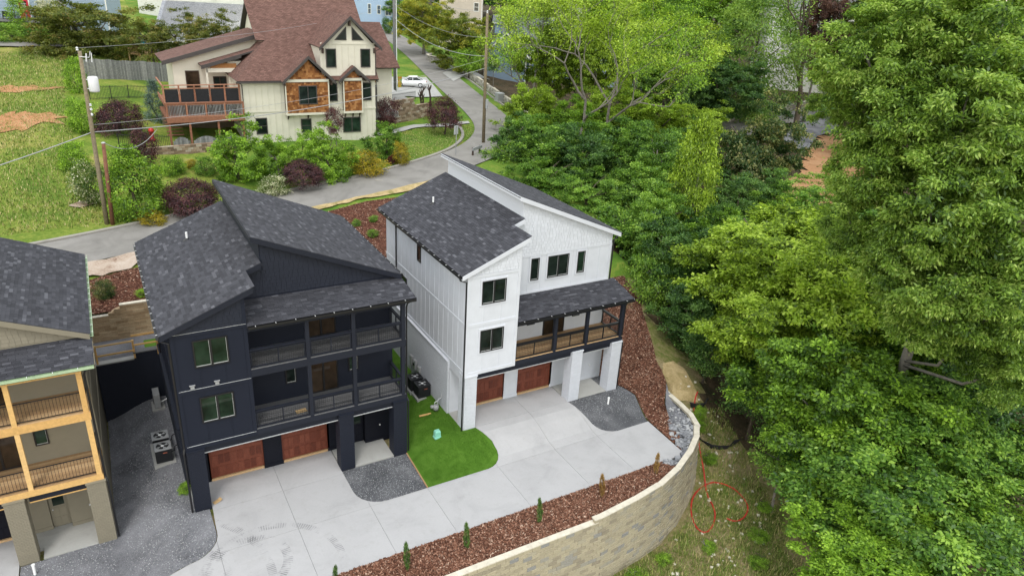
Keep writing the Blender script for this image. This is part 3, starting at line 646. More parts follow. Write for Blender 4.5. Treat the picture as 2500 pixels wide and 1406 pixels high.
    hd = MB(); hd.box(CW, M0, 0.20, 0.50, 2.97, H1-0.01); hd.box(M0+CW, W_-CW, 0.20, 0.50, 2.97, H1-0.01); hdr = hd.build('header', trim if c != 'tan' else 'navy_trim', H)
    lp = MB(); lp.box(CW, M0, 0.17, 0.52, 2.93, 2.968); lp.box(M0+CW, W_-CW, 0.17, 0.52, 2.93, 2.968); lp.build('lip', opts.get('lip', 'pale_metal'), hdr)
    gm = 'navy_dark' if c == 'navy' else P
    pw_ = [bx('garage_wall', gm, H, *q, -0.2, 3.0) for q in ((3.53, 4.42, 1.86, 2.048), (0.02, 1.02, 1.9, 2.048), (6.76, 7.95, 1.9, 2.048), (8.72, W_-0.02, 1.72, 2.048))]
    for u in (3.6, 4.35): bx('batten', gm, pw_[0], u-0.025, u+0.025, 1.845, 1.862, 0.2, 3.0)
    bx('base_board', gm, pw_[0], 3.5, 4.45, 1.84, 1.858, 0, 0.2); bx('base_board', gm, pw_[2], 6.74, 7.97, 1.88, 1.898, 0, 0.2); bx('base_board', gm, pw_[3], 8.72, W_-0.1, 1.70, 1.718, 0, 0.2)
    for u0, u1 in ((1.02, 3.53), (4.42, 6.76)):
        dm = opts.get('door', 'garage_wood'); gd = bx('garage_door', dm, H, u0, u1, 1.98, 2.045, 0.12, 2.9)
        bx('threshold', opts.get('sill', 'raw_board'), gd, u0-0.05, u1+0.05, 1.9, 2.04, -0.02, 0.115)
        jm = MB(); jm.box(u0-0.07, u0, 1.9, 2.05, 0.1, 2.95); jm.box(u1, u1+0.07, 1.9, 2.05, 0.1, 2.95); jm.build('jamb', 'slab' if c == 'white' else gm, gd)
        for r in range(4):
            for k in range(8):
                pwid = (u1-u0-0.14)/8; uc = u0+0.07+pwid*(k+0.5)
                piece('door_panel', dm, (round(pwid-0.06, 3), 0.022, 0.50), gd, Matrix.Translation((uc, 1.974, 0.12+0.345+r*0.68)))
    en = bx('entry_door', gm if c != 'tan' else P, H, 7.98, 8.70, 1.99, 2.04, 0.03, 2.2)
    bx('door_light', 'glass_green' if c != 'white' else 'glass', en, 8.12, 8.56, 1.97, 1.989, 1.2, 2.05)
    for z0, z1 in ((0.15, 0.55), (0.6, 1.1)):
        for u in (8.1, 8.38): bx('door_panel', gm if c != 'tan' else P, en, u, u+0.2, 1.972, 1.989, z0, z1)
    MB().lathe(8.08, 1.95, [(0.02, 0.98), (0.035, 1.0), (0.02, 1.03)], 8).build('door_knob', 'pale_metal', en)
    bx('hose_bib', 'white_plastic', H, 9.5, 9.56, 1.66, 1.70, 0.95, 1.02)
    for q in ((M0+CW, W_-CW, 0.05, 1.99, -0.2, 0.02), (0.0, 0.73, 0.72, 1.99, -0.2, 0.015), (M0+0.05, M0+CW, 0.72, 1.99, -0.2, 0.016)): bx('porch_slab', 'slab', H, *q)
    # --- decks
    dk = 'deck'
    for lv in range(levels):
        zt = 3.60 if lv == 0 else 6.75
        bmt = post_mat; beam = MB(); beam.box(WB+0.01, W_-0.02, 0.05, 0.24, zt-(0.29 if lv == 0 else 0.36), zt); beam.box(W_-0.21, W_-0.02, 0.24, 2.04, zt-0.3, zt); deck = beam.build('deck', bmt, H)
        bx('deck_ceiling', trim, deck, WB+0.02, W_-0.22, 0.25, 2.03, zt-0.20, zt-0.16)
        n = 13
        for k in range(n):
            v0 = 0.06+k*(1.98/n); piece('deck_board', opts['floor'], (W_-WB-0.05, 1.98/n-0.012, 0.03), deck, Matrix.Translation(((WB+W_)/2, v0+0.99/n, zt+0.018)))
        pu = [(5.52, 5.70), (7.68, 7.86), (W_-0.26, W_-0.06)]; ztop = 6.4 if (lv == 0 and levels == 2) else porch[0]-0.1
        pl = []
        for u0, u1 in pu: pl.append(bx('post', bmt, H, u0, u1, 0.06, 0.235, zt, ztop))
        # railings
        rt_ = 0.975; sp = [(WB+0.03, 5.52), (5.70, 7.68), (7.86, W_-0.26)]
        for q in sp+[None]:
            if q: L = q[1]-q[0]; mt = Matrix.Translation((q[0], 0.14, zt))
            else: L = 1.72; mt = Matrix.Translation((W_-0.14, 0.26, zt)) @ Matrix.Rotation(math.pi/2, 4, 'Z')
            r = MB(); 
            if c != 'tan':
                r.box(0, L, -0.07, 0.07, rt_-0.05, rt_); r.box(0, L, -0.035, 0.035, rt_-0.14, rt_-0.10); r.box(0, L, -0.04, 0.04, 0.08, 0.125)
                for x in (0.05, L/2, L-0.05): r.box(x-0.02, x+0.02, -0.03, 0.03, 0.125, rt_-0.14)
                ra = r.build('railing', post_mat if c == 'navy' else 'black_metal', H); ra.matrix_local = mt
                wm = MB(); x = 0.1
                while x < L-0.08: wm.box(x-0.004, x+0.004, -0.004, 0.004, 0.125, rt_-0.14); x += 0.10
                z = 0.2
                while z < rt_-0.18: wm.box(0.05, L-0.05, -0.003, 0.003, z-0.004, z+0.004); z += 0.10
                wm.build('wire_mesh', 'black_metal', ra)
            else:
                r.box(0, L, -0.02, 0.02, rt_-0.03, rt_); r.box(0, L, -0.018, 0.018, 0.1, 0.13); ra = r.build('railing', 'black_metal', H); ra.matrix_local = mt
                k = int(L/0.118)
                for i in range(1, k): piece('baluster', 'black_metal', (0.013, 0.013, rt_-0.155), ra, Matrix.Translation((L*i/k, 0, 0.13+(rt_-0.16)/2)))
    # --- windows and sliding doors
    tr = 'white_paint' if c == 'white' else None
    for z0, hh in ((4.61, 1.30), (7.39, 1.29)): window(H, 0.81, z0, 1.40, hh, 0.05, 0, 2, opts.get('wg', 'glass'), trim=tr)
    for lv in range(levels):
        z0 = 3.64 if lv == 0 else 6.80
        window(H, 6.02, z0, 1.46, 2.05, 2.02, 0, 2, 'glass_brown', name='sliding_door', sash=False)
        window(H, 4.90, z0+0.86, 0.52, 1.12, 2.02, 0, 1, 'glass'); window(H, 8.04, z0+0.84, 0.52, 1.12, 2.02, 0, 1, 'glass_green' if levels == 2 else 'glass')
    if levels == 1:
        window(H, 4.89, 7.28, 0.54, 1.32, 2.03, 0, 1, 'glass', trim=tr); window(H, 6.0, 7.28, 1.42, 1.31, 2.03, 0, 2, 'glass', trim=tr); window(H, 8.02, 7.28, 0.52, 1.31, 2.03, 0, 1, 'glass_green', trim=tr)
    window(H, 6.40, 7.62, 0.5, 0.98, -0.012, 1, 1, 'glass_brown', sash=False); window(H, 8.8, 5.0, 0.75, 0.8, -0.012, 1, 1, 'glass', sash=False)
    for u in ((0.52, 1.52) if c == 'navy' else ()): 
        vb = MB(); vb.box(u, u+0.16, 0.01, 0.05, 6.41, 6.55); vb.box(u-0.04, u+0.2, -0.02, 0.05, 6.57, 6.60); vb.build('wall_vent', 'unit_grey', H)
    # --- roofs
    items = []
    def roof(rects, o, a, b, rows, seed, th=0.10):
        n = a.cross(b); n = n if n.z > 0 else -n; base = MB()
        for s0, s1, t0, t1 in rects: base.obox(o+a*s0+b*t0-n*th, a*(s1-s0), b*(t1-t0), n*th)
        part = base.build('roof', 'roof_deck', H); items.extend(shingle_items(part, o, a, b, rows, seed)); return part
    bl = Vector((1, 0, 0.4163)).normalized(); k1 = 1/bl.x
    tn, tt = (3.417+0.375)*k1, (4.17+0.375)*k1
    lowr = roof([(-0.08, 11.79, 0, tn), (1.78, 11.79, tn, tt)], Vector((-0.375, 0, 9.18)), Y, bl, lambda t: None if t > tt else [(-0.08 if t < tn else 1.78, 11.79)], 21)
    bu = Vector((-1, 0, 0.4065)).normalized(); tu = (10.842-3.825)/-bu.x
    upr = roof([(1.81, 11.78, 0, tu)], Vector((10.842, 0, 9.468)), Y, bu, lambda t: None if t > tu else [(1.81, 11.78)], 22)
    bp = Vector((0, 2.08, porch[1]-porch[0])).normalized(); tp = 2.06/bp.y
    por = roof([(WB+0.02, 10.88, 0, tp)], Vector((0, -0.04, porch[0])), X, bp, lambda t: None if t > tp else [(WB+0.02, 10.88)], 23)
    lay_pieces(items, O, 300, 'shingle', 'shingle_field', 'shingle')
    def board(part, p0, p1, dn, thick, mat, nm='fascia'):
        p0, p1 = Vector(p0), Vector(p1); MB().obox(p0, p1-p0, thick, dn).build(nm, mat, part)
    ft = P if c != 'navy' else 'navy_trim'
    D = (0, 0, -0.24)
    board(lowr, (-0.375, -0.105, 9.17), (3.42, -0.105, roof_z_low(3.42)-0.01), D, (0, 0.024, 0), ft); board(lowr, (3.42, 1.755, roof_z_low(3.42)-0.01), (4.17, 1.755, roof_z_low(4.17)-0.01), D, (0, 0.024, 0), ft)
    board(lowr, (3.42, -0.08, roof_z_low(3.42)-0.01), (3.42, 1.755, roof_z_low(3.42)-0.01), (0, 0, -0.14), (-0.02, 0, 0), ft)
    board(upr, (3.82, 1.785, 12.31), (10.84, 1.785, roof_z_up(10.84)-0.01), D, (0, 0.024, 0), ft); board(upr, (3.80, 1.81, 12.31), (3.80, 11.78, 12.31), (0, 0, -0.2), (0.024, 0, 0), ft)
    sf = MB(); sf.obox((3.83, 1.82, 12.10), (6.9, 0, -0.4065*6.9), (0, 0.24, 0), (0, 0, 0.02)); sf.obox((3.83, 2.05, 12.09), (0.36, 0, -0.146), (0, 9.5, 0), (0, 0, 0.02)); sf.obox((-0.33, -0.07, 9.0), (3.7, 0, 1.54), (0, 0.14, 0), (0, 0, 0.02)); sf.build('soffit', ft, upr)
    board(por, (10.885, -0.04, porch[0]-0.01), (10.885, 2.05, porch[1]-0.01), (0, 0, -0.16), (0.022, 0, 0), ft)
    bx('porch_ceiling', trim, por, WB+0.03, 10.86, 0.02, 2.03, porch[0]-0.18, porch[0]-0.12)
    bx('porch_beam', post_mat, por, WB+0.03, W_-0.04, 0.05, 0.245, porch[0]-0.32, porch[0]-0.181)
    # gutters with brackets, downspouts
    gmat = opts.get('gutter', 'black_metal')
    def gutter(p0, p1, outv, nb):
        p0, p1, outv = Vector(p0), Vector(p1), Vector(outv); g = MB(); a = p1-p0
        g.obox(p0-Vector((0, 0, 0.13)), a, outv*0.13, (0, 0, 0.015)); g.obox(p0+outv*0.115-Vector((0, 0, 0.13)), a, outv*0.015, (0, 0, 0.125)); g.obox(p0-Vector((0, 0, 0.13)), a, outv*0.012, (0, 0, 0.12))
        go = g.build('gutter', gmat, H); ax = a.normalized()
        for i in range(nb):
            q = p0+a*((i+0.35)/nb); piece('bracket', 'white_plastic', (0.022, 0.135, 0.014), go, frame_mtx(q+outv*0.06-Vector((0, 0, 0.008)), ax, outv, Z))
    gutter((-0.375, -0.08, 9.17), (-0.375, 11.78, 9.17), (-1, 0, 0), 16); gutter((10.842, 1.84, 9.45), (10.842, 11.76, 9.45), (1, 0, 0), 14)
    gutter((WB+0.05, -0.04, porch[0]-0.01), (10.86, -0.04, porch[0]-0.01), (0, -1, 0), 9)
    ds = lambda pts: MB().tube(pts, 0.045, 6).build('downspout', 'black_metal', H)
    ds([(-0.43, 0.12, 9.05), (-0.40, 0.10, 8.9), (-0.07, 0.05, 8.75), (-0.07, 0.05, 3.5), (-0.12, -0.03, 3.3), (-0.12, -0.03, 0.05)])
    ds([(-0.43, 9.6, 9.05), (-0.08, 9.6, 8.8), (-0.08, 9.6, 3.5)]); ds([(10.9, 1.95, 9.33), (10.6, 1.98, 9.1), (10.5, 1.98, 9.0), (10.5, 1.98, porch[1]+0.05)])
    if opts.get('ds_front', True): ds([(10.75, 0.02, porch[0]-0.12), (10.5, 0.12, porch[0]-0.3), (W_+0.03, 0.14, porch[0]-0.5), (W_+0.03, 0.14, 3.4), (W_+0.09, 0.05, 3.2), (W_+0.09, 0.05, 0.1)])
    vp = MB(); vp.tube([(1.9, 8.6, roof_z_low(1.9)-0.05), (1.9, 8.6, roof_z_low(1.9)+0.42)], 0.055, 8); vpo = vp.build('vent_pipe', 'white_plastic', H)
    MB().lathe(1.9, 8.6, [(0.2, 0.0), (0.09, 0.1), (0.07, 0.14)], 10, roof_z_low(1.9)-0.03).build('pipe_boot', 'black_metal', vpo)
    return H
navy = townhouse('dark_house', 'charcoal navy three storey house with two stacked wire-railed decks and brown garage doors', (0, 0, 0), 'navy', (8.97, 9.26), 2, 'navy_trim', 'navy_trim', dict(floor='grey_board', wg='glass_green'))
white = townhouse('white_house', 'white three storey house with black framed windows and one tan-floored deck', (13.569, -0.2655, 0.634), 'white', (6.01, 6.49), 1, 'navy_trim', 'navy_trim', dict(floor='raw_board', sill='raw_board'))
tan_ = townhouse('tan_house', 'tan unfinished three storey house with yellow timber posts, cut off by the left edge', (-13.7, 0.8, -0.91), 'tan', (8.97, 9.26), 2, 'tan_paint', 'timber', dict(floor='raw_board', door='navy_dark', gutter='green_flashing', dm=-0.15, lip='timber'))
# ------------------------------------------------------------------ retaining walls
def in_view(p):
    d = Vector(p)-CAMP; z = d.dot(_f)
    return z > 1 and abs(d.dot(_r)/z) < 0.72 and abs(d.dot(_u)/z) < 0.41
def block_wall(name, label, path, ztop, zbot, out_sign, mat, bl, bh, dep, batter, limit, capmat='block_top', seed=1, rough=0.02):
    "courses of split-face blocks along a path; ztop(x, y) height of the top"
    t = empty(name, (0, 0, 0)); tag(t, label, 'wall'); rnd = random.Random(seed); its = []; P = [Vector((x, y, 0)) for x, y in path]
    seg = []; acc = 0.0
    for a, b in zip(P, P[1:]): seg.append((acc, a, b)); acc += (b-a).length
    def at(s):
        s = min(max(s, 0), acc-1e-4)
        for s0, a, b in reversed(seg):
            if s >= s0: d = (b-a).normalized(); return a+d*(s-s0), d
    core = MB(); m = int(acc/0.6)+1; nzt = []
    for i in range(m+1):
        q, d = at(acc*i/m); nrm = Vector((d.y, -d.x, 0))*out_sign; zt = ztop(q.x, q.y)
        for k, zz in ((0, zt-0.06), (1, zbot(q.x, q.y)-0.4)):
            o = nrm*(batter*(zt-zz)/bh*0.9-0.03); core.v.append((q.x+o.x, q.y+o.y, zz)); core.t.append(0.0)
        o = -nrm*dep; core.v.append((q.x+o.x, q.y+o.y, zt-0.06)); core.t.append(0.0)
    for i in range(m): a = i*3; core.f.append((a, a+1, a+4, a+3)); core.f.append((a+2, a, a+3, a+5))
    core.build('wall_core', mat, t)
    zmax = max(ztop(q.x, q.y) for q in P); r = 0
    while True:
        zc = zmax-bh*(r+0.5); s = -(r % 2)*bl*0.5; any_ = False
        while s < acc:
            c = max(0.05, min(acc-0.05, s+bl/2)); q, d = at(c); zt = ztop(q.x, q.y)
            if zc+bh*0.5 <= zt+0.02 and zc > zbot(q.x, q.y)-bh:
                any_ = True; nrm = Vector((d.y, -d.x, 0))*out_sign; top = zt-(zc+bh*0.5) < bh*0.5
                cc = q+nrm*(batter*(zt-zc)/bh-0.06+rnd.uniform(0, rough)); cc.z = zc
                its.append((t, cc, d, nrm, Vector((0, 0, 1)), (bl-0.012, 0.16, bh-0.010)))
                if top: piece('cap_stone', capmat, (bl-0.006, dep, 0.05), t, frame_mtx(q-nrm*(dep*0.5-0.04)+Vector((0, 0, zt+0.025)), d, nrm, Vector((0, 0, 1))))
            s += bl
        r += 1
        if not any_ and r > 3: break
        if r > 30: break
    its.sort(key=lambda q: (0 if in_view(q[1]) else 1, (q[1]-CAMP).length))
    vis = its[:limit]; rest = its[limit:]
    for part, c, x, y, z, size in vis: piece('block', mat, size, part, frame_mtx(c, x, y, z))
    mb = MB()
    for part, c, x, y, z, s in rest: mb.obox(c-x*s[0]/2-y*s[1]/2-z*s[2]/2, x*s[0], y*s[1], z*s[2], rnd.uniform(0.001, 0.999))
    if rest: mb.build('block_courses', mat, t, False, 'stuff')
    return t
block_wall('retaining_wall', 'long curved retaining wall of tan concrete blocks below the concrete drive', [(1.5, -8.95)]+WALL[1:], lambda x, y: 0.06 if x < 16.4 else 0.26, lambda x, y: -3.6 if x < 24 else -3.3, 1, 'block_tan', 0.46, 0.2, 0.30, 0.016, 300)
block_wall('retaining_wall', 'brown stepped block wall behind the gap between tan and dark houses', [(-6, 13.95), (9.8, 14.05)], lambda x, y: 4.20 if x < -2.25 else 4.38 if x < -2.0 else 4.56 if x < -1.72 else 4.74, lambda x, y: 2.75, 1, 'block_brown', 0.62, 0.18, 0.28, 0.02, 120, 'block_top', 2, 0.03)
# dark painted wall closing the gap
bwl = empty('painted_wall', (0, 0, 0)); tag(bwl, 'black painted brick wall closing the gap between tan and dark houses', 'wall')
bx('wall_core', 'navy_mortar', bwl, -3.25, -0.02, 11.02, 11.3, -1.0, 2.66); bx('wall_core', 'navy_mortar', bwl, -1.36, -0.02, 11.021, 11.3, 2.665, 3.02)
bk = MB(); brick_face(bk, (-3.25, 11.02, -0.95), (1, 0, 0), (0, -1, 0), 3.2, 3.6, random.Random(3)); brick_face(bk, (-1.36, 11.02, 2.66), (1, 0, 0), (0, -1, 0), 1.33, 0.35, random.Random(4)); bk.build('brick_courses', 'navy_brick', bwl, False, 'stuff')
bx('coping', 'slab', bwl, -3.28, -1.37, 10.97, 11.36, 2.665, 2.74); bx('coping', 'grey_board', bwl, -1.4, -0.02, 10.97, 11.36, 3.03, 3.10)
struct(sheet('walkway', [(-5.0, 11.36), (10.4, 11.36), (10.4, 13.85), (-5.0, 13.85)], lambda x, y: 2.7, 0.03, 'gravel_mat', 1.0))
bx('turf_strip', 'turf_mat', None, -0.75, 1.6, 11.4, 13.0, 2.7, 2.76)['kind'] = 'structure'
gr = empty('guard_rail', (0, 0, 2.7)); tag(gr, 'raw timber guard rail on top of the black painted wall', 'railing')
for x in (-3.15, -1.32, -0.12): bx('post', 'timber', gr, x-0.05, x+0.05, 11.0, 11.1, 0.04, 1.15)
for x0, x1 in ((-3.2, -1.26), (-1.38, -0.05)):
    for z in (0.5, 1.08): bx('rail', 'timber', gr, x0, x1, 10.94 if x0 < -2 else 10.90, 10.98 if x0 < -2 else 10.94, z+(0.34 if x0 > -2 else 0), z+0.09+(0.34 if x0 > -2 else 0))
# ------------------------------------------------------------------ outdoor units, meters, odds and ends
m_plain('unit_black', (0.017, 0.018, 0.021), 0.5, 0.15, 5, 0.002, 40); m_plain('teal_plastic', (0.24, 0.56, 0.44), 0.45, 0.08, 4)
m_plain('red_rubber', (0.46, 0.028, 0.022), 0.45, 0.2, 3); m_plain('black_fabric', (0.013, 0.013, 0.015), 0.8, 0.3, 4, 0.01, 20); m_plain('copper', (0.35, 0.10, 0.06), 0.5, 0.2)
def condenser(label, x, y, z):
    t = empty('air_conditioner', (x, y, z)); tag(t, label, 'air conditioner', 'outdoor cooling units')
    bx('pad', 'slab', t, -0.5, 0.5, -0.5, 0.5, -0.15, 0.06)
    b = MB(); b.box(-0.37, 0.37, -0.37, 0.37, 0.07, 0.80)
    body = b.build('body', 'unit_black', t)
    for k in range(15):
        for s in (-1, 1): pass
    lv = MB()
    for k in range(16):
        zz = 0.12+k*0.042; lv.box(-0.378, 0.378, -0.378, 0.378, zz, zz+0.016)
    lv.build('louvres', 'unit_black', body, False, 'stuff')
    r = MB(); r.lathe(0, 0, [(0.385, 0.80), (0.385, 0.84), (0.30, 0.86), (0.29, 0.80), (0.29, 0.62), (0.0, 0.62)], 28)
    rim = MB(); n0 = 24
    for k in range(n0):
        a0, a1 = 6.2832*k/n0, 6.2832*(k+1)/n0; sq = lambda a: 0.40/max(abs(math.cos(a)), abs(math.sin(a)))
        i0, i1 = (0.30*math.cos(a0), 0.30*math.sin(a0)), (0.30*math.cos(a1), 0.30*math.sin(a1)); o0, o1 = (sq(a0)*math.cos(a0)*0.98, sq(a0)*math.sin(a0)*0.98), (sq(a1)*math.cos(a1)*0.98, sq(a1)*math.sin(a1)*0.98)
        rim.face([(*i0, 0.835), (*o0, 0.815), (*o1, 0.815), (*i1, 0.835)]); rim.face([(*i1, 0.835), (*i1, 0.802), (*i0, 0.802), (*i0, 0.835)]); rim.face([(*o0, 0.815), (*o0, 0.79), (*o1, 0.79), (*o1, 0.815)])
    rim.build('top_rim', 'unit_grey' if x < 5 else 'unit_black', t); MB().lathe(0, 0, [(0.0, 0.803), (0.298, 0.803), (0.298, 0.806), (0, 0.806)], 20).build('fan_well', 'black_fabric', t)
    fan = MB()
    for k in range(4):
        a = k*1.571+0.4; fan.face([(0.04*math.cos(a), 0.04*math.sin(a), 0.813), (0.27*math.cos(a-0.3), 0.27*math.sin(a-0.3), 0.811), (0.27*math.cos(a+0.3), 0.27*math.sin(a+0.3), 0.822)])
    fan.build('fan', 'unit_grey', t); MB().lathe(0, 0, [(0.07, 0.808), (0.07, 0.832), (0.0, 0.836)], 12).build('hub', 'white_plastic', t)
    bx('badge', 'copper', t, -0.03, 0.17, -0.388, -0.380, 0.60, 0.65)
    MB().tube([(0.37, 0.1, 0.3), (0.52, 0.12, 0.3), (0.56, 0.12, 0.55), (0.68 if x < 5 else 0.5, 0.12, 0.6)], 0.025, 6).build('line_set', 'black_fabric', t)
    return t
condenser('black outdoor cooling unit in the gravel alley, nearest the dark corner column', -0.82, 4.72, 0.0)
condenser('black outdoor cooling unit farther back in the gravel alley left of the dark house', -0.84, 5.75, 0.0)
condenser('black outdoor cooling unit in front on the turf beside the white brick wall', 13.0, 4.05, 0.56)
condenser('black outdoor cooling unit behind the other one on the turf by the white wall', 12.92, 4.98, 0.55)
hp = empty('heat_pump', (-0.62, 10.0, 0.0)); tag(hp, 'slim grey heat pump standing at the far end of the gravel alley', 'heat pump')
bx('pad', 'slab', hp, -0.3, 0.35, -0.5, 0.5, -0.1, 0.06); hb = bx('body', 'unit_grey', hp, -0.16, 0.16, -0.43, 0.43, 0.08, 0.95); MB().tube([(-0.16, 0, 0.5), (-0.19, 0, 0.5)], 0.3, 20).build('fan_grille', 'unit_black', hb); MB().tube([(0.16, -0.2, 0.35), (0.35, -0.2, 0.4), (0.55, -0.2, 0.5)], 0.03, 6).build('line_set', 'white_plastic', hp)
for k, (y, z, lab) in enumerate(((6.55, 1.55, 'grey meter box farther along the white brick wall'), (6.0, 1.5, 'tall grey meter box with round glass on the white brick wall'), (5.4, 1.35, 'grey switch box nearest the front on the white brick wall'))):
    t = empty('meter_box', (13.44, y, z)); tag(t, lab, 'meter box', 'electric boxes on the white brick wall')
    bx('box', 'unit_grey', t, -0.13, 0.0, -0.17, 0.17, -0.3, 0.33); bx('cover', 'pale_metal', t, -0.145, -0.131, -0.14, 0.14, -0.26, 0.28)
    if k == 1: MB().tube([(-0.13, 0, 0.08), (-0.22, 0, 0.08)], 0.085, 14).build('meter_glass', 'glass', t)
    MB().tube([(-0.06, 0, -0.3), (-0.06, 0, -1.0)], 0.03, 6).build('conduit', 'unit_grey', t)
gm_ = empty('gas_meter', (13.02, 2.12, 0.58)); tag(gm_, 'small grey gas meter with bent pipes on the turf by the white house', 'gas meter')
MB().lathe(0, 0, [(0.0, 0.12), (0.15, 0.14), (0.17, 0.28), (0.15, 0.42), (0, 0.44)], 14).build('body', 'unit_grey', gm_, True); MB().tube([(-0.08, 0, 0.4), (-0.08, 0, 0.62), (0.02, 0.02, 0.66), (0.1, 0.05, 0.6), (0.1, 0.05, 0.4)], 0.025, 7).build('pipe', 'pale_metal', gm_); MB().lathe(-0.22, 0.05, [(0.03, 0.25), (0.10, 0.3), (0.10, 0.4), (0.03, 0.45)], 12).build('regulator', 'unit_grey', gm_, True); MB().tube([(0.1, 0.05, 0.6), (0.2, 0.15, 0.66), (0.42, 0.2, 0.7), (0.44, 0.2, 1.2)], 0.022, 6).build('riser', 'pale_metal', gm_)
ub = empty('utility_box', (12.2, 0.12, 0.36)); tag(ub, 'small mint green utility box standing on the turf', 'utility box')
pf = [(0.17, 0.14), (0.165, 0.15), (0.15, 0.13)]
q = MB(); 
for (hx, hy, z) in ((0.19, 0.16, 0.0), (0.185, 0.155, 0.08), (0.16, 0.13, 0.09), (0.15, 0.12, 0.40), (0.12, 0.09, 0.46)):
    for sx, sy in ((-1, -1), (1, -1), (1, 1), (-1, 1)): q.v.append((sx*hx, sy*hy, z)); q.t.append(0.0)
for i in range(4):
    for k in range(4): k2 = (k+1) % 4; q.f.append((i*4+k, i*4+k2, i*4+4+k2, i*4+4+k))
q.f.append((16, 17, 18, 19)); uo = q.build('shell', 'teal_plastic', ub)
for k in range(4): bx('rib', 'teal_plastic', ub, -0.10+k*0.06, -0.08+k*0.06, -0.14, -0.115, 0.12, 0.38)
tag(MB().obox((12.05, 2.2, 0.44), (0.66, -0.12, 0.07), (0.02, 0.10, 0), (0, 0, 0.05)).build('timber_offcut', 'timber'), 'yellow timber offcut lying on the turf by the white house', 'plank')
for x, y, z, lab in ((22.67, -1.26, 0.40, 'short white pipe standing in the gravel bed of the white house'), (-6.42, 0.03, -0.91, 'short white pipe standing in the gravel before the tan house')):
    t = MB(); t.tube([(0, 0, -0.1), (0.02, 0.01, 0.45)], 0.055, 10); t.tube([(0.02, 0.01, 0.45), (0.022, 0.011, 0.52)], 0.07, 10); o = t.build('stand_pipe', 'white_plastic'); o.location = (x, y, z); tag(o, lab, 'pipe')
ca = MB().obox((0, 0, 0), (0.26, 0.1, 0.03), (-0.08, 0.2, 0.0), (0, 0, 0.012)); ca.obox((0.26, 0.1, 0.042), (0.1, 0.02, 0.06), (-0.08, 0.2, 0), (0, 0, 0.01)); co = ca.build('cardboard_flap', 'osb'); co.location = (0.86, 0.12, 0.012); tag(co, 'torn cardboard flap on the concrete beside the dark corner column', 'cardboard')
co = MB().obox((0, 0, 0), (0.5, 0.05, 0), (-0.03, 0.3, 0), (0, 0, 0.02)).build('board_scrap', 'osb'); co.location = (5.0, 0.5, 3.64); tag(co, 'tan board scrap lying on the lower deck of the dark house', 'board')
# rocks at the end of the wall
rr = empty('rock_pile', (0, 0, 0)); tag(rr, 'pile of grey rip-rap stones between the concrete drive corner and the wall', 'rocks'); rnd = random.Random(5); rms = []
for k in range(8):
    mb = MB(); V = []
    import itertools
    bm_pts = [(sx*rnd.uniform(0.55, 1), sy*rnd.uniform(0.55, 1), sz*rnd.uniform(0.5, 0.9)) for sx, sy, sz in itertools.product((-1, 1), repeat=3)]
    mb.v = bm_pts+[(0, 0, 1.05)]; mb.t = [0.0]*9; mb.f = [(0, 4, 6, 2), (0, 1, 5, 4), (2, 6, 7, 3), (0, 2, 3, 1), (4, 5, 7, 6), (1, 3, 8), (3, 7, 8), (7, 5, 8), (5, 1, 8)]
    me = mb.mesh('rock'); me.materials.append(M['rock']); rms.append(me)
RP = [(22.3, -6.62), (24.05, -6.60), (24.3, -5.2), (25.2, -3.8), (26.3, -2.6), (26.9, -3.0), (26.6, -4.2), (26.1, -5.2), (25.2, -6.05), (24.0, -6.9), (23.2, -7.3), (22.8, -7.2)]
for k, (x, y) in enumerate(scatter(RP, 230, rnd)):
    o = bpy.data.objects.new('rock', rms[k % 8]); COL.objects.link(o); o.parent = rr; s = rnd.uniform(0.05, 0.17) if y < -4.2 else rnd.uniform(0.03, 0.09)
    o.location = (x, y, zlot(x, y)+s*0.35+0.02); o.rotation_euler = (rnd.uniform(-.5, .5), rnd.uniform(-.5, .5), rnd.uniform(0, 6.28)); o.scale = (s, s*rnd.uniform(0.7, 1.1), s*rnd.uniform(0.5, 0.85))
gz = terrain
hs = [(30.26, -1.11), (29.66, -1.55), (29.05, -2.15), (28.43, -2.88), (28.1, -3.54), (27.62, -4.45), (27.0, -5.5), (26.5, -6.25), (26.05, -7.0), (25.7, -7.82), (25.24, -8.43), (24.49, -8.91), (23.9, -9.0), (23.75, -8.6), (24.1, -7.8), (24.75, -7.05), (25.5, -6.6), (26.4, -6.35), (27.26, -6.48), (27.88, -7.21), (27.93, -8.09), (27.48, -8.75), (26.78, -9.11), (26.18, -9.08), (25.77, -8.7)]
hp_ = []
for i in range(len(hs)-1):
    a, b, c, d = [Vector((*hs[max(0, min(len(hs)-1, j))], 0)) for j in (i-1, i, i+1, i+2)]
    for k in range(5):
        u = k/5; q = 0.5*((2*b)+(c-a)*u+(2*a-5*b+4*c-d)*u*u+(3*b-a-3*c+d)*u**3); hp_.append((q.x, q.y, gz(q.x, q.y)+0.06+0.04*math.sin(i*2.1+u*3)))
tag(MB().tube(hp_, 0.045, 6).build('hose', 'red_rubber'), 'red hose looped on the grassy slope below the curved block wall', 'hose')
def fabric(name, label, pts, h, seed):
    rnd = random.Random(seed); mb = MB(); 
    for i, (x, y) in enumerate(pts):
        z = gz(x, y); lx, ly = rnd.uniform(-0.15, 0.15), rnd.uniform(-0.15, 0.15)
        for k in range(4): mb.v.append((x+lx*k/3+0.05*math.sin(i+k), y+ly*k/3, z-0.05+h*(k/3)*rnd.uniform(0.5, 1.05))); mb.t.append(0.0)
    for i in range(len(pts)-1):
        for k in range(3): a = i*4+k; mb.f.append((a, a+4, a+5, a+1))
    o = mb.build(name, 'black_fabric', None, True); so = o.modifiers.new('thick', 'SOLIDIFY'); so.thickness = 0.02; return tag(o, label, 'silt fence')
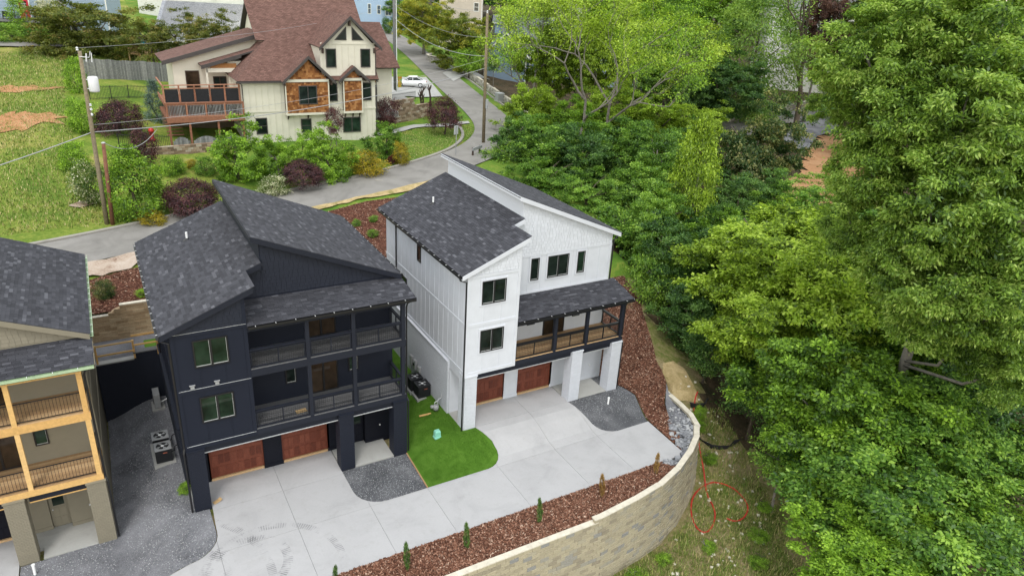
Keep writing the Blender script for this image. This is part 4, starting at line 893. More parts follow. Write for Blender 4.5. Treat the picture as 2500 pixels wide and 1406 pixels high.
fabric('silt_fence', 'torn black silt fence fabric at the upper end of the red hose', [(28.9, -2.0), (29.2, -2.15), (29.5, -2.2), (29.9, -2.1), (30.4, -1.85), (30.9, -1.55)], 0.6, 1)
fabric('silt_fence', 'crumpled black silt fence lying beside the straw bank', [(27.3, -1.0), (27.55, -1.2), (27.75, -1.5), (27.85, -1.8), (27.95, -2.1)], 0.28, 2)
fabric('silt_fence', 'low black silt fence running from the wall into the bushes', [(27.9, -3.6), (28.2, -4.1), (28.45, -4.55), (29.1, -4.78), (29.7, -4.8), (30.3, -4.72), (30.9, -4.5)], 0.38, 3)
bn = empty('black_bin', (38.6, -18.1, -3.85), 0.5); tag(bn, 'black bin lying on its side at the bottom right corner', 'bin')
q = MB(); q.prism([(-0.9, -0.35, 0), (-0.9, 0.35, 0), (-0.9, 0.42, 0.55), (-0.9, 0.2, 0.75), (-0.9, -0.2, 0.75), (-0.9, -0.42, 0.55)], (1.8, 0, 0)); q.build('body', 'unit_black', bn); bx('lid', 'black_fabric', bn, -0.97, -0.9, -0.45, 0.45, 0.0, 0.8); bx('handle', 'unit_black', bn, 0.9, 1.0, -0.3, 0.3, 0.6, 0.68)
# rough grass on the slope and loose stones
SL = [(15, -9.4), (19, -9.1), (22.7, -8.4), (24.9, -7.2), (26.4, -5.9), (27.3, -4.5), (27.8, -2.8), (29.4, -2.4), (31.4, -2.2), (30.9, -5.2), (29.6, -8.2), (28.4, -10.6), (27, -13.6), (20, -18), (14, -14)]
blades(SL, gz, 26000, 9, 'rough_grass', 'grass_blade', (0.06, 0.30), None, 'rough patchy grass on the slope below the curved block wall', 0.016, 0.9)
FD = [(-14, 28), (-2, 28.2), (-1.5, 36), (-3, 46), (-3.5, 60), (-3, 82), (-14, 82)]
blades(FD, gz, 30000, 10, 'field_grass', 'grass_blade', (0.08, 0.28), None, 'rough meadow grass on the open field at the upper left', 0.035, 0.9)
LW = [(21, 36.5), (30, 38.5), (37, 42.5), (38.6, 47), (39, 50), (31, 49), (26, 46), (22, 42)]
blades(LW, gz, 12000, 12, 'lawn_grass', 'grass_blade', (0.04, 0.12), None, 'mown grass of the corner lawn inside the road bend', 0.03, 0.9)
st = empty('loose_stones', (0, 0, 0)); tag(st, 'pale loose stones scattered over the grassy slope', 'stones'); st['kind'] = 'stuff'
rnd = random.Random(8)
for k, (x, y) in enumerate(scatter([(28.6, -0.6), (30.5, 0.2), (31, -2.6), (29.4, -8), (25.5, -12.5), (18, -12), (21, -9.3), (25, -7.3), (27.8, -4), (28.2, -1.6)], 110, rnd)):
    o = bpy.data.objects.new('stone', rms[k % 8]); COL.objects.link(o); o.parent = st; s = rnd.uniform(0.03, 0.10); o.location = (x, y, gz(x, y)+s*0.3); o.scale = (s, s, s*0.7); o.rotation_euler = (0, 0, rnd.uniform(0, 6)); o.material_slots[0].link = 'OBJECT'; o.material_slots[0].material = M['block_top']
# ------------------------------------------------------------------ cream house with red-brown roof
m_plain('cream_paint', (0.60, 0.57, 0.48), 0.6, 0.05, 1.5, 0.002, 50); m_plain('brown_trim', (0.055, 0.048, 0.046), 0.6, 0.1); m_plain('dark_brown', (0.05, 0.03, 0.022), 0.7, 0.15)
m_tone('cedar', [(0, (0.12, 0.04, 0.012)), (0.4, (0.22, 0.085, 0.026)), (0.8, (0.31, 0.135, 0.045)), (1, (0.40, 0.20, 0.08))], 0.85, 0.3, 18)
m_tone('deck_wood', [(0, (0.20, 0.085, 0.05)), (0.6, (0.28, 0.125, 0.075)), (1, (0.36, 0.18, 0.115))], 0.8, 0.25, 9)
m_tone('grey_wood', [(0, (0.14, 0.14, 0.14)), (0.5, (0.20, 0.20, 0.20)), (1, (0.28, 0.275, 0.27))], 0.9, 0.3, 6)
m_plain('soffit_tan', (0.17, 0.13, 0.09), 0.8, 0.15)
def m_farshingle(name, a, b, sc_=3.2):
    m, t, bs, o = nodes(name); bt = nd(t, 'ShaderNodeTexBrick'); bt.offset = 0.5; bt.inputs['Scale'].default_value = sc_
    bt.inputs['Color1'].default_value = (*a, 1); bt.inputs['Color2'].default_value = (*b, 1); bt.inputs['Mortar'].default_value = (*[q*0.55 for q in a], 1)
    bt.inputs['Mortar Size'].default_value = 0.03; bt.inputs['Brick Width'].default_value = 1.0; bt.inputs['Row Height'].default_value = 0.5
    uv = nd(t, 'ShaderNodeUVMap'); t.links.new(uv.outputs[0], bt.inputs['Vector'])
    n = noise(t, 1.2, 5, 0.6, geopos(t)); k = ramp(t, n.outputs[0], [(0.3, (0.85,)*3), (0.7, (1.12,)*3)])
    t.links.new(mixc(t, 1.0, bt.outputs[0], k.outputs[0], 'MULTIPLY'), bs.inputs['Base Color']); bs.inputs['Roughness'].default_value = 0.92; bs.inputs['Specular IOR Level'].default_value = 0.2
    bump(t, bs, bt.outputs['Fac'], -0.02); return m
m_farshingle('roof_red', (0.125, 0.068, 0.055), (0.195, 0.110, 0.090)); m_farshingle('roof_grey', (0.26, 0.27, 0.30), (0.40, 0.41, 0.44)); m_farshingle('roof_slate', (0.105, 0.115, 0.135), (0.19, 0.20, 0.225))
def roof_slab(name, poly, mat, parent, th=0.16, edge=None):
    "poly: 3-d outline of the top surface (planar); UVs in metres on the slope"
    P = [Vector(q) for q in poly]; n = (P[1]-P[0]).cross(P[2]-P[0]).normalized()
    if n.z < 0: n = -n; P.reverse()
    m = len(P); mb = MB(); mb.v = [tuple(q) for q in P]+[tuple(q-n*th) for q in P]; mb.t = [0.0]*(2*m)
    mb.f = [tuple(range(m)), tuple(range(2*m-1, m-1, -1))]+[(i, m+i, m+(i+1) % m, (i+1) % m) for i in range(m)]
    me = mb.mesh(name); uv = me.uv_layers.new(name='uv'); e = Vector((0, 0, 1)).cross(n); e = e.normalized() if e.length > 1e-6 else Vector((1, 0, 0)); s = n.cross(e)
    for lp in me.loops: c = Vector(me.vertices[lp.vertex_index].co); uv.data[lp.index].uv = (c.dot(e), c.dot(s))
    me.materials.append(M[mat]); me.materials.append(M[edge or 'brown_trim'])
    for k, p in enumerate(me.polygons): p.material_index = 0 if k == 0 else 1
    return link(name, me, None, parent)
def simple_window(H, u0, u1, z0, z1, v, fm='brown_trim', glass='glass', mull=0, bars=0, t=0.09, name='window'):
    f = MB()
    for b in ((u0, u1, z0, z0+t), (u0, u1, z1-t, z1), (u0, u0+t, z0+t, z1-t), (u1-t, u1, z0+t, z1-t)): f.box(b[0], b[1], v-0.06, v+0.02, b[2], b[3])
    for k in range(1, mull+1): x = u0+(u1-u0)*k/(mull+1); f.box(x-0.04, x+0.04, v-0.055, v+0.02, z0+t, z1-t)
    for k in range(1, bars+1): z = z0+(z1-z0)*k/(bars+1); f.box(u0+t, u1-t, v-0.05, v+0.02, z-0.03, z+0.03)
    o = f.build(name, fm, H); bx('pane', glass, o, u0+t, u1-t, v-0.02, v-0.01, z0+t, z1-t); return o
CH = empty('craftsman_house', (11.7, 46.0, 6.3)); tag(CH, 'tall cream house with red-brown roof, cedar shingled bays and peaked dormer', 'house')
cw = MB(); cw.box(0, 13.72, 0, 10, -1.2, 6.25)
cw.prism([(7.95, -0.02, 6.2), (13.74, -0.02, 6.2), (13.74, -0.02, 9.6), (11.02, -0.02, 12.35), (7.95, -0.02, 9.6)], (0, 7, 0)); cwl = cw.build('wall', 'cream_paint', CH)
for k in range(23):
    u = 0.15+k*0.6
    if u < 13.6: bx('batten', 'cream_paint', cwl, u-0.025, u+0.025, -0.045, -0.001, -1.0, 3.2); bx('batten', 'cream_paint', cwl, u-0.025, u+0.025, -0.045, -0.001, 3.35, 6.1)
for k in range(9): u = 8.25+k*0.66; bx('batten', 'cream_paint', cwl, u-0.025, u+0.025, -0.06, -0.021, 6.9, 9.7)
for z in (3.2, 6.65, 9.75): bx('trim_band', 'cream_paint', cwl, 0.0 if z < 4 else 8.0, 13.74, -0.07, -0.022, z, z+0.15)
def cedar(part, u0, u1, z0, ztop, v, seed):
    r = random.Random(seed); mb = MB(); z = z0; k = 0
    while z < z0+6:
        u = u0-(0.1 if k % 2 else 0); hit_ = False
        while u < u1:
            w_ = r.uniform(0.16, 0.30); a0, a1 = max(u, u0), min(u+w_, u1)
            if a1-a0 > 0.05 and z+0.12 < ztop((a0+a1)/2): mb.box(a0+0.004, a1-0.004, v-0.03-0.015*r.random(), v, z+r.uniform(-0.01, 0.01), z+0.20, r.uniform(0.001, 0.999)); hit_ = True
            u += w_
        z += 0.2; k += 1
        if not hit_: break
    return mb.build('cedar_shingles', 'cedar', part, False, 'stuff')
def cross_gable(u0, u1, zu, zp, v0, v1, mat='roof_red'):
    um = (u0+u1)/2
    for a in (u0, u1): 
        r = roof_slab('gable_roof', [(a, v0, zu), (um, v0, zp), (um, v1, zp), (a, v1, zu)], mat, CH, 0.12)
        n = MB(); n.obox((a, v0-0.05, zu-0.02), Vector((um-a, 0, zp-zu)), (0, 0.06, 0), (0, 0, -0.32)); n.build('rake_board', 'brown_trim', r)
# bays
for u0, u1, v0, wz in ((4.15, 8.5, -0.6, 3.0), (10.12, 12.1, -0.5, 3.0)):
    b = bx('bay', 'dark_brown', CH, u0, u1, v0, -0.001, wz, 6.25); cedar(b, u0+0.02, u1-0.02, wz+0.12, lambda u: 6.15, v0, 3)
    for a in (u0-0.06, u1-0.06): bx('corner_board', 'cream_paint', b, a, a+0.12, v0-0.05, v0+0.02, wz, 6.2)
    bx('sill_board', 'cream_paint', b, u0-0.08, u1+0.08, v0-0.07, 0.0, wz-0.12, wz+0.1)
    for a in (u0+0.15, (u0+u1)/2, u1-0.25): 
        q = MB(); q.prism([(a, v0+0.05, wz-0.13), (a, -0.05, wz-0.13), (a, -0.05, wz-0.62)], (0.1, 0, 0)); q.build('bracket', 'dark_brown', b)
cross_gable(3.8, 9.2, 6.25, 8.75, -1.0, 3.4); cross_gable(9.5, 12.9, 6.28, 7.72, -0.9, 0.6); cross_gable(7.75, 14.35, 9.5, 12.55, -0.55, 7.5)
for u0, u1, zu, zp, v in ((4.15, 8.5, 6.25, 8.45, -0.62), (10.2, 12.05, 6.3, 7.35, -0.52)):
    um = (u0+u1)/2; g = MB(); g.prism([(u0-0.1, v, zu), (u1+0.1, v, zu), (um, v, zp)], (0, 0.5, 0)); gp = g.build('gable_wall', 'dark_brown', CH)
    cedar(gp, u0, u1, zu+0.2, lambda u, um=um, zp=zp, zu=zu, u0=u0, u1=u1: zp-(zp-zu)*abs(u-um)/((u1-u0)/2+0.1)-0.05, v, 5)
    bx('trim_band', 'cream_paint', gp, u0-0.05, u1+0.05, v-0.08, v-0.005, zu-0.08, zu+0.18)
for u, v, z in ((8.1, -0.35, 9.35), (13.55, -0.35, 9.35), (4.0, -0.8, 6.3), (8.7, -0.8, 6.3), (10.95, -0.4, 12.0)): bx('bracket', 'dark_brown', CH, u, u+0.14, v-0.1, v+0.34, z-0.45, z+0.05)
# windows
simple_window(CH, 5.43, 7.28, 3.96, 5.81, -0.65, 'brown_trim', 'glass', 1)
for u0, u1, z0, z1 in ((8.52, 9.58, 7.48, 9.33), (12.17, 13.22, 7.48, 9.33), (8.62, 9.58, 4.08, 5.94), (12.2, 13.25, 4.08, 5.94)): simple_window(CH, u0, u1, z0, z1, -0.05)
simple_window(CH, 1.13, 2.25, 1.02, 2.65, -0.03, bars=1); simple_window(CH, 5.63, 6.7, 0.98, 2.4, -0.03, 'brown_trim', 'glass_green', 0, 1); simple_window(CH, 10.06, 12.0, 0.79, 2.38, -0.03, 'brown_trim', 'glass_green', 1)
for s in (-1, 1):
    q = MB(); a = 11.02+s*0.28; b_ = 11.02+s*1.55; q.prism([(a, -0.07, 10.15), (b_, -0.07, 10.15), (a, -0.07, 11.5)], (0, 0.06, 0)); f = q.build('window', 'brown_trim', CH)
    q = MB(); a = 11.02+s*0.38; b_ = 11.02+s*1.32; q.prism([(a, -0.09, 10.25), (b_, -0.09, 10.25), (a, -0.09, 11.27)], (0, 0.015, 0)); q.build('pane', 'glass', f)
# main roof, hip, rear wing roofs
zr_ = lambda v: 6.3+0.8*(v+0.45)
roof_slab('roof', [(-0.4, -0.45, zr_(-0.45)), (14.0, -0.45, zr_(-0.45)), (14.6, 9.6, zr_(9.6)), (3.1, 9.6, zr_(9.6)), (3.4, 3.8, zr_(3.8))], 'roof_red', CH)
roof_slab('roof', [(-0.4, -0.45, 6.3), (3.4, 3.8, 9.7), (3.4, 8, 9.7), (-0.4, 8, 6.3)], 'roof_red', CH)
roof_slab('roof', [(3.1, 9.6, zr_(9.6)), (14.6, 9.6, zr_(9.6)), (14.6, 18, 7.6), (3.1, 18, 7.6)], 'roof_red', CH)
q = MB(); q.prism([(3.55, 3.9, 9.5), (3.55, 9.6, 14.0), (3.55, 15, 9.5)], (0.3, 0, 0)); q.build('gable_wall', 'cream_paint', CH)
q = MB(); q.obox((2.75, 3.9, 9.55), (0.75, 0, 0), (0, 5.7, 4.56), (0, 0, 0.06)); q.build('soffit', 'soffit_tan', CH)
roof_slab('roof', [(2.5, 3.75, 9.72), (3.45, 3.75, 9.72), (3.45, 9.6, zr_(9.6)), (2.5, 9.6, zr_(9.6))], 'roof_red', CH, 0.1)
# wing on the left with two sloping roofs
wz = lambda u: 7.5+0.285*(u+6.3)
q = MB(); q.prism([(-5.3, 6, -0.5), (3.2, 6, -0.5), (3.2, 6, wz(3.2)-0.1), (-5.3, 6, wz(-5.3)-0.1)], (0, 6, 0)); wgl = q.build('wing_wall', 'cream_paint', CH)
roof_slab('roof', [(-6.3, 5.4, wz(-6.3)), (3.4, 5.4, wz(3.4)), (3.4, 12, wz(3.4)), (-6.3, 12, wz(-6.3))], 'roof_red', CH)
MB().obox((-6.3, 5.34, wz(-6.3)), (9.2, 0, 9.2*0.285), (0, 0.06, 0), (0, 0, -0.4)).build('rake_board', 'brown_trim', CH)
roof_slab('roof', [(-2.9, 3.9, 7.25), (2.4, 3.9, 8.75), (2.4, 6.2, 8.75), (-2.9, 6.2, 7.25)], 'roof_red', CH); MB().obox((-2.9, 3.84, 7.25), (3.9, 0, 1.1), (0, 0.06, 0), (0, 0, -0.36)).build('rake_board', 'brown_trim', CH)
bx('porch_wall', 'cream_paint', CH, -0.3, 3.0, 4.4, 6.0, 3.0, 7.6); bx('porch_beam', 'cream_paint', CH, -2.4, 0.4, 4.1, 4.3, 6.55, 6.95); bx('porch_panel', 'cedar', CH, -2.0, 0.5, 4.2, 4.28, 6.95, 7.4); bx('porch_post', 'cream_paint', CH, -2.5, -2.3, 4.1, 4.3, 3.1, 7.0)
simple_window(CH, -4.2, -2.9, 4.3, 6.5, 5.97, 'dark_brown', 'glass_brown'); simple_window(CH, -1.6, -0.3, 3.2, 5.9, 5.96, 'dark_brown', 'glass', 1, name='door')
# right side wing and porch
roof_slab('roof', [(13.6, 4.4, 6.85), (18.3, 4.4, 6.85), (18.0, 10, 11.3), (13.6, 10, 11.3)], 'roof_red', CH)
roof_slab('roof', [(13.6, 10, 11.3), (18.0, 10, 11.3), (18.2, 15, 7.2), (13.6, 15, 7.2)], 'roof_red', CH)
bx('side_wall', 'cream_paint', CH, 13.73, 17.6, 5.2, 14, -0.8, 6.9); roof_slab('roof', [(13.75, 3.0, 6.5), (15.2, 3.0, 5.6), (15.2, 5.3, 5.6), (13.75, 5.3, 6.5)], 'roof_red', CH, 0.12)
bx('porch_panel', 'cedar', CH, 13.76, 14.9, 3.1, 3.2, 5.45, 5.8); bx('porch_beam', 'cream_paint', CH, 13.76, 15.1, 3.0, 3.2, 5.2, 5.44)
for u in (13.85, 14.9): bx('porch_post', 'brown_trim', CH, u-0.1, u+0.12, 3.0, 3.25, 2.2, 5.2)
bx('porch_floor', 'slab', CH, 13.75, 17.5, 2.9, 5.2, 1.6, 2.2)
ds = lambda pts: MB().tube(pts, 0.05, 6).build('downspout', 'brown_trim', CH)
ds([(-0.3, -0.45, 6.2), (0.1, -0.1, 5.9), (0.1, -0.1, -0.3)]); ds([(14.2, -0.4, 9.4), (13.82, -0.05, 9.1), (13.82, -0.05, -0.4)])
bx('gutter', 'brown_trim', CH, -0.5, 4.0, -0.6, -0.46, 6.1, 6.24)
# deck on posts, with gates below
DK = empty('wooden_deck', (11.7, 46.0, 6.3)); tag(DK, 'reddish brown two-level wooden deck on posts at the left of the cream house', 'deck')
dkp = bx('platform', 'deck_wood', DK, -6.95, -0.05, -1.0, 5.9, 2.75, 3.05); bx('fascia', 'deck_wood', dkp, -7.02, -0.02, -1.07, -1.001, 2.68, 3.15)
up_ = bx('upper_platform', 'deck_wood', DK, -6.95, -0.05, 0.4, 5.9, 4.0, 4.2)
for u in (-6.85, -5.05, -2.5, -0.2): bx('post', 'deck_wood', DK, u-0.09, u+0.09, -0.95, -0.77, -0.9, 2.75)
for lv, (v, z0, z1, pan) in enumerate(((-0.98, 3.15, 4.5, 'grey_wood'), (0.35, 4.2, 5.95, 'black_fabric'))):
    r = MB(); r.box(-7.0, -0.05, v-0.08, v+0.08, z1-0.08, z1); ra = r.build('railing', 'deck_wood', DK); bx('rail', 'deck_wood', ra, -7.0, -0.05, v-0.04, v+0.04, z0+0.02, z0+0.12); bx('rail', 'deck_wood', ra, -7.0, -0.05, v-0.04, v+0.04, z1-0.38 if lv else z1-0.2, z1-0.30 if lv else z1-0.12)
    n = 4 if lv == 0 else 5
    for k in range(n+1): u = -6.9+6.8*k/n; bx('rail_post', 'deck_wood', ra, u-0.07, u+0.07, v-0.07, v+0.07, z0, z1-0.081)
    if lv: 
        for k in range(n): u = -6.83+6.8*k/n; bx('screen_panel', pan, ra, u+0.02, u+6.8/n-0.16, v-0.01, v+0.01, z0+0.14, z1-0.40)
    else:
        for k in range(52): u = -6.8+k*0.128; bx('baluster', pan, ra, u, u+0.05, v-0.02, v+0.02, z0+0.12, z1-0.2)
    bx('side_rail', 'deck_wood', ra, -7.0, -6.88, v, 5.8, z1-0.1, z1)
for k in range(9): bx('stair_tread', 'deck_wood', DK, -6.9, -5.4, 1.0+k*0.28, 1.3+k*0.28, 0.0+k*0.3, 0.06+k*0.3)
bx('back_wall', 'soffit_tan', DK, -6.9, -0.02, 5.5, 5.6, -0.6, 2.7)
for u0, u1 in ((-6.7, -5.2), (-4.9, -2.65), (-2.35, -0.35)):
    n = int((u1-u0)/0.17); gt2 = bx('gate', 'grey_wood', DK, u0, u1, -0.86, -0.83, 0.35, 0.45)
    for k in range(n):
        a = u0+(u1-u0)*k/n; f = 1-((k+0.5)/n*2-1)**2; bx('gate_board', 'grey_wood', gt2, a+0.008, a+(u1-u0)/n-0.008, -0.90, -0.861, -0.4, 0.85+0.45*f)
block_wall('stone_wall', 'brown stacked stone wall under the wooden deck and gates', [(1.8, 42.6), (5.5, 43.2), (11.4, 44.0)], lambda x, y: 7.2, lambda x, y: terrain(x, y)-0.1, 1, 'stone_brown', 0.5, 0.2, 0.35, 0.015, 60, 'stone_brown', 4, 0.06)
block_wall('stone_wall', 'brown stacked stone wall right of the cream house below the parked car', [(26.2, 50.6), (30.5, 52.5), (35.5, 55.0)], lambda x, y: 9.1 if x < 33 else 8.2, lambda x, y: terrain(x, y)-0.1, 1, 'stone_brown', 0.55, 0.22, 0.35, 0.015, 60, 'stone_brown', 5, 0.08)
struct(sheet('terrace', [(26.2, 50.9), (30.5, 52.8), (33.2, 54.2), (34.5, 66), (27, 66), (25.5, 60)], lambda x, y: 8.6, 0.05, 'slab', 2.0, 2.2))
# ------------------------------------------------------------------ houses farther off
m_plain('blue_paint', (0.30, 0.38, 0.47), 0.65, 0.06, 1.0); m_plain('light_blue', (0.38, 0.49, 0.66), 0.65, 0.05, 1.0); m_plain('slate_blue', (0.19, 0.26, 0.34), 0.65, 0.06, 1.0); m_plain('beige_paint', (0.55, 0.48, 0.40), 0.65, 0.05, 1.0)
m_plain('red_paint', (0.46, 0.02, 0.035), 0.45, 0.05, 1.0); m_plain('offwhite', (0.70, 0.69, 0.65), 0.6, 0.05, 1.0); m_plain('teal_paint', (0.02, 0.25, 0.36), 0.3, 0.05, 2)
m_tone('stone_grey', [(0, (0.22, 0.20, 0.17)), (0.5, (0.33, 0.31, 0.27)), (1, (0.44, 0.42, 0.37))], 0.92, 0.2, 8, 0.02)
def siding(H, wall, w_, h, v, mat, z0=0.2, step=0.2):
    mb = MB(); z = z0
    while z < h-0.1: mb.box(0.01, w_-0.01, v-0.03, v, z, z+0.035); z += step
    mb.build('siding_laps', mat, wall, False, 'stuff')
def gable_house(name, label, loc, rz, w_, d, h, pitch, wall, roof, ridge='x', over=0.5, wins=(), trim='offwhite', base=-3.0):
    "box house; front faces -y; ridge along the front ('x') or front gable ('y')"
    H = empty(name, loc, rz); tag(H, label, 'house')
    b = MB(); b.box(0, w_, 0, d, base, h); wo = b.build('wall', wall, H); siding(H, wo, w_, h, 0.0, wall)
    if ridge == 'x':
        zr = h+pitch*d/2; g = MB(); g.prism([(0.01, 0, h), (0.01, d, h), (0.01, d/2, zr)], (w_-0.02, 0, 0)); g.build('gable_wall', wall, H)
        ze = h-pitch*over
        for s in (0, 1):
            y0, y1 = (-over, d/2) if s == 0 else (d+over, d/2)
            r = roof_slab('roof', [(-over, y0, ze), (w_+over, y0, ze), (w_+over, y1, zr), (-over, y1, zr)], roof, H, 0.15, trim)
        bx('fascia', trim, H, -over, w_+over, -over-0.04, -over, ze-0.3, ze-0.02)
        for x in (-over-0.02, w_+over-0.06):
            for s in (-1, 1): MB().obox((x, d/2+s*(d/2+over), ze), Vector((0, -s*(d/2+over), zr-ze)), (0.08, 0, 0), (0, 0, -0.3)).build('rake_board', trim, H)
    else:
        zr = h+pitch*w_/2; g = MB(); g.prism([(0, 0.01, h), (w_, 0.01, h), (w_/2, 0.01, zr)], (0, d-0.02, 0)); g.build('gable_wall', wall, H); ze = h-pitch*over
        for s in (0, 1):
            x0, x1 = (-over, w_/2) if s == 0 else (w_+over, w_/2)
            roof_slab('roof', [(x0, -over, ze), (x1, -over, zr), (x1, d+over, zr), (x0, d+over, ze)], roof, H, 0.15, trim)
            MB().obox((x0, -over-0.05, ze), Vector((x1-x0, 0, zr-ze)), (0, 0.08, 0), (0, 0, -0.32)).build('rake_board', trim, H)
    for k in (0, w_-0.16): bx('corner_board', trim, H, k, k+0.16, -0.05, 0.0, base, h)
    for q in wins: simple_window(H, *q[:4], 0.0, trim, 'glass', q[4] if len(q) > 4 else 0, q[5] if len(q) > 5 else 1, 0.12)
    return H
bh = gable_house('blue_house', 'pale blue house with a red door, cut off by the top left corner', (-14.5, 100.0, 14.0), -0.25, 18, 9, 6.0, 0.5, 'blue_paint', 'roof_slate', 'x', 0.5, ())
dr = bx('door', 'red_paint', bh, 6.9, 8.1, -0.12, -0.03, 0.02, 2.5); bx('door_light', 'glass', dr, 7.15, 7.85, -0.14, -0.121, 1.3, 2.3)
for k in range(1, 3): bx('glazing_bar', 'offwhite', dr, 7.15+k*0.233-0.02, 7.15+k*0.233+0.02, -0.15, -0.141, 1.3, 2.3)
for z in (1.63, 1.96): bx('glazing_bar', 'offwhite', dr, 7.15, 7.85, -0.152, -0.142, z-0.02, z+0.02)
for q in ((6.72, 6.88, 2.7), (8.12, 8.28, 2.7)): bx('door_trim', 'offwhite', dr, q[0], q[1], -0.1, -0.031, 0.0, q[2])
pd = bx('porch_deck', 'grey_wood', bh, 3.0, 14.0, -3.0, -0.06, -0.25, 0.0); 
for k in range(7): bx('post', 'grey_wood', bh, 3.1+k*1.75, 3.25+k*1.75, -2.9, -2.75, -2.5, 1.0)
bx('rail', 'black_metal', bh, 3.0, 14.0, -2.9, -2.84, 0.95, 1.0)
for k in range(60): bx('baluster', 'black_metal', bh, 3.15+k*0.18, 3.18+k*0.18, -2.88, -2.85, 0.05, 0.95)
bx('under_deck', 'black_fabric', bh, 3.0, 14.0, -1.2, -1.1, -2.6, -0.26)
for k, x in enumerate((5.4, 9.3, 10.8)):
    c = empty('patio_chair', (-14.5+x*0.97-0.3, 98.2-x*0.25, 14.0), 0.3*k); tag(c, ['dark covered grill at the left end of the blue house deck', 'dark patio chair right of the red door', 'dark patio chair farther right of the red door'][k], 'chair' if k else 'grill')
    bx('seat', 'black_fabric', c, -0.35, 0.35, -0.35, 0.35, 0.3, 0.42); bx('back', 'black_fabric', c, -0.35, 0.35, 0.28, 0.36, 0.42, 1.0)
    for sx in (-0.32, 0.28):
        for sy in (-0.32, 0.28): bx('leg', 'black_metal', c, sx, sx+0.04, sy, sy+0.04, 0.0, 0.3)
gh = gable_house('grey_roof_house', 'low house with a broad light grey shingle roof behind the row of trees', (8.2, 88.0, 9.5), -0.42, 19, 12, 3.3, 0.75, 'offwhite', 'roof_grey', 'x', 0.5, ())
gable_house('cream_row_house', 'cream walled house along the top edge above the light grey roof', (9, 124, 13), -0.5, 22, 8, 8, 0.5, 'offwhite', 'roof_slate', 'x', 0.5, [(13, 14.2, 3.3, 4.9)])
gable_house('light_blue_house', 'light blue sided house with white windows behind the red-brown roof', (52.0, 143.0, 10.2), -0.45, 14, 10, 9, 0.5, 'light_blue', 'roof_slate', 'x', 0.5, [(6.2, 7.0, 3.4, 5.6), (8.3, 9.2, 3.4, 5.4), (10.2, 11.6, 3.2, 5.2, 1)])
gable_house('beige_house', 'tall beige sided house at the top edge left of the bungalow', (66.0, 119.0, 8.5), -0.5, 9, 9, 12, 0.5, 'beige_paint', 'roof_slate', 'x', 0.4, [(7.2, 8.3, 7.6, 9.4)])
bg_ = gable_house('bungalow', 'slate blue bungalow with white trim and front gable behind the tall sparse tree', (61.6, 89.6, 7.3), -0.52, 7.6, 9, 3.4, 0.95, 'slate_blue', 'roof_slate', 'y', 0.5, [(0.7, 1.5, 0.9, 2.5), (1.6, 2.4, 0.9, 2.5), (4.9, 6.9, 0.6, 2.7, 1)])
roof_slab('roof', [(3.8, 2.0, 4.0), (17.5, 2.0, 4.0), (17.5, 8.5, 9.5), (2.0, 8.5, 9.5)], 'roof_slate', bg_, 0.15, 'offwhite'); roof_slab('roof', [(2.0, 8.5, 9.5), (17.5, 8.5, 9.5), (17.5, 15, 4.5), (0.0, 15, 4.5)], 'roof_slate', bg_, 0.15, 'offwhite')
bx('wing_wall', 'slate_blue', bg_, 7.6, 17.3, 3.0, 14, -3, 4.2); bx('porch_beam', 'offwhite', bg_, 7.6, 17.4, 1.9, 2.1, 3.6, 4.0)
for u in (8.2, 12.5, 17.0): bx('porch_post', 'offwhite', bg_, u, u+0.25, 1.9, 2.1, -0.5, 3.6)
g = MB(); g.prism([(11.5, 1.2, 3.9), (17.0, 1.2, 3.9), (14.2, 1.2, 6.4)], (0, 2, 0)); g.build('gable_panel', 'cedar', bg_)
for s in (-1, 1): roof_slab('roof', [(14.25+s*3.2, 0.8, 3.6), (14.25, 0.8, 6.6), (14.25, 4.5, 6.6), (14.25+s*3.2, 4.5, 3.6)], 'roof_slate', bg_, 0.12, 'offwhite')
simple_window(bg_, 14.8, 16.4, 0.6, 2.8, 2.98, 'offwhite', 'glass', 1, 1, 0.12)
d2 = MB(); d2.box(1.5, 4.6, 6.5, 9, 6.2, 8.2); d2.build('dormer', 'slate_blue', bg_); roof_slab('roof', [(1.0, 6.0, 8.1), (5.0, 6.0, 8.1), (5.0, 10, 9.3), (1.0, 10, 9.3)], 'roof_slate', bg_, 0.15, 'offwhite'); simple_window(bg_, 3.0, 4.2, 6.6, 7.8, 6.48, 'offwhite', 'glass', 0, 0, 0.12)
fb = empty('flat_blue_house', (81.5, 81.5, 9.0), -0.52); tag(fb, 'flat roofed pale blue house partly hidden behind the trees', 'house')
w0 = bx('wall', 'blue_paint', fb, 0, 15, 0, 10, -5, 7.0); siding(fb, w0, 15, 7, 0, 'blue_paint'); bx('roof', 'roof_deck', fb, -0.4, 15.4, -0.5, 10.4, 7.05, 7.35); bx('fascia', 'offwhite', fb, -0.42, 15.42, -0.56, -0.501, 6.95, 7.4)
for u in (3, 8, 12): simple_window(fb, u, u+1.3, 2.0, 4.0, 0, 'offwhite', 'glass', 0, 1, 0.12)
gable_house('porch_house', 'white gabled porch of a house with brown roof at the top edge', (88.5, 106, 13.0), -0.5, 4.2, 8, 5.6, 0.45, 'offwhite', 'roof_red', 'y', 0.3, [(0.8, 3.4, 1.5, 4.6, 1)])
gable_house('far_white_house', 'white house glimpsed between the dead tree and feathery tree', (119, 77, 5.0), -0.6, 18, 10, 16, 0.5, 'offwhite', 'roof_slate', 'x', 0.4, [(3, 4, 10, 12), (8, 9.2, 10, 12), (12, 13.2, 9, 11)])
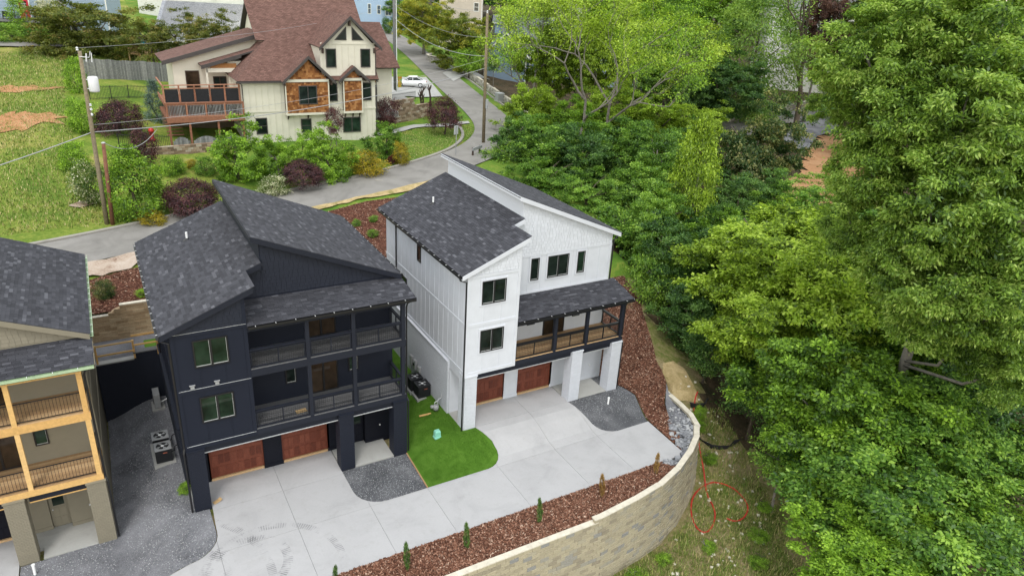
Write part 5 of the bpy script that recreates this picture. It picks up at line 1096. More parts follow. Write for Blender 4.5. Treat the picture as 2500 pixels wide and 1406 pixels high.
# low walls of the far lane and along the side road
block_wall('lane_wall', 'low pale retaining wall beside the far lane behind the twin trunk', [(86, 52.5), (97, 55.5), (112, 59)], lambda x, y: terrain(x, y)+1.3, lambda x, y: terrain(x, y), 1, 'stone_grey', 0.8, 0.3, 0.4, 0.0, 0, 'block_top', 6, 0.05)
block_wall('garden_wall', 'low pale stone wall along the right side of the uphill road', [(47.9, 49.5), (49.9, 58.0), (52.2, 69.0), (54.0, 79.0), (54.8, 84.0)], lambda x, y: terrain(x, y)+1.0, lambda x, y: terrain(x, y)-0.1, -1, 'stone_grey', 0.55, 0.22, 0.35, 0.0, 60, 'block_top', 7, 0.07)
block_wall('stone_planter', 'curved grey stone planter at the top of the uphill road', [(57.0, 93.2), (55.4, 93.4), (54.2, 94.6), (53.8, 96.2), (54.2, 98.0), (55.5, 99.2)], lambda x, y: terrain(55, 96)+1.1, lambda x, y: terrain(x, y)-0.2, 1, 'stone_grey', 0.5, 0.2, 0.35, 0.0, 40, 'block_top', 8, 0.06)
# fences
def board_fence(name, label, p0, p1, h, n):
    t = empty(name, (0, 0, 0)); tag(t, label, 'fence'); p0, p1 = Vector((*p0, 0)), Vector((*p1, 0)); d = (p1-p0); L = d.length; d.normalize(); nr = Vector((d.y, -d.x, 0))
    for z in (0.5, 1.7):
        a = p0+nr*-0.06; MB().obox((a.x, a.y, terrain(p0.x, p0.y)+z), p1-p0+Vector((0, 0, terrain(p1.x, p1.y)-terrain(p0.x, p0.y))), nr*0.04, (0, 0, 0.1)).build('rail', 'grey_wood', t)
    rnd = random.Random(2)
    for k in range(n):
        q = p0+d*(L*(k+0.5)/n); zz = terrain(q.x, q.y); piece('fence_board', 'grey_wood', (round(L/n-0.015, 3), 0.025, h), t, frame_mtx(Vector((q.x, q.y, zz+h/2-0.1+rnd.uniform(-0.03, 0.03))), d, -nr, Vector((0, 0, 1))))
board_fence('board_fence', 'weathered grey board fence behind the purple maple and blue spruce', (-1.3, 67.2), (8.6, 71.5), 2.3, 62)
def iron_fence(label, pts, h, step=0.16):
    t = empty('iron_fence', (0, 0, 0)); tag(t, label, 'fence')
    for (ax, ay), (bx_, by) in zip(pts, pts[1:]):
        za, zb = terrain(ax, ay), terrain(bx_, by); L = math.hypot(bx_-ax, by-ay); n = int(L/step)
        for z in (0.15, h-0.12): MB().tube([(ax, ay, za+z), (bx_, by, zb+z)], 0.022, 4).build('rail', 'black_metal', t)
        for k in range(n+1):
            u = k/n; x, y, z = ax+(bx_-ax)*u, ay+(by-ay)*u, za+(zb-za)*u; w0_ = 0.045 if k % 14 == 0 else 0.014
            piece('picket', 'black_metal', (w0_*2, w0_*2, h), t, Matrix.Translation((x, y, z+h/2)))
iron_fence('black iron fence in front of the weathered board fence', [(-1.2, 58.6), (2.5, 60.6), (6.3, 62.3)], 1.4)
iron_fence('black iron fence left of the wooden deck, above the stone wall', [(0.4, 43.8), (4.6, 44.9)], 1.2)
it = empty('iron_fence', (0, 0, 1.9)); tag(it, 'black iron fence on the stone wall beside the parked car', 'fence')
for k in range(46): u = k/45; piece('picket', 'black_metal', (0.03, 0.03, 1.1), it, Matrix.Translation((26.6+u*7.2, 51.4+u*3.6, 7.35)))
for z in (6.95, 7.75): MB().tube([(26.6, 51.4, z), (33.8, 55.0, z)], 0.022, 4).build('rail', 'black_metal', it)
rf = empty('rail_fence', (0, 0, 0)); tag(rf, 'dark wooden rail fence among the lime green bushes below the bungalow', 'fence')
RFP = [(49.0, 54.0), (52.5, 51.0), (58, 48.5), (64, 45.5), (70, 43.0), (76, 41.5)]
for x, y in RFP: bx('post', 'dark_brown', rf, x-0.08, x+0.08, y-0.08, y+0.08, terrain(x, y)-0.2, terrain(x, y)+1.3)
for a, b in zip(RFP, RFP[1:]):
    for z in (0.45, 1.1): MB().tube([(*a, terrain(*a)+z), (*b, terrain(*b)+z)], 0.06, 4).build('rail', 'dark_brown', rf)
bdk = empty('back_deck', (4.0, 78.6, 9.9), -0.45); tag(bdk, 'small raised timber deck with railing behind the grey board fence', 'deck')
bx('platform', 'raw_board', bdk, 0, 2.6, 0, 2.5, 1.5, 1.65)
for x in (0.05, 1.3, 2.5):
    for y in (0.05, 2.4): bx('post', 'raw_board', bdk, x-0.07, x+0.07, y-0.07, y+0.07, -0.6, 2.7)
bx('rail', 'raw_board', bdk, 0, 2.6, 0.0, 0.08, 2.62, 2.7)
for k in range(16): bx('baluster', 'raw_board', bdk, 0.15+k*0.15, 0.19+k*0.15, 0.02, 0.06, 1.65, 2.62)
# ------------------------------------------------------------------ poles, wires, signs, vehicles
m_tone('pole_wood', [(0, (0.17, 0.135, 0.085)), (1, (0.22, 0.18, 0.12))], 0.9, 0.3, 6, 0.01); m_plain('pole_red', (0.17, 0.075, 0.045), 0.9, 0.3, 4); m_plain('insulator', (0.62, 0.63, 0.64), 0.35, 0.05); m_plain('wire', (0.30, 0.30, 0.31), 0.5, 0.1)
m_plain('car_white', (0.74, 0.75, 0.76), 0.22, 0.02, 1, 0, 30, 0, 0.6); m_plain('tyre', (0.02, 0.02, 0.021), 0.8, 0.15, 8)
P1 = empty('utility_pole', (-1.6, 28.4, 5.0)); tag(P1, 'leaning wooden utility pole with a transformer at the roadside', 'utility pole')
top1 = Vector((0.19, 0.0, 12.2))
MB().tube([(0, 0, -0.4), top1*0.33, top1*0.66, top1], [0.17, 0.155, 0.14, 0.12], 10).build('pole', 'pole_wood', P1, True)
def at1(z): return top1*(z/12.2)
tq = at1(10.05)+Vector((0.52, -0.1, 0)); MB().lathe(tq.x, tq.y, [(0.0, -0.52), (0.30, -0.5), (0.33, -0.4), (0.33, 0.42), (0.28, 0.5), (0.0, 0.54)], 16, tq.z).build('transformer', 'insulator', P1, True)
for z in (9.75, 10.35): q = at1(z); MB().tube([q, (tq.x-0.2, tq.y, z)], 0.03, 5).build('bracket', 'pale_metal', P1)
for dz, dx in ((13.25, 0.0),): q = at1(12.2); MB().lathe(q.x-0.12, q.y, [(0.03, 0.0), (0.09, 0.06), (0.05, 0.12), (0.09, 0.18), (0.03, 0.26)], 8, q.z).build('insulator', 'insulator', P1)
q = at1(11.85); MB().tube([q+Vector((-0.05, -0.1, 0)), q+Vector((0.5, -0.15, -0.05)), q+Vector((0.62, -0.15, 0.35))], 0.03, 5).build('fuse_arm', 'pale_metal', P1); MB().tube([q+Vector((0.30, -0.2, -0.3)), q+Vector((0.36, -0.2, 0.2))], 0.05, 6).build('fuse', 'insulator', P1); MB().tube([q+Vector((0.62, -0.2, -0.35)), q+Vector((0.66, -0.2, 0.25))], 0.04, 6).build('fuse', 'insulator', P1)
for z in (8.6, 8.3, 7.95): q = at1(z); MB().lathe(q.x+0.14, q.y-0.14, [(0.03, 0), (0.09, 0.04), (0.05, 0.09), (0.09, 0.13), (0.02, 0.18)], 8, q.z).build('insulator', 'insulator', P1)
P2 = empty('short_pole', (-1.25, 28.2, 5.0)); tag(P2, 'short reddish brown pole beside the leaning utility pole', 'utility pole'); MB().tube([(0, 0, -0.3), (0.3, 0.0, 6.05)], [0.15, 0.12], 9).build('pole', 'pole_red', P2, True); MB().lathe(0.3, 0.0, [(0.13, 6.03), (0.14, 6.09), (0.0, 6.13)], 9).build('cap', 'pale_metal', P2)
def upole(name, label, x, y, z, h, r, lean=(0, 0), mat='pole_wood'):
    t = empty(name, (x, y, z)); tag(t, label, 'utility pole'); MB().tube([(0, 0, -0.4), (lean[0]*.5, lean[1]*.5, h*0.5), (lean[0], lean[1], h)], [r, r*0.9, r*0.75], 9).build('pole', mat, t, True)
    MB().lathe(lean[0], lean[1], [(0.05, 0), (0.1, 0.06), (0.05, 0.14), (0.1, 0.2), (0.03, 0.3)], 8, h).build('insulator', 'insulator', t); return t
upole('utility_pole', 'tall wooden utility pole on the corner lawn at the road bend', 36.5, 41.7, 6.0, 13.7, 0.19, (-0.15, 0.0)); 
p3 = upole('utility_pole', 'grey utility pole rising beside the red-brown roof past the top edge', 35.8, 67.0, 7.2, 17, 0.22, (-0.1, 0), 'grey_wood'); MB().tube([(0.22, -0.1, 0), (0.2, -0.1, 12.5)], 0.06, 6).build('conduit', 'white_plastic', p3)
for x, y, z in ((36.6, 41.6, 10.2),): MB().tube([(0.1, -0.25, 3.9), (0.1, -0.25, 4.9)], 0.16, 8).build('cable_box', 'unit_grey', bpy.data.objects['utility_pole.001'])
def wire(label, a, b, sag, r=0.018, n=16, name='wire'):
    a, b = Vector(a), Vector(b); pts = []
    for k in range(n+1): u = k/n; q = a.lerp(b, u); q.z -= sag*4*u*(1-u); pts.append(q)
    return tag(MB().tube(pts, r, 4).build(name, 'wire'), label, 'wire')
A = lambda z: Vector((-1.6, 28.4, 5.0))+at1(z); T2 = Vector((36.35, 41.7, 19.9)); T3 = Vector((35.7, 67, 22))
wire('thick pale cable running left from the leaning pole to the picture edge', A(6.8), (-24, 17, 8.6), 0.7, 0.035); wire('thick pale cable from the leaning pole past the cream house to the corner pole', A(6.8), (36.6, 41.8, 14.2), 1.0, 0.032, 26)
wire('thin wire above the thick cable from the leaning pole to the corner pole', A(7.3), (36.7, 41.8, 15.2), 0.9, 0.014, 26); wire('thin top wire from the leaning pole across the row of trees', A(12.4), T3+Vector((0, 0, -3)), 0.8, 0.012, 26)
wire('upper wire between corner pole and grey pole', T2, T3, 0.9, 0.016); wire('lower wire between corner pole and grey pole', T2+Vector((0, 0, -4.5)), T3+Vector((0, 0, -4.5)), 1.2, 0.03); wire('middle wire between corner pole and grey pole', T2+Vector((0, 0, -2.6)), T3+Vector((0, 0, -2.8)), 1.0, 0.016)
wire('service wire from the corner pole to the bungalow', (36.7, 41.9, 17), (62.5, 89, 11.5), 1.0, 0.016); wire('looping service drop from the thick cable to the short pole', A(6.8)+Vector((4.2, 1.6, -0.3)), (-0.95, 28.2, 11.1), 0.9, 0.022)
sg = empty('street_sign', (31.2, 37.8, 5.9)); tag(sg, 'back of a small grey street sign on a post beside the corner lawn kerb', 'sign'); MB().tube([(0, 0, -0.2), (0, 0, 3.0)], 0.04, 6).build('post', 'unit_grey', sg); MB().obox((-0.3, -0.05, 2.15), (0.6, 0.3, 0), (0.015, -0.03, 0), (0, 0, 0.9)).build('plate', 'pale_metal', sg)
bl_ = empty('road_barrier', (33.4, 37.2, 6.0), 0.6); tag(bl_, 'small grey roadside barrier showing behind the white roof peak', 'barrier'); bx('beam', 'unit_grey', bl_, -1.0, 1.0, -0.05, 0.05, 0.5, 0.8)
for x in (-0.8, 0.7): bx('post', 'dark_brown', bl_, x, x+0.15, 0.05, 0.2, -0.2, 0.8)
for k, (x, y, lab) in enumerate(((38.2, 60.5, 'gnarled dark stump post right of the parking pad'), (35.6, 57.5, 'cactus-like clipped stem beside the iron fence'), (36.6, 59.2, 'second clipped stem nearer the road by the iron fence'))):
    rnd = random.Random(k); mb = MB(); mb.tube([(0, 0, -0.2), (0.1, 0.05, 1.0), (-0.05, 0.1, 1.9), (0.1, 0, 2.6)], [0.16, 0.13, 0.12, 0.07], 6)
    for i in range(4): z = rnd.uniform(1.2, 2.3); a = rnd.uniform(0, 6.28); mb.tube([(0, 0, z), (0.25*math.cos(a), 0.25*math.sin(a), z+0.3), (0.35*math.cos(a), 0.35*math.sin(a), z+0.6)], [0.08, 0.07, 0.05], 5)
    o = mb.build('pollard_stem', 'dark_brown', None, True); o.location = (x, y, terrain(x, y)+0.1); tag(o, lab, 'stump')
# car bodies lofted from cross sections
def loft(sections, name, mat, parent):
    mb = MB(); n = len(sections[0])
    for s in sections: mb.v += s; mb.t += [0.0]*n
    for i in range(len(sections)-1):
        for k in range(n): k2 = (k+1) % n; a = i*n; mb.f.append((a+k, a+k2, a+n+k2, a+n+k))
    mb.f.append(tuple(range(n-1, -1, -1))); mb.f.append(tuple(range((len(sections)-1)*n, len(sections)*n))); o = mb.build(name, mat, parent, True)
    return o
def car(label, loc, rz, paint, truck=False, cat='car'):
    t = empty('parked_car', loc, rz); tag(t, label, cat); L, W2 = (4.7, 0.9) if not truck else (5.4, 0.98)
    def sec(x, zb, zt, w0, w1): return [(x, -w0, zb), (x, -w0*1.0, (zb+zt)/2), (x, -w1, zt), (x, w1, zt), (x, w0, (zb+zt)/2), (x, w0, zb)]
    if truck: B_ = [sec(0, .45, .95, .85, .8), sec(0.1, .35, 1.1, .96, .9), sec(1.5, .3, 1.2, .98, .92), sec(3.4, .3, 1.2, .98, .92), sec(5.3, .4, 1.15, .96, .9), sec(5.4, .5, 1.05, .9, .85)]; G = [(1.45, 1.19, .88), (1.95, 1.78, .75), (3.1, 1.8, .75), (3.35, 1.19, .88)]
    else: B_ = [sec(0, .42, .62, .70, .6), sec(0.12, .30, .72, .84, .74), sec(0.9, .22, .86, .9, .82), sec(1.5, .20, .94, .9, .84), sec(3.7, .20, 1.0, .9, .84), sec(4.4, .28, 1.02, .87, .8), sec(4.62, .38, .95, .8, .72), sec(4.7, .45, .85, .74, .68)]; G = [(1.35, .92, .80), (2.1, 1.40, .62), (3.2, 1.44, .62), (4.1, 1.0, .78)]
    loft(B_, 'body', paint, t)
    cab = MB(); 
    for x, z, w0 in G: cab.v += [(x, -w0, z), (x, w0, z)]; cab.t += [0.0]*2
    zb = 0.9 if not truck else 1.15
    for x, z, w0 in G: cab.v += [(x, -w0*1.05 if z < 1.25 else -0.84, zb), (x, w0*1.05 if z < 1.25 else 0.84, zb)]; cab.t += [0.0]*2
    for i in range(3): a = 2*i; cab.f += [(a, a+1, a+3, a+2), (a, a+2, a+10, a+8), (a+1, a+9, a+11, a+3)]
    cb = cab.build('cabin', 'glass', t)
    (x1, z1, w1), (x2, z2, w2) = G[1], G[2]; rf_ = MB(); rf_.obox((x1-0.1, -w1, z1+0.005), (x2-x1+0.25, 0, z2-z1), (0, 2*w1, 0), (0, 0, 0.04)); rf_.build('roof', paint, t)
    for s in (-1, 1):
        for i in range(3): (xa, za, wa), (xb, zb_, wb_) = G[i], G[i+1]; MB().tube([(xa, s*wa*1.01, za+0.02), (xb, s*wb_*1.01, zb_+0.02)], 0.045, 5).build('pillar', paint, t)
        xm = (x1+x2)/2; MB().tube([(xm, s*w1*1.02, z1), (xm, s*0.88, zb)], 0.04, 5).build('pillar', paint, t)
        for x in (0.85, L-0.95):
            w = MB(); w.tube([(x, s*W2*0.78, 0.33), (x, s*W2*1.01, 0.33)], 0.33, 20); wo = w.build('wheel', 'tyre', t); MB().tube([(x, s*W2*1.0, 0.33), (x, s*W2*1.03, 0.33)], 0.22, 14).build('rim', 'pale_metal', wo)
        bx('headlight', 'insulator', t, 0.06, 0.3, s*0.6-0.14, s*0.6+0.14, 0.62, 0.74); bx('tail_light', 'red_rubber', t, L-0.16, L-0.02, s*0.62-0.14, s*0.62+0.14, 0.78, 0.92)
        bx('door_handle', 'pale_metal', t, 2.55, 2.75, s*0.905-0.01, s*0.905+0.01, 0.80, 0.84); bx('mirror', paint, t, 1.75, 1.95, s*0.95-0.08, s*0.95+0.08, 0.98, 1.12)
    return t
car('white sedan parked on the pad right of the cream house', (38.4, 73.8, terrain(41, 73)+0.16), -0.42, 'car_white')
car('teal pickup truck half hidden by the big olive tree', (3.3, 90.2, terrain(5, 89)+0.2), -0.5, 'teal_paint', True, 'truck')
fg = empty('garden_flag', (37.2, 69.6, terrain(37, 69.6)+0.1), 0.2); tag(fg, 'colourful garden flag hanging in front of the white sedan', 'flag'); MB().tube([(0, 0, 0), (0, 0, 2.2)], 0.02, 5).build('pole', 'black_metal', fg)
m_zone('flag_cloth', [(0.3, (0.5, 0.06, 0.03)), (0.45, (0.5, 0.35, 0.05)), (0.6, (0.08, 0.35, 0.08)), (0.8, (0.1, 0.15, 0.45))], 2.5, 6, 0.8, 0.0, 5, 1.0, 0.3)
q = MB(); 
for i in range(7):
    for j in range(5): q.v.append((0.02+j*0.17, 0.08*math.sin(j*1.3+i*0.5), 2.15-i*0.25)); q.t.append(0.0)
for i in range(6):
    for j in range(4): a = i*5+j; q.f.append((a, a+5, a+6, a+1))
q.build('cloth', 'flag_cloth', fg, True)
ac = empty('air_conditioner', (50.5, 63.5, terrain(50.5, 63.5)+0.1)); tag(ac, 'light grey outdoor cooling unit beside the bungalow', 'air conditioner', 'outdoor cooling units'); bx('body', 'unit_grey', ac, -0.5, 0.5, -0.5, 0.5, 0.1, 1.1); bx('top', 'pale_metal', ac, -0.53, 0.53, -0.53, 0.53, 1.1, 1.16); bx('pad', 'slab', ac, -0.6, 0.6, -0.6, 0.6, -0.1, 0.09)
hy = MB(); hy.lathe(0, 0, [(0.16, 0), (0.16, 0.1), (0.11, 0.12), (0.11, 0.6), (0.15, 0.62), (0.14, 0.75), (0.05, 0.9)], 12); o = hy.build('red_urn', 'red_rubber', None, True); o.location = (3.3, 46.2, terrain(3.3, 46.2)); o.scale = (1.8, 1.8, 1.4); tag(o, 'red urn standing on the lawn by the blue spruce', 'urn')
wd = MB(); wd.lathe(0, 0, [(0.0, 1.15), (0.05, 1.15), (0.05, 1.5), (0.3, 1.55), (0.34, 2.5), (0.36, 2.55), (0.0, 2.56)], 14)
# ------------------------------------------------------------------ plants: kind, crown form, leaf, crown centre x y z, ground z, radius, half height, label, group, category
PLANTS = [
 ('tree', 'broad', 'bright', 30.81, -9.59, 2.54, -3.63, 3.47, 3.02, 'bright green tree leaning over the grassy slope just right of the curved block wall', 'trees of the woods right of the white house', 'tree'),
 ('tree', 'broad', 'bright', 32.0, -10.85, 4.0, -3.63, 4.36, 3.49, 'bright green tree in the woods, right behind the one leaning over the slope', 'trees of the woods right of the white house', 'tree'),
 ('tree', 'broad', 'mid', 29.17, -16.38, 2.29, -3.81, 4.54, 2.84, 'wide fresh green tree hanging over the mulch by the black bin, bottom right', 'trees of the woods right of the white house', 'tree'),
 ('tree', 'fine', 'dark', 27.23, -16.18, 0.36, -3.74, 2.27, 1.7, 'low dark green tree at the bottom edge between slope and wide fresh green tree', 'trees of the woods right of the white house', 'tree'),
 ('tree', 'broad', 'dark', 36.89, -15.01, 4.12, -3.8, 3.82, 4.03, 'deep green tree at the right edge above the wide fresh green one', 'trees of the woods right of the white house', 'tree'),
 ('tree', 'broad', 'lime', 33.6, -2.73, 4.33, -2.65, 4.0, 3.23, 'yellow-green tree in the woods nearest the mulch strip of the white house', 'trees of the woods right of the white house', 'tree'),
 ('tree', 'broad', 'lime', 36.33, -6.01, 6.13, -3.21, 4.93, 3.95, 'yellow-green tree with broad rounded crown in the middle of the woods', 'trees of the woods right of the white house', 'tree'),
 ('tree', 'broad', 'bright', 38.14, -10.58, 6.8, -3.64, 4.36, 3.67, 'bright green tree under the tall drooping tree, right half of the woods', 'trees of the woods right of the white house', 'tree'),
 ('tree', 'broad', 'lime', 38.81, 1.58, 6.45, -2.58, 5.45, 3.44, 'pale yellow-green tree below the orange clay yard', 'trees of the woods right of the white house', 'tree'),
 ('tree', 'broad', 'mid', 44.42, -1.23, 7.6, -2.96, 4.59, 3.16, 'medium green tree between pale yellow-green tree and tall drooping tree', 'trees of the woods right of the white house', 'tree'),
 ('tree', 'broad', 'bright', 32.31, -7.09, 4.23, -3.48, 3.76, 2.82, 'fresh green tree filling the centre of the woods below the rounded yellow-green crown', 'trees of the woods right of the white house', 'tree'),
 ('tree', 'broad', 'mid', 33.54, -14.55, 3.56, -3.76, 3.51, 2.48, 'medium green tree behind the wide fresh green one near the right edge', 'trees of the woods right of the white house', 'tree'),
 ('tree', 'broad', 'bright', 25.37, -17.27, 1.03, -3.83, 3.02, 1.42, 'bright green low tree cut off by the bottom edge beside the mulch', 'trees of the woods right of the white house', 'tree'),
 ('shrub', 'fine', 'mid', 37.99, 13.98, 4.81, 1.06, 3.44, 3.61, 'dark green shrub right behind the high corner of the white roof', 'dark shrubs growing wild along the mulch strip', 'shrub'),
 ('shrub', 'fine', 'dark', 36.31, 8.09, 3.75, 0.41, 3.47, 3.47, 'large dark green shrub beside the mulch strip, level with the white porch roof', 'dark shrubs growing wild along the mulch strip', 'shrub'),
 ('shrub', 'fine', 'mid', 33.82, 7.87, 2.87, 1.0, 1.86, 2.17, 'dark green shrub touching the end of the white porch roof', 'dark shrubs growing wild along the mulch strip', 'shrub'),
 ('shrub', 'fine', 'dark', 33.16, 2.75, 2.05, -0.1, 2.87, 2.58, 'dark green shrub overhanging the mulch strip, below the porch roof corner', 'dark shrubs growing wild along the mulch strip', 'shrub'),
 ('shrub', 'fine', 'dark', 31.32, -0.35, 1.27, -0.69, 1.35, 1.35, 'small dark green shrub at the tip of the straw bank', 'dark shrubs growing wild along the mulch strip', 'shrub'),
 ('shrub', 'fine', 'mid', 37.25, 4.43, 2.69, -1.23, 3.34, 3.04, 'deep green shrub between mulch strip and yellow-green trees', 'dark shrubs growing wild along the mulch strip', 'shrub'),
 ('shrub', 'fine', 'mid', 41.47, 20.13, 6.0, 1.19, 3.79, 3.22, 'dark green shrub behind the middle of the white house upper roof', 'dark shrubs growing wild along the mulch strip', 'shrub'),
 ('shrub', 'fine', 'mid', 39.51, 31.95, 6.87, 3.27, 4.25, 3.4, 'dark green shrub mass under the tall sparse tree', 'dark shrubs growing wild along the mulch strip', 'shrub'),
 ('shrub', 'fine', 'dark', 38.12, 36.78, 7.2, 5.91, 2.87, 2.87, 'dark green shrub at the bend of the road', 'dark shrubs growing wild along the mulch strip', 'shrub'),
 ('shrub', 'fine', 'dark', 41.11, 28.28, 6.56, 2.26, 3.92, 3.51, 'dark green shrub at the foot of the pale bare trunk', 'dark shrubs growing wild along the mulch strip', 'shrub'),
 ('shrub', 'fine', 'mid', 45.4, 28.59, 7.26, 1.56, 4.25, 3.4, 'deep green shrub right of the pale bare trunk', 'dark shrubs growing wild along the mulch strip', 'shrub'),
 ('shrub', 'fine', 'mid', 46.2, 23.1, 7.45, 0.85, 4.02, 3.61, 'dark green shrub left of the ivy covered column', 'dark shrubs growing wild along the mulch strip', 'shrub'),
 ('shrub', 'fine', 'mid', 42.73, 10.72, 4.03, -1.16, 3.27, 2.93, 'dark green shrub right of the ivy covered column', 'dark shrubs growing wild along the mulch strip', 'shrub'),
 ('shrub', 'fine', 'dark', 49.11, 15.07, 5.13, -0.55, 3.41, 3.03, 'dark green shrub below the magnolia', 'dark shrubs growing wild along the mulch strip', 'shrub'),
 ('shrub', 'fine', 'mid', 28.59, -9.46, 0.17, -3.53, 1.45, 1.57, 'dark green bush at the edge of the grassy slope', 'dark shrubs growing wild along the mulch strip', 'shrub'),
 ('shrub', 'fine', 'dark', 31.66, -4.51, 1.02, -2.73, 1.89, 1.77, 'dark green bush above the black silt fence', 'dark shrubs growing wild along the mulch strip', 'shrub'),
 ('shrub', 'fine', 'mid', 42.58, 15.9, 4.03, 0.04, 2.94, 3.3, 'dark green shrub below the ivy covered column', 'dark shrubs growing wild along the mulch strip', 'shrub'),
 ('shrub', 'fine', 'mid', 55.32, 11.44, 5.37, -1.03, 3.79, 2.65, 'dark green shrub at the lower edge of the orange clay yard', 'dark shrubs growing wild along the mulch strip', 'shrub'),
 ('shrub', 'fine', 'mid', 51.6, 13.22, 4.44, -0.83, 3.79, 2.46, 'medium green shrub between magnolia and pale yellow-green tree', 'dark shrubs growing wild along the mulch strip', 'shrub'),
 ('shrub', 'fine', 'mid', 37.54, -10.3, 4.15, -3.61, 2.82, 2.35, 'deep green sapling in the shade below the tall drooping tree', 'dark shrubs growing wild along the mulch strip', 'shrub'),
 ('shrub', 'fine', 'lime', 45.87, 46.75, 8.45, 6.16, 3.79, 3.53, 'lime green bush left of the pale bare trunk, beside the bungalow road', 'lime green bushes below the bungalow', 'shrub'),
 ('shrub', 'fine', 'lime', 54.88, 43.59, 7.93, 3.37, 4.39, 3.61, 'lime green bush right of the pale bare trunk', 'lime green bushes below the bungalow', 'shrub'),
 ('shrub', 'fine', 'lime', 58.73, 38.6, 7.7, 2.8, 4.54, 3.28, 'lime green bush in front of the wooden rail fence', 'lime green bushes below the bungalow', 'shrub'),
 ('shrub', 'fine', 'lime', 61.71, 34.12, 7.45, 2.17, 3.95, 2.96, 'lime green bush growing round the top of the ivy column', 'lime green bushes below the bungalow', 'shrub'),
 ('shrub', 'fine', 'bright', 48.85, 42.03, 7.72, 3.15, 3.45, 2.96, 'bright green bush directly under the tall sparse tree', 'lime green bushes below the bungalow', 'shrub'),
 ('tree', 'broad', 'lime', 56.26, 59.49, 13.28, 4.98, 4.35, 4.93, 'leafy lime green tree in front of the bungalow porch', 'leafy trees before the bungalow and flat blue house', 'tree'),
 ('tree', 'broad', 'lime', 60.96, 54.93, 14.9, 4.09, 5.11, 5.4, 'leafy lime green tree above the long bare trunk', 'leafy trees before the bungalow and flat blue house', 'tree'),
 ('tree', 'broad', 'bright', 70.6, 58.59, 16.02, 4.32, 4.56, 5.17, 'leafy bright green tree hiding the left end of the flat blue house', 'leafy trees before the bungalow and flat blue house', 'tree'),
 ('tree', 'broad', 'mid', 76.54, 59.05, 13.95, 4.34, 4.1, 4.42, 'green tree hiding the right end of the flat blue house', 'leafy trees before the bungalow and flat blue house', 'tree'),
 ('shrub', 'fine', 'mid', 36.02, 34.69, 5.6, 5.85, 2.37, 1.94, 'green shrub right behind the white roof peak', 'dark shrubs growing wild along the mulch strip', 'shrub'),
 ('shrub', 'fine', 'mid', 35.07, 26.29, 5.49, 5.2, 3.32, 2.34, 'green shrub behind the upper edge of the white roof', 'dark shrubs growing wild along the mulch strip', 'shrub'),
 ('shrub', 'fine', 'mid', 36.44, 21.37, 4.96, 4.78, 3.17, 2.24, 'green shrub halfway along the upper white roof', 'dark shrubs growing wild along the mulch strip', 'shrub'),
 ('shrub', 'fine', 'mid', 36.5, 15.84, 4.2, 2.41, 2.45, 2.1, 'green shrub above the low end of the upper white roof', 'dark shrubs growing wild along the mulch strip', 'shrub'),
 ('tree', 'broad', 'lime', 34.8, -4.09, 5.57, -3.09, 3.79, 3.03, 'yellow-green tree left of the rounded yellow-green crown', 'trees of the woods right of the white house', 'tree'),
 ('tree', 'broad', 'bright', 39.34, -7.04, 7.67, -3.44, 3.7, 2.96, 'bright green tree right of the rounded yellow-green crown', 'trees of the woods right of the white house', 'tree'),
 ('tree', 'broad', 'bright', 38.54, -13.67, 6.21, -3.69, 3.05, 2.62, 'bright green tree at the right edge below the tall drooping tree', 'trees of the woods right of the white house', 'tree'),
 ('tree', 'broad', 'bright', 33.18, -3.43, 2.43, -2.67, 2.32, 1.81, 'bright green young tree overhanging the black silt fence', 'trees of the woods right of the white house', 'tree'),
 ('tree', 'broad', 'bright', 29.45, -12.69, 2.35, -3.7, 2.69, 2.27, 'bright green tree low in the middle of the woods', 'trees of the woods right of the white house', 'tree'),
 ('tree', 'broad', 'bright', 31.5, -18.1, 1.67, -3.99, 2.08, 1.7, 'bright green tree beside the bin, right of the wide fresh green tree', 'trees of the woods right of the white house', 'tree'),
 ('tree', 'broad', 'bright', 39.29, 5.46, 4.63, -1.69, 3.41, 2.79, 'bright green tree left of the pale yellow-green one', 'trees of the woods right of the white house', 'tree'),
 ('tree', 'broad', 'mid', 28.06, -12.85, 0.39, -3.76, 1.76, 1.86, 'green tree standing at the lower edge of the grassy slope', 'trees of the woods right of the white house', 'tree'),
 ('ivy_column', 'col', 'lime', 42.14, 14.08, 7.42, -0.37, 1.92, 5.77, 'tall dead trunk smothered in yellow-green ivy', None, 'tree'),
 ('magnolia', 'broad', 'magnolia', 59.23, 22.68, 7.07, 0.59, 4.58, 5.45, 'dark glossy magnolia with pale leaf undersides left of the clay yard', None, 'tree'),
 ('cypress_tree', 'feather', 'feather', 90.77, 53.34, 14.63, 4.09, 6.75, 10.6, 'tall feathery light green tree in front of the far white house', None, 'tree'),
 ('tree', 'broad', 'dark', 86.22, 62.87, 12.92, 4.57, 5.75, 6.43, 'dark rounded tree between blue house and feathery tree', 'trees along the top of the picture', 'tree'),
 ('tree', 'broad', 'mid', 103.82, 95.31, 17.45, 6.21, 8.61, 5.59, 'medium green tree rising behind the flat blue house', 'trees along the top of the picture', 'tree'),
 ('tree', 'broad', 'bright', 115.89, 88.82, 19.03, 6.0, 8.61, 5.59, 'bright green tree at the top edge left of the feathery tree', 'trees along the top of the picture', 'tree'),
 ('tree', 'broad', 'mid', 136.26, 90.16, 20.81, 5.95, 7.34, 5.05, 'medium green tree at the top edge behind the feathery tree', 'trees along the top of the picture', 'tree'),
 ('tree', 'broad', 'evergreen', 108.52, 49.87, 18.88, 3.68, 6.32, 5.66, 'blackish evergreen right of the brown dead tree', 'trees along the top of the picture', 'tree'),
 ('tree', 'broad', 'olive', 111.21, 44.49, 21.5, 3.36, 7.07, 4.18, 'olive brown tree at the top edge left of the tall drooping tree', 'trees along the top of the picture', 'tree'),
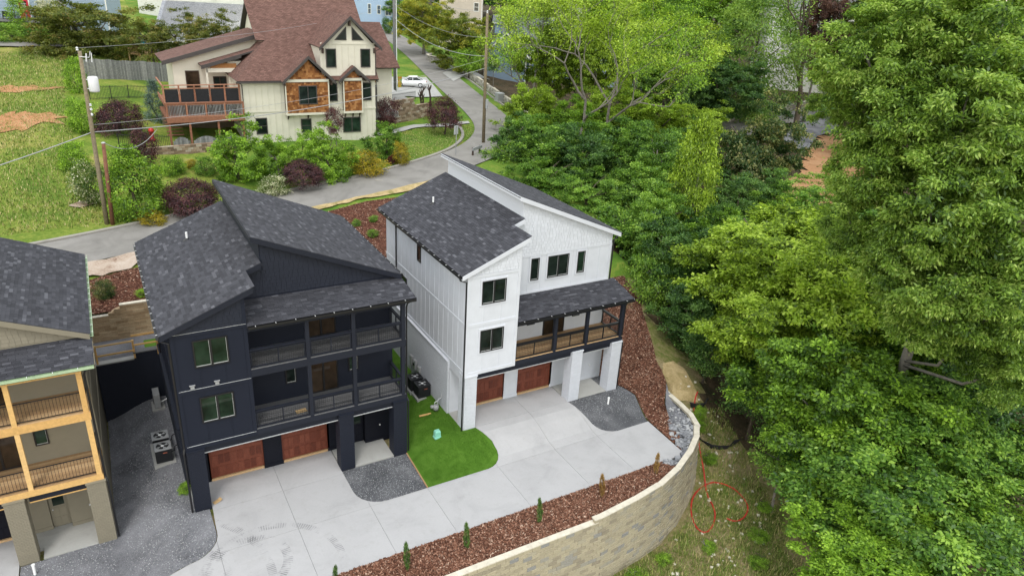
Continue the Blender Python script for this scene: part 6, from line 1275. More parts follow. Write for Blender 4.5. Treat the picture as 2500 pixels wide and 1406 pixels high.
 ('tree', 'broad', 'mid', 69.16, 54.37, 11.02, 4.03, 4.48, 3.88, 'medium green tree in front of the flat blue house', 'trees along the top of the picture', 'tree'),
 ('tree', 'broad', 'dark', 80.57, 49.54, 10.07, 3.66, 5.17, 4.26, 'dark tree at the foot of the feathery tree', 'trees along the top of the picture', 'tree'),
 ('tree', 'broad', 'dark', 94.08, 27.56, 17.98, 1.39, 8.97, 5.81, 'deep green tree behind the tall drooping tree', 'trees along the top of the picture', 'tree'),
 ('tree', 'broad', 'mid', 97.16, 21.66, 20.07, 0.49, 7.57, 6.06, 'green tree in the top right corner', 'trees along the top of the picture', 'tree'),
 ('tree', 'broad', 'bright', 97.37, 99.79, 18.58, 6.5, 6.88, 5.16, 'light green tree at the top edge above the bungalow', 'trees along the top of the picture', 'tree'),
 ('flowering_tree', 'broad', 'dark', 73.94, 51.23, 10.53, 3.88, 3.28, 3.58, 'small dark tree topped with cream blossom beside the flat blue house', None, 'tree'),
 ('dead_tree', 'broad', 'brown', 101.18, 50.39, 18.7, 3.81, 3.57, 6.48, 'brown dead tree standing above the twin trunk', None, 'tree'),
 ('laurel', 'col', 'bright', 0.5, 29.36, 7.33, 5.16, 1.9, 3.0, 'tall glossy green laurel at the roadside beside the leaning pole', None, 'shrub'),
 ('flowering_shrub', 'fine', 'pale', -2.15, 32.51, 6.87, 5.42, 1.51, 1.94, 'loose shrub with whitish sprays left of the tall laurel', None, 'shrub'),
 ('gold_shrub', 'fine', 'gold', 1.33, 27.59, 5.39, 5.03, 1.07, 0.61, 'low golden shrub at the foot of the tall laurel', None, 'shrub'),
 ('maple_shrub', 'maple', 'purple', 4.27, 28.96, 6.13, 5.11, 2.28, 1.58, 'broad purple shrub by the road behind the dark house', None, 'shrub'),
 ('maple_tree', 'maple', 'purple', 0.58, 47.5, 8.73, 7.8, 2.11, 2.11, 'spreading purple maple behind the leaning pole', None, 'tree'),
 ('plum_tree', 'fine', 'purple', 2.13, 40.57, 7.66, 6.4, 1.01, 1.87, 'narrow dark purple tree in front of the stone wall', None, 'tree'),
 ('spruce', 'cone', 'blue', 4.41, 53.1, 9.25, 7.72, 1.51, 2.43, 'blue-grey spruce beside the wooden deck', None, 'tree'),
 ('tree', 'broad', 'bright', 8.92, 35.41, 7.93, 5.71, 2.2, 3.12, 'bright green tree at the left corner of the cream house', 'young trees on the bank below the cream house', 'tree'),
 ('tree', 'broad', 'bright', 12.27, 35.08, 7.42, 5.52, 1.74, 2.54, 'bright green tree between two windows of the cream house', 'young trees on the bank below the cream house', 'tree'),
 ('tree', 'broad', 'bright', 16.72, 33.95, 7.61, 5.48, 2.03, 2.81, 'bright green tree in front of the narrow shingled bay', 'young trees on the bank below the cream house', 'tree'),
 ('tree', 'broad', 'bright', 15.48, 37.61, 7.39, 5.77, 1.53, 2.22, 'light green tree in front of the cream house small window', 'young trees on the bank below the cream house', 'tree'),
 ('maple_shrub', 'maple', 'purple', 13.86, 32.14, 6.42, 5.35, 1.71, 1.5, 'rounded purple shrub on the bank below the cream house', None, 'shrub'),
 ('variegated_shrub', 'fine', 'pale', 11.11, 31.55, 5.87, 5.28, 1.39, 0.9, 'pale flowering shrub beside the road left of the rounded purple shrub', None, 'shrub'),
 ('gold_shrub', 'fine', 'gold', 20.33, 34.49, 6.35, 5.53, 1.77, 1.23, 'large golden yellow shrub at the road below the cream house', None, 'shrub'),
 ('gold_shrub', 'fine', 'gold', 24.52, 36.48, 6.6, 5.67, 0.89, 1.21, 'small golden shrub right of the large golden one', None, 'shrub'),
 ('gold_shrub', 'fine', 'gold', 5.68, 38.93, 6.45, 6.15, 0.47, 0.47, 'tiny golden shrub under the stone wall', None, 'shrub'),
 ('tree', 'broad', 'mid', 23.84, 38.95, 7.53, 5.9, 1.73, 2.27, 'loose green tree at the right corner of the cream house', None, 'tree'),
 ('red_shrub', 'maple', 'red', 23.77, 36.76, 6.09, 5.69, 0.57, 0.57, 'small dark red shrub beside the large golden shrub', None, 'shrub'),
 ('maple_tree', 'maple', 'purple', 33.79, 46.34, 8.01, 6.22, 1.88, 2.45, 'round dark purple maple on the corner lawn', None, 'tree'),
 ('plum_tree', 'fine', 'purple', 27.76, 48.77, 8.03, 6.24, 1.21, 2.1, 'thin dark purple tree against the stone wall right of the cream house', None, 'tree'),
 ('plum_tree', 'fine', 'purple', 19.15, 40.45, 9.4, 5.92, 0.8, 1.29, 'thin dark purple tree against the cream wall', None, 'tree'),
 ('shrub', 'fine', 'bright', 4.01, 37.98, 6.51, 6.07, 1.14, 0.93, 'light green shrub under the stone wall by the tiny golden shrub', 'shrubs on the roadside bank', 'shrub'),
 ('shrub', 'fine', 'mid', 6.59, 37.49, 6.44, 5.91, 1.08, 0.87, 'medium green shrub under the right end of the stone wall', 'shrubs on the roadside bank', 'shrub'),
 ('crape_myrtle', 'broad', 'olive', 0.16, 82.26, 13.92, 11.14, 6.07, 3.96, 'big olive green tree at the upper left behind the leaning pole', None, 'tree'),
 ('crape_myrtle', 'broad', 'olive', 6.46, 75.74, 13.61, 9.46, 2.48, 2.99, 'olive green tree left end of the row before the grey roof', 'row of small trees in front of the grey roof', 'tree'),
 ('crape_myrtle', 'broad', 'olive', 9.18, 74.31, 14.03, 9.25, 2.48, 2.99, 'olive green tree second in the row before the grey roof', 'row of small trees in front of the grey roof', 'tree'),
 ('crape_myrtle', 'broad', 'olive', 12.11, 72.68, 14.31, 8.86, 2.48, 2.99, 'olive green tree third in the row before the grey roof', 'row of small trees in front of the grey roof', 'tree'),
 ('crape_myrtle', 'broad', 'olive', 14.99, 70.94, 14.32, 8.59, 2.48, 2.99, 'olive green tree right end of the row, touching the red-brown roof', 'row of small trees in front of the grey roof', 'tree'),
 ('shrub', 'fine', 'mid', -8.87, 87.48, 12.82, 11.94, 2.12, 1.32, 'clipped green shrub below the blue house deck, left edge', 'hedge below the blue house deck', 'shrub'),
 ('shrub', 'fine', 'mid', -5.98, 88.27, 12.79, 11.89, 2.16, 1.35, 'clipped green shrub below the red door', 'hedge below the blue house deck', 'shrub'),
 ('vine_tree', 'col', 'bright', -8.17, 95.37, 14.78, 12.61, 1.01, 2.53, 'leaning vine covered stem before the blue house deck', None, 'tree'),
 ('flowering_shrub', 'fine', 'cream', -4.29, 93.41, 15.55, 12.45, 1.57, 1.41, 'cream flowering shrub right of the red door', None, 'shrub'),
 ('thicket', 'fine', 'bright', -2.2, 61.59, 10.92, 9.34, 1.22, 1.96, 'ivy covered mound behind the leaning pole', 'thickets along the field edge', 'shrub'),
 ('thicket', 'fine', 'bright', -2.33, 47.4, 9.24, 7.88, 1.12, 1.87, 'weedy green thicket left of the purple maple', 'thickets along the field edge', 'shrub'),
 ('thicket', 'fine', 'bright', -3.21, 39.47, 7.37, 6.56, 1.19, 1.36, 'weedy shrub on the bank left of the pale flowering shrub', 'thickets along the field edge', 'shrub'),
 ('tree', 'broad', 'gold_green', 55.97, 103.99, 15.23, 8.63, 4.8, 4.26, 'yellow-green rounded tree beside the far pole', None, 'tree'),
 ('tree', 'broad', 'gold_green', 55.37, 86.74, 13.18, 7.7, 4.76, 4.34, 'dense yellow-green tree above the curved stone planter', None, 'tree'),
 ('shrub', 'fine', 'bright', 54.12, 80.87, 10.18, 7.38, 2.71, 1.9, 'low green bush beside the bungalow drive', None, 'shrub'),
 ('shrub', 'fine', 'dark', 54.59, 73.25, 10.78, 6.66, 1.03, 1.16, 'clipped dark green ball bush at the bungalow corner', None, 'shrub'),
 ('shrub', 'fine', 'dark', 59.15, 132.06, 11.56, 9.93, 1.19, 1.84, 'dark clipped conifer in front of the light blue house', None, 'shrub'),
 ('tree', 'broad', 'mid', 64.15, 137.28, 15.25, 10.17, 2.84, 3.31, 'green tree beside the light blue house', None, 'tree'),
]
# ------------------------------------------------------------------ leaves
LEAF = dict(  # random tones spread wide to imitate dark gaps and lit highlights
 bright=[(0, (0.035, 0.078, 0.01)), (0.38, (0.115, 0.215, 0.02)), (0.72, (0.2, 0.34, 0.03)), (1, (0.33, 0.5, 0.06))],
 lime=[(0, (0.055, 0.095, 0.01)), (0.38, (0.175, 0.27, 0.022)), (0.72, (0.28, 0.4, 0.035)), (1, (0.42, 0.55, 0.075))],
 mid=[(0, (0.026, 0.066, 0.012)), (0.38, (0.082, 0.172, 0.024)), (0.72, (0.15, 0.27, 0.036)), (1, (0.26, 0.4, 0.06))],
 dark=[(0, (0.016, 0.046, 0.012)), (0.38, (0.046, 0.11, 0.024)), (0.72, (0.092, 0.182, 0.04)), (1, (0.165, 0.275, 0.065))],
 walnut=[(0, (0.035, 0.075, 0.013)), (0.38, (0.12, 0.205, 0.028)), (0.72, (0.2, 0.315, 0.045)), (1, (0.33, 0.43, 0.1))],
 magnolia=[(0, (0.014, 0.036, 0.010)), (0.5, (0.035, 0.070, 0.018)), (0.8, (0.12, 0.14, 0.045)), (1, (0.26, 0.25, 0.10))],
 feather=[(0, (0.045, 0.090, 0.018)), (0.5, (0.095, 0.165, 0.026)), (1, (0.16, 0.23, 0.045))],
 evergreen=[(0, (0.012, 0.024, 0.012)), (0.6, (0.03, 0.05, 0.022)), (1, (0.06, 0.075, 0.035))],
 olive=[(0, (0.035, 0.050, 0.010)), (0.5, (0.085, 0.105, 0.018)), (0.85, (0.14, 0.145, 0.03)), (1, (0.19, 0.15, 0.05))],
 purple=[(0, (0.016, 0.009, 0.011)), (0.5, (0.050, 0.021, 0.025)), (1, (0.115, 0.048, 0.045))],
 red=[(0, (0.05, 0.006, 0.006)), (1, (0.14, 0.016, 0.014))],
 gold=[(0, (0.07, 0.085, 0.010)), (0.5, (0.24, 0.20, 0.018)), (1, (0.46, 0.34, 0.03))],
 gold_green=[(0, (0.05, 0.075, 0.010)), (0.5, (0.14, 0.17, 0.02)), (1, (0.30, 0.27, 0.03))],
 blue=[(0, (0.03, 0.055, 0.05)), (0.5, (0.085, 0.135, 0.125)), (1, (0.18, 0.24, 0.22))],
 pale=[(0, (0.035, 0.072, 0.014)), (0.5, (0.10, 0.17, 0.03)), (0.72, (0.22, 0.26, 0.10)), (0.85, (0.50, 0.50, 0.34)), (1, (0.66, 0.64, 0.48))],
 cream=[(0, (0.10, 0.13, 0.05)), (0.4, (0.45, 0.44, 0.30)), (1, (0.72, 0.68, 0.52))],
 dry=[(0, (0.14, 0.075, 0.02)), (0.5, (0.34, 0.20, 0.06)), (1, (0.50, 0.34, 0.13))],
 brown=[(0, (0.035, 0.020, 0.016)), (0.6, (0.10, 0.05, 0.035)), (1, (0.17, 0.09, 0.06))])
GAIN = dict(bright=1.3, lime=1.22, mid=1.3, dark=1.25, walnut=1.3, feather=1.9, magnolia=1.6, olive=1.7, gold_green=1.6, purple=1.5, blue=1.4, evergreen=1.5, gold=1.3)
for k, st in LEAF.items(): m_leaf('leaf_'+k, [(p_, tuple(min(0.8, q_*GAIN.get(k, 1.15)) for q_ in c_)) for p_, c_ in st], 0.38 if k not in ('purple', 'brown', 'evergreen', 'cream') else 0.18, 0.025)
m_plain('bark', (0.10, 0.078, 0.058), 0.95, 0.35, 4, 0.02, 12); m_plain('bark_pale', (0.19, 0.172, 0.148), 0.95, 0.3, 3, 0.02, 10)
def leaf_mesh(name, pos, nrm, ax, L, Wd, tn):
    n = len(pos); b = np.cross(nrm, ax); b /= np.linalg.norm(b, axis=1, keepdims=True)+1e-9
    L = L[:, None]; Wd = Wd[:, None]; mid = pos+ax*L*0.48
    V = np.empty((n, 4, 3), np.float32); V[:, 0] = pos; V[:, 1] = mid+b*Wd*0.5+nrm*Wd*0.12; V[:, 2] = pos+ax*L-nrm*L*0.08; V[:, 3] = mid-b*Wd*0.5+nrm*Wd*0.12
    me = bpy.data.meshes.new(name); me.vertices.add(4*n); me.vertices.foreach_set('co', V.ravel())
    me.loops.add(4*n); me.loops.foreach_set('vertex_index', np.arange(4*n, dtype=np.int32))
    me.polygons.add(n); me.polygons.foreach_set('loop_start', np.arange(0, 4*n, 4, dtype=np.int32)); me.polygons.foreach_set('loop_total', np.full(n, 4, np.int32))
    at = me.attributes.new('tone', 'FLOAT', 'POINT'); at.data.foreach_set('value', np.repeat(np.clip(tn, 0.002, 0.998), 4).astype(np.float32))
    me.update(); me.validate(); return me
def unit(a): return a/(np.linalg.norm(a, axis=1, keepdims=True)+1e-9)
def leaves_at(name, rng, cent, outw, ctone, per, cl, flat, size, aspect, up, droop, jit):
    n = len(cent)*per; c = np.repeat(cent, per, 0); o = np.repeat(outw, per, 0); t = np.repeat(ctone, per)
    g = rng.normal(size=(n, 3)); pos = c+g*np.array([cl, cl, cl*flat])
    nrm = unit(o*0.45+np.array([0, 0, up])+rng.normal(size=(n, 3))*jit)
    ax = unit(rng.normal(size=(n, 3))*0.8+o*0.6+g*np.array([0.5, 0.5, 0.1])-np.array([0, 0, droop])); ax = unit(ax-nrm*np.sum(ax*nrm, 1, keepdims=True)*0.85)
    L = size*rng.uniform(0.55, 1.5, n); tn = 0.55*t+0.45*rng.uniform(0, 1, n)+0.0
    return leaf_mesh(name, pos, nrm, ax, L, L*aspect*rng.uniform(0.8, 1.2, n), tn)
def shell(rng, n, R, hollow, lump, shape, boughs=0, brad=0.235):
    d = unit(rng.normal(size=(n*3, 3)))
    if shape in ('dome', 'cone'): d = d[d[:, 2] > -0.35]
    d = d[:n]; n = len(d)
    ks = rng.normal(size=(5, 3))*2.6; ph = rng.uniform(0, 6.28, 5); f = 1+lump*np.sum(np.cos(d@ks.T+ph), 1)/2.2
    r = hollow+(1-hollow)*rng.uniform(0, 1, n)**0.45
    c = d*(r*f)[:, None]*np.array(R)
    if shape == 'cone':
        h = rng.uniform(0, 1, n)**1.4; a = rng.uniform(0, 6.283, n); rr = (1-h)**0.85*(0.55+0.45*rng.uniform(0, 1, n)**0.5)*R[0]*(1+0.12*np.sin(5*a+3*h))
        c = np.stack([rr*np.cos(a), rr*np.sin(a), -R[2]+2*R[2]*h], 1); d = unit(c*np.array([1, 1, 0])+np.array([0, 0, 0.2]))
    if shape == 'column':
        h = rng.uniform(-1, 1, n); a = rng.uniform(0, 6.283, n); env = np.sqrt(np.clip(1-np.abs(h)**2.6, 0, 1))*(1-0.35*np.clip(h, 0, 1))
        rr = env*(0.6+0.4*rng.uniform(0, 1, n)**0.5)*R[0]*(1+0.22*np.sin(3*a+4*h)+0.14*np.sin(7*h+a)); c = np.stack([rr*np.cos(a), rr*np.sin(a), R[2]*h], 1); d = unit(c*np.array([1, 1, 0.3]))
    if boughs:   # gather the sprays into separate boughs with gaps between
        nb = boughs; q = rng.permutation(len(c))[:nb]; k = rng.integers(0, nb, len(c)); bc = c[q]; bd = d[q]
        rad = R[0]*brad*rng.uniform(0.6, 1.35, nb)
        c = bc[k]+rng.normal(size=c.shape)*(rad[k])[:, None]*np.array([0.75, 0.75, 0.36 if R[0] > 2.5 else 0.62])*np.array([1, 1, R[2]/R[0]]); d = unit(0.6*bd[k]+0.4*unit(c)); return c, d, k
    return c, d, None
PROTO = {}
def proto(key, seed, R, ncl, per, cl, flat, size, aspect, up=0.8, droop=0.25, jit=0.55, hollow=0.35, lump=0.22, shape='ball', boughs=0, brad=0.235):
    rng = np.random.default_rng(seed); c, d, kb = shell(rng, ncl, R, hollow, lump, shape, boughs, brad); tn = rng.uniform(0, 1, len(c))
    if kb is not None: tn = 0.45*tn+0.55*rng.uniform(0, 1, boughs)[kb]
    PROTO.setdefault(key, []).append((leaves_at('crown', rng, c, d, tn, per, cl, flat, size, aspect, up, droop, jit), R))
for s in (1, 2, 3, 15): proto('broad_L', s, (4.2, 4.2, 3.6), 900, 64, 0.19, 0.5, 0.19, 0.55, 0.9, 0.25, 0.6, lump=0.38, boughs=210, brad=0.105, hollow=0.4)
for s in (16, 17): proto('droop_L', s, (2.8, 2.8, 2.6), 480, 66, 0.17, 0.7, 0.20, 0.36, 0.7, 0.5, 0.6, 0.35, 0.36, 'ball', 105, 0.115)
for s in (4, 5): proto('broad_S', s, (2.1, 2.1, 2.6), 300, 56, 0.14, 0.5, 0.14, 0.55, lump=0.32, boughs=75, brad=0.14)
for s in (6, 7): proto('fine_L', s, (3.4, 3.4, 3.1), 860, 58, 0.16, 0.5, 0.145, 0.6, 0.75, 0.1, 0.7, lump=0.38, boughs=190, brad=0.10)
for s in (8, 9): proto('fine_S', s, (1.3, 1.3, 1.2), 170, 46, 0.17, 0.6, 0.10, 0.55, 0.6, 0.0, 0.8, lump=0.22)
proto('col', 10, (1.9, 1.9, 3.0), 330, 44, 0.24, 0.6, 0.16, 0.5, 0.5, 0.3, 0.7, shape='column')
proto('col_S', 13, (1.0, 1.0, 2.6), 160, 40, 0.2, 0.6, 0.15, 0.5, 0.5, 0.3, 0.7, shape='column')
proto('maple', 11, (2.1, 2.1, 1.7), 360, 44, 0.20, 0.40, 0.135, 0.34, 0.7, 0.9, 0.5, 0.55, 0.16, 'dome')
proto('cone', 12, (1.5, 1.5, 2.6), 330, 40, 0.16, 0.5, 0.13, 0.3, 0.3, -0.1, 0.8, shape='cone')
proto('feather', 14, (4.2, 4.2, 6.4), 620, 44, 0.50, 0.45, 0.26, 0.34, 0.6, 0.5, 0.7, 0.3, 0.20, 'column')
def pick(form, r, k):
    if form in ('broad', 'fine'): form += '_L' if r > 2.75 else '_S'
    if form == 'col' and r < 1.3: form = 'col_S'
    L = PROTO[form]; return L[k % len(L)]
def trunk_mesh(rng, gz, top, r0, spread, cz, limbs=7):
    mb = MB(); h = top; lx, ly = rng.uniform(-0.4, 0.4), rng.uniform(-0.4, 0.4)
    pts = [(0, 0, -0.3)]+[(lx*k/5+0.12*math.sin(k*1.7), ly*k/5+0.12*math.cos(k*1.3), h*k/5) for k in range(1, 6)]
    mb.tube(pts, [r0*1.15]+[r0*(1-0.16*k) for k in range(1, 6)], 7)
    for i in range(limbs):
        k = rng.randint(2, 4); p = Vector(pts[k]); a = 6.283*i/limbs+rng.uniform(-0.4, 0.4); d = spread*rng.uniform(0.55, 0.95)
        q = Vector((p.x+math.cos(a)*d, p.y+math.sin(a)*d, p.z+rng.uniform(0.25, 0.8)*spread)); m = p.lerp(q, 0.5)+Vector((0, 0, rng.uniform(-0.1, 0.25)*spread*0.5))
        mb.tube([p, p.lerp(m, 0.5)+Vector((0, 0, 0.05)), m, q], [r0*0.5, r0*0.38, r0*0.27, r0*0.10], 5)
    return mb
def plant(k, kind, form, leaf, x, y, z, gz, r, h, label, group, cat):
    rng = random.Random(k*17+3); me, R = pick(form, r, k)
    t = empty(kind, (x, y, gz), 0); tag(t, label, cat, group)
    cr = bpy.data.objects.new('crown', me); COL.objects.link(cr); cr.parent = t
    if not me.materials: me.materials.append(M['leaf_'+leaf])
    cr.material_slots[0].link = 'OBJECT'; cr.material_slots[0].material = M['leaf_'+leaf]
    cr.location = (0, 0, z-gz); cr.rotation_euler = (0, 0, rng.uniform(0, 6.283)); cr.scale = (r/R[0]*rng.uniform(0.94, 1.06), r/R[1]*rng.uniform(0.94, 1.06), h/R[2])
    cr['kind'] = 'stuff'
    r0 = 0.045*r+0.03 if h < 2.6 else 0.055*r+0.06
    trunk_mesh(rng, gz, max(0.4, z-gz+h*0.35), r0, r*0.8, z-gz, 7 if r > 1.2 else 5).build('trunk', 'bark_pale' if k % 3 == 0 else 'bark', t, True)
    return t
for k, q in enumerate(PLANTS): plant(k, *q)

# tall open trees: limbs first, leaves on the twigs
def grow(rng, mb, p, d, L, r, lev, tips, bend=0.35, up=0.25, split=(2, 3), dmp=0.72, maxlev=4, wob=0.18):
    n = 4; pts = [p]; q = p
    for i in range(n):
        d = (d+Vector((rng.gauss(0, wob), rng.gauss(0, wob), rng.gauss(0, wob)*0.6+up*0.12))).normalized(); q = q+d*(L/n); pts.append(q)
    mb.tube(pts, [r*(1-0.42*i/n) for i in range(n+1)], 6 if lev < 2 else 4, False)
    if lev >= 2: tips += [(pts[i], lev) for i in (2, 4)]
    if lev >= maxlev: tips.append((q, lev)); return
    for i in range(rng.randint(*split)+(1 if lev == 0 else 0)):
        a = rng.uniform(0, 6.283); s = d.orthogonal(); s.rotate(Matrix.Rotation(a+i*2.2, 3, d)); nd_ = (d*(1-bend)+s*bend*1.6+Vector((0, 0, up))).normalized()
        st = pts[-1] if i < 2 else pts[rng.randint(2, 3)]
        grow(rng, mb, st, nd_, L*dmp*rng.uniform(0.8, 1.15), r*0.56, lev+1, tips, bend, up, split, dmp, maxlev, wob)
def open_tree(kind, loc, seed, L0, r0, leaf, per, cl, size, aspect, droop, label, group, cat='tree', bark='bark_pale', bend=0.35, up=0.3, dmp=0.74, maxlev=4, lean=(0, 0, 1), flat=0.5, upn=0.7, split=(2, 3), scale=1.0, rz=0.0):
    rng = random.Random(seed); mb = MB(); tips = []
    grow(rng, mb, Vector((0, 0, -0.3)), Vector(lean).normalized(), L0, r0, 0, tips, bend, up, split, dmp, maxlev)
    t = empty(kind, loc, rz); tag(t, label, cat, group); t.scale = (scale,)*3
    mb.build('trunk', bark, t, True)
    c = np.array([tuple(q[0]) for q in tips]); ng = np.random.default_rng(seed); ctr = c.mean(0); o = unit(c-ctr)
    me = leaves_at('crown', ng, c, o, ng.uniform(0, 1, len(c)), per, cl, flat, size, aspect, upn, droop, 0.6); me.materials.append(M['leaf_'+leaf])
    cr = link('crown', me, None, t, 'stuff'); return t, tips
# tall sparse trees with pale limbs
gs = 'tall sparse trees behind the white house'
def tall(loc, seed, L0, lab, lean=(0, 0, 1), sc_=1.0, leaf='lime'): return open_tree('tall_tree', loc, seed, L0, 0.25, leaf, 58, 0.55, 0.22, 0.5, 0.2, lab, gs, 'tree', 'bark_pale', 0.36, 0.42, 0.72, 4, lean, scale=sc_)
tall((46.0, 37.6, 2.4), 41, 9.5, 'tall sparse yellow-green tree with a long bare pale trunk behind the white house')
tall((56.5, 46.5, 3.4), 43, 7.6, 'sparse yellow-green tree with forked pale limbs right of the long bare trunk', (0.3, -0.1, 1), 1.1)
tall((53.5, 58.5, 5.0), 47, 6.6, 'sparse yellow-green tree with a white trunk standing before the bungalow', (0, 0, 1), 1.05)
tall((51.0, 40.5, 2.6), 53, 8.6, 'sparse bright green tree leaning right beside the long bare trunk', (0.18, -0.2, 1), 1.05, 'bright')
tall((60.5, 57.0, 4.5), 59, 7.6, 'sparse lime green tree between the bungalow and the flat blue house', (0, 0, 1), 1.1)
# big drooping tree on the right
dt = empty('drooping_tree', (30.2, -12.6, -3.7)); tag(dt, 'tall tree with drooping long leaves and grey limbs filling the upper right', 'tree')
MB().tube([(4.2, 1.6, -0.4), (4.0, 1.4, 5), (3.2, 1.0, 11), (1.8, 0.8, 17), (0.9, 0.6, 24)], [0.36, 0.31, 0.25, 0.16, 0.07], 9).build('trunk', 'bark_pale', dt, True)
open_tree('twin_trunk', (96.4, 47.8, 3.6), 61, 9.5, 0.55, 'mid', 16, 0.6, 0.3, 0.5, 0.2, 'twin leaning trunk wrapped in ivy beside the far lane', None, 'tree', 'bark', 0.22, 0.5, 0.75, 3, (0.28, 0.1, 1))
for k, (x, y, z, r) in enumerate(((28.71, -8.55, 20.89, 2.17), (30.73, -9.73, 22.23, 2.67), (32.01, -11.92, 21.95, 2.75), (28.78, -10.33, 18.72, 2.31), (29.84, -12.61, 19.26, 2.71), (31.03, -14.33, 18.54, 2.5), (28.56, -10.23, 16.16, 1.84), (28.65, -12.93, 15.96, 2.58), (29.8, -15.16, 15.45, 2.66), (28.98, -12.08, 13.03, 2.02), (29.35, -14.46, 12.53, 2.27), (30.26, -16.43, 12.25, 2.2), (28.87, -7.71, 18.98, 1.33), (31.51, -12.96, 16.8, 2.31), (31.12, -9.74, 20.15, 2.57), (31.9, -17.11, 9.1, 1.6), (29.2, -9.51, 13.33, 1.37), (30.0, -13.2, 10.9, 2.1), (31.6, -14.6, 9.6, 2.0))):
    me, R = PROTO['droop_L'][k % 2]
    if not me.materials: me.materials.append(M['leaf_walnut'])
    c = bpy.data.objects.new('crown', me); COL.objects.link(c); c.parent = dt; c.location = (x-30.2, y+12.6, z+3.7); c.rotation_euler = (0, 0, k*1.9); c.scale = (r/R[0], r/R[1], r*0.95/R[2]); c['kind'] = 'stuff'
    MB().tube([(3.2, 1.0, 0.45*(z+3.7)+4), ((x-30.2)*0.5+1.6, (y+12.6)*0.5, (z+3.7)*0.75+1), (x-30.2, y+12.6, z+3.7), ((x-30.2)*1.15, (y+12.6)*1.15, z+4.6)], [0.09, 0.075, 0.055, 0.03], 6).build('limb', 'bark_pale', dt, True)
# saplings in the front bed and young shrubs in the mulch
for k, (x, y, lf, lab) in enumerate(((4.3, -7.5, 'dark', 'green cypress sapling at the bottom edge, first in the front mulch bed'), (7.34, -7.54, 'dark', 'green cypress sapling second from the left in the front mulch bed'), (10.14, -7.59, 'dark', 'green cypress sapling third from the left in the front mulch bed'), (13.92, -7.62, 'dark', 'green cypress sapling fourth from the left, in the middle of the front bed'), (17.67, -7.44, 'gold', 'dried yellow-brown cypress sapling left of the last one in the front bed'), (21.33, -7.25, 'gold', 'dried yellow-brown cypress sapling nearest the rock pile'))):
    t = empty('cypress_sapling', (x, y, 0.03)); tag(t, lab, 'sapling', 'cypress saplings in the front bed'); me = PROTO['sap'][0][0] if 'sap' in PROTO else None
    if me is None: proto('sap', 77, (0.20, 0.20, 0.62), 90, 34, 0.035, 1.4, 0.075, 0.22, 0.1, -0.8, 0.8, 0.1, 0.1, 'column'); me = PROTO['sap'][0][0]; me.materials.append(M['leaf_dark'])
    c = bpy.data.objects.new('crown', me); COL.objects.link(c); c.parent = t; c.location = (0, 0, 0.70); c.material_slots[0].link = 'OBJECT'; c.material_slots[0].material = M['leaf_'+lf] if lf == 'dark' else M['leaf_dry']; c.scale = (0.55, 0.55, 1.05); c.rotation_euler = (0.05*k-0.1, 0.06, k); c['kind'] = 'stuff'
    MB().tube([(0, 0, -0.1), (0, 0, 0.6), (0.02, 0.03, 1.45)], [0.02, 0.014, 0.006], 5).build('trunk', 'bark', t)
for k, (x, y, s, lf, lab) in enumerate(((15.2, 22.2, 0.36, 'mid', 'young green shrub in the mulch left of the white roof, nearest the road'), (16.65, 22.35, 0.36, 'mid', 'young green shrub in the mulch left of the white roof, touching its gutter line'), (15.63, 19.7, 0.40, 'mid', 'young green shrub lowest in the mulch between dark and white roofs'), (-2.31, 16.0, 0.55, 'magnolia', 'thin grey-green young shrub in the mulch above the brown block wall'), (-0.34, 15.45, 0.36, 'bright', 'small bright green shrub in the mulch beside the dark house gutter'))):
    plant(300+k, 'young_shrub', 'fine', lf, x, y, terrain(x, y)+s*0.8, terrain(x, y), s, s*0.8 if k != 3 else s*1.2, lab, 'young shrubs in the mulch behind the houses', 'shrub')
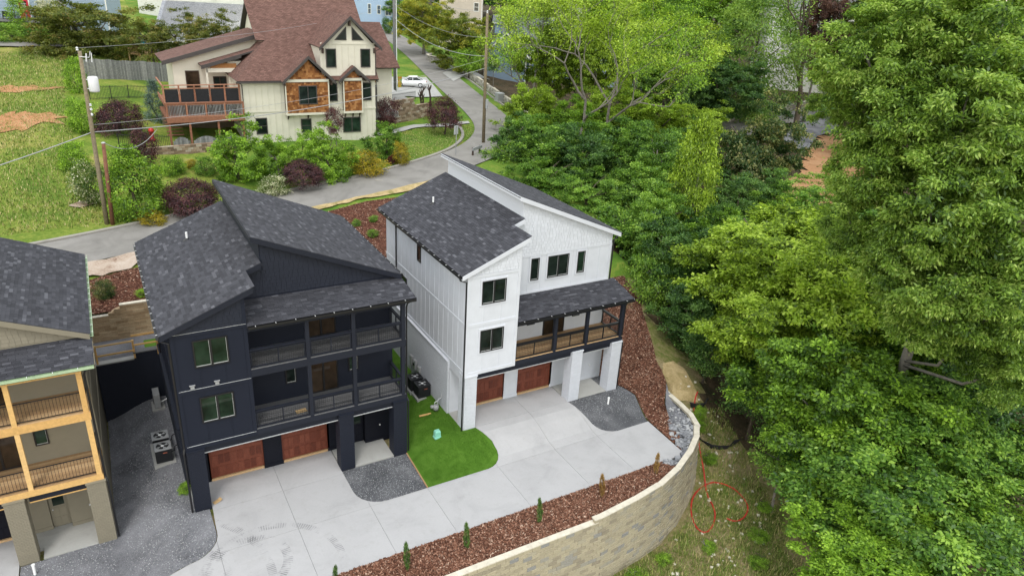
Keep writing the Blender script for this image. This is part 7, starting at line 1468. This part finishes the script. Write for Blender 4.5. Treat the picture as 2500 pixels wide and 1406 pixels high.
plant(320, 'weed', 'fine', 'bright', -0.25, 1.6, 0.25, 0.0, 0.28, 0.3, 'small green weed at the foot of the dark corner column', None, 'weed')
for k, (x, y, r, h, lab) in enumerate(((29.1, -2.6, 0.45, 0.4, 'small leafy weed clump by the upper red hose'), (27.7, -5.2, 0.5, 0.3, 'low weed clump near the middle of the red hose'), (20.5, -9.6, 0.4, 0.3, 'low weed clump at the wall foot near the bottom edge'), (18.4, -9.9, 0.5, 0.35, 'low weed clump at the wall foot cut by the bottom edge'), (28.4, -3.3, 0.45, 0.35, 'leafy weed clump where the silt fence meets the wall'), (26.4, -10.6, 0.5, 0.3, 'low weed clump right of the red hose loops'), (23.4, -9.9, 0.4, 0.25, 'low weed clump left of the red hose loops'), (28.3, -9.2, 0.45, 0.3, 'low weed clump under the edge of the woods'), (24.9, -11.9, 0.5, 0.3, 'low weed clump below the red hose near the bottom edge'))):
    plant(330+k, 'weed', 'fine', 'bright', x, y, gz(x, y)+h*0.6, gz(x, y), r, h, lab, 'weeds on the slope', 'weed')
# distant wood closing the view
ng = np.random.default_rng(99); C_ = []
for k in range(150):
    u = ng.uniform(0, 1); x = 40+u*230; y = 205-u*95+ng.uniform(-18, 30); C_.append((x, y, terrain(x, y), ng.uniform(5, 9)))
for k in range(50): x = ng.uniform(-60, 40); y = ng.uniform(175, 220); C_.append((x, y, terrain(x, y), ng.uniform(5, 8)))
for k in range(60): x = ng.uniform(110, 240); y = ng.uniform(-30, 70); C_.append((x, y, terrain(x, y), ng.uniform(5, 9)))
pos = []; outw = []
for x, y, z, r in C_:
    d = unit(ng.normal(size=(60, 3))); d[:, 2] = np.abs(d[:, 2]); pos.append(np.array([x, y, z+r*0.9])+d*np.array([r, r, r*1.1])); outw.append(d)
pos = np.concatenate(pos); outw = np.concatenate(outw)
me = leaves_at('far_wood', ng, pos, outw, ng.uniform(0, 1, len(pos)), 14, 1.0, 0.5, 0.9, 0.6, 0.8, 0.2, 0.6); me.materials.append(M['leaf_mid'])
fw_ = link('far_wood', me, None, None, 'stuff'); tag(fw_, 'distant green wood closing the view along the top edge', 'wood')
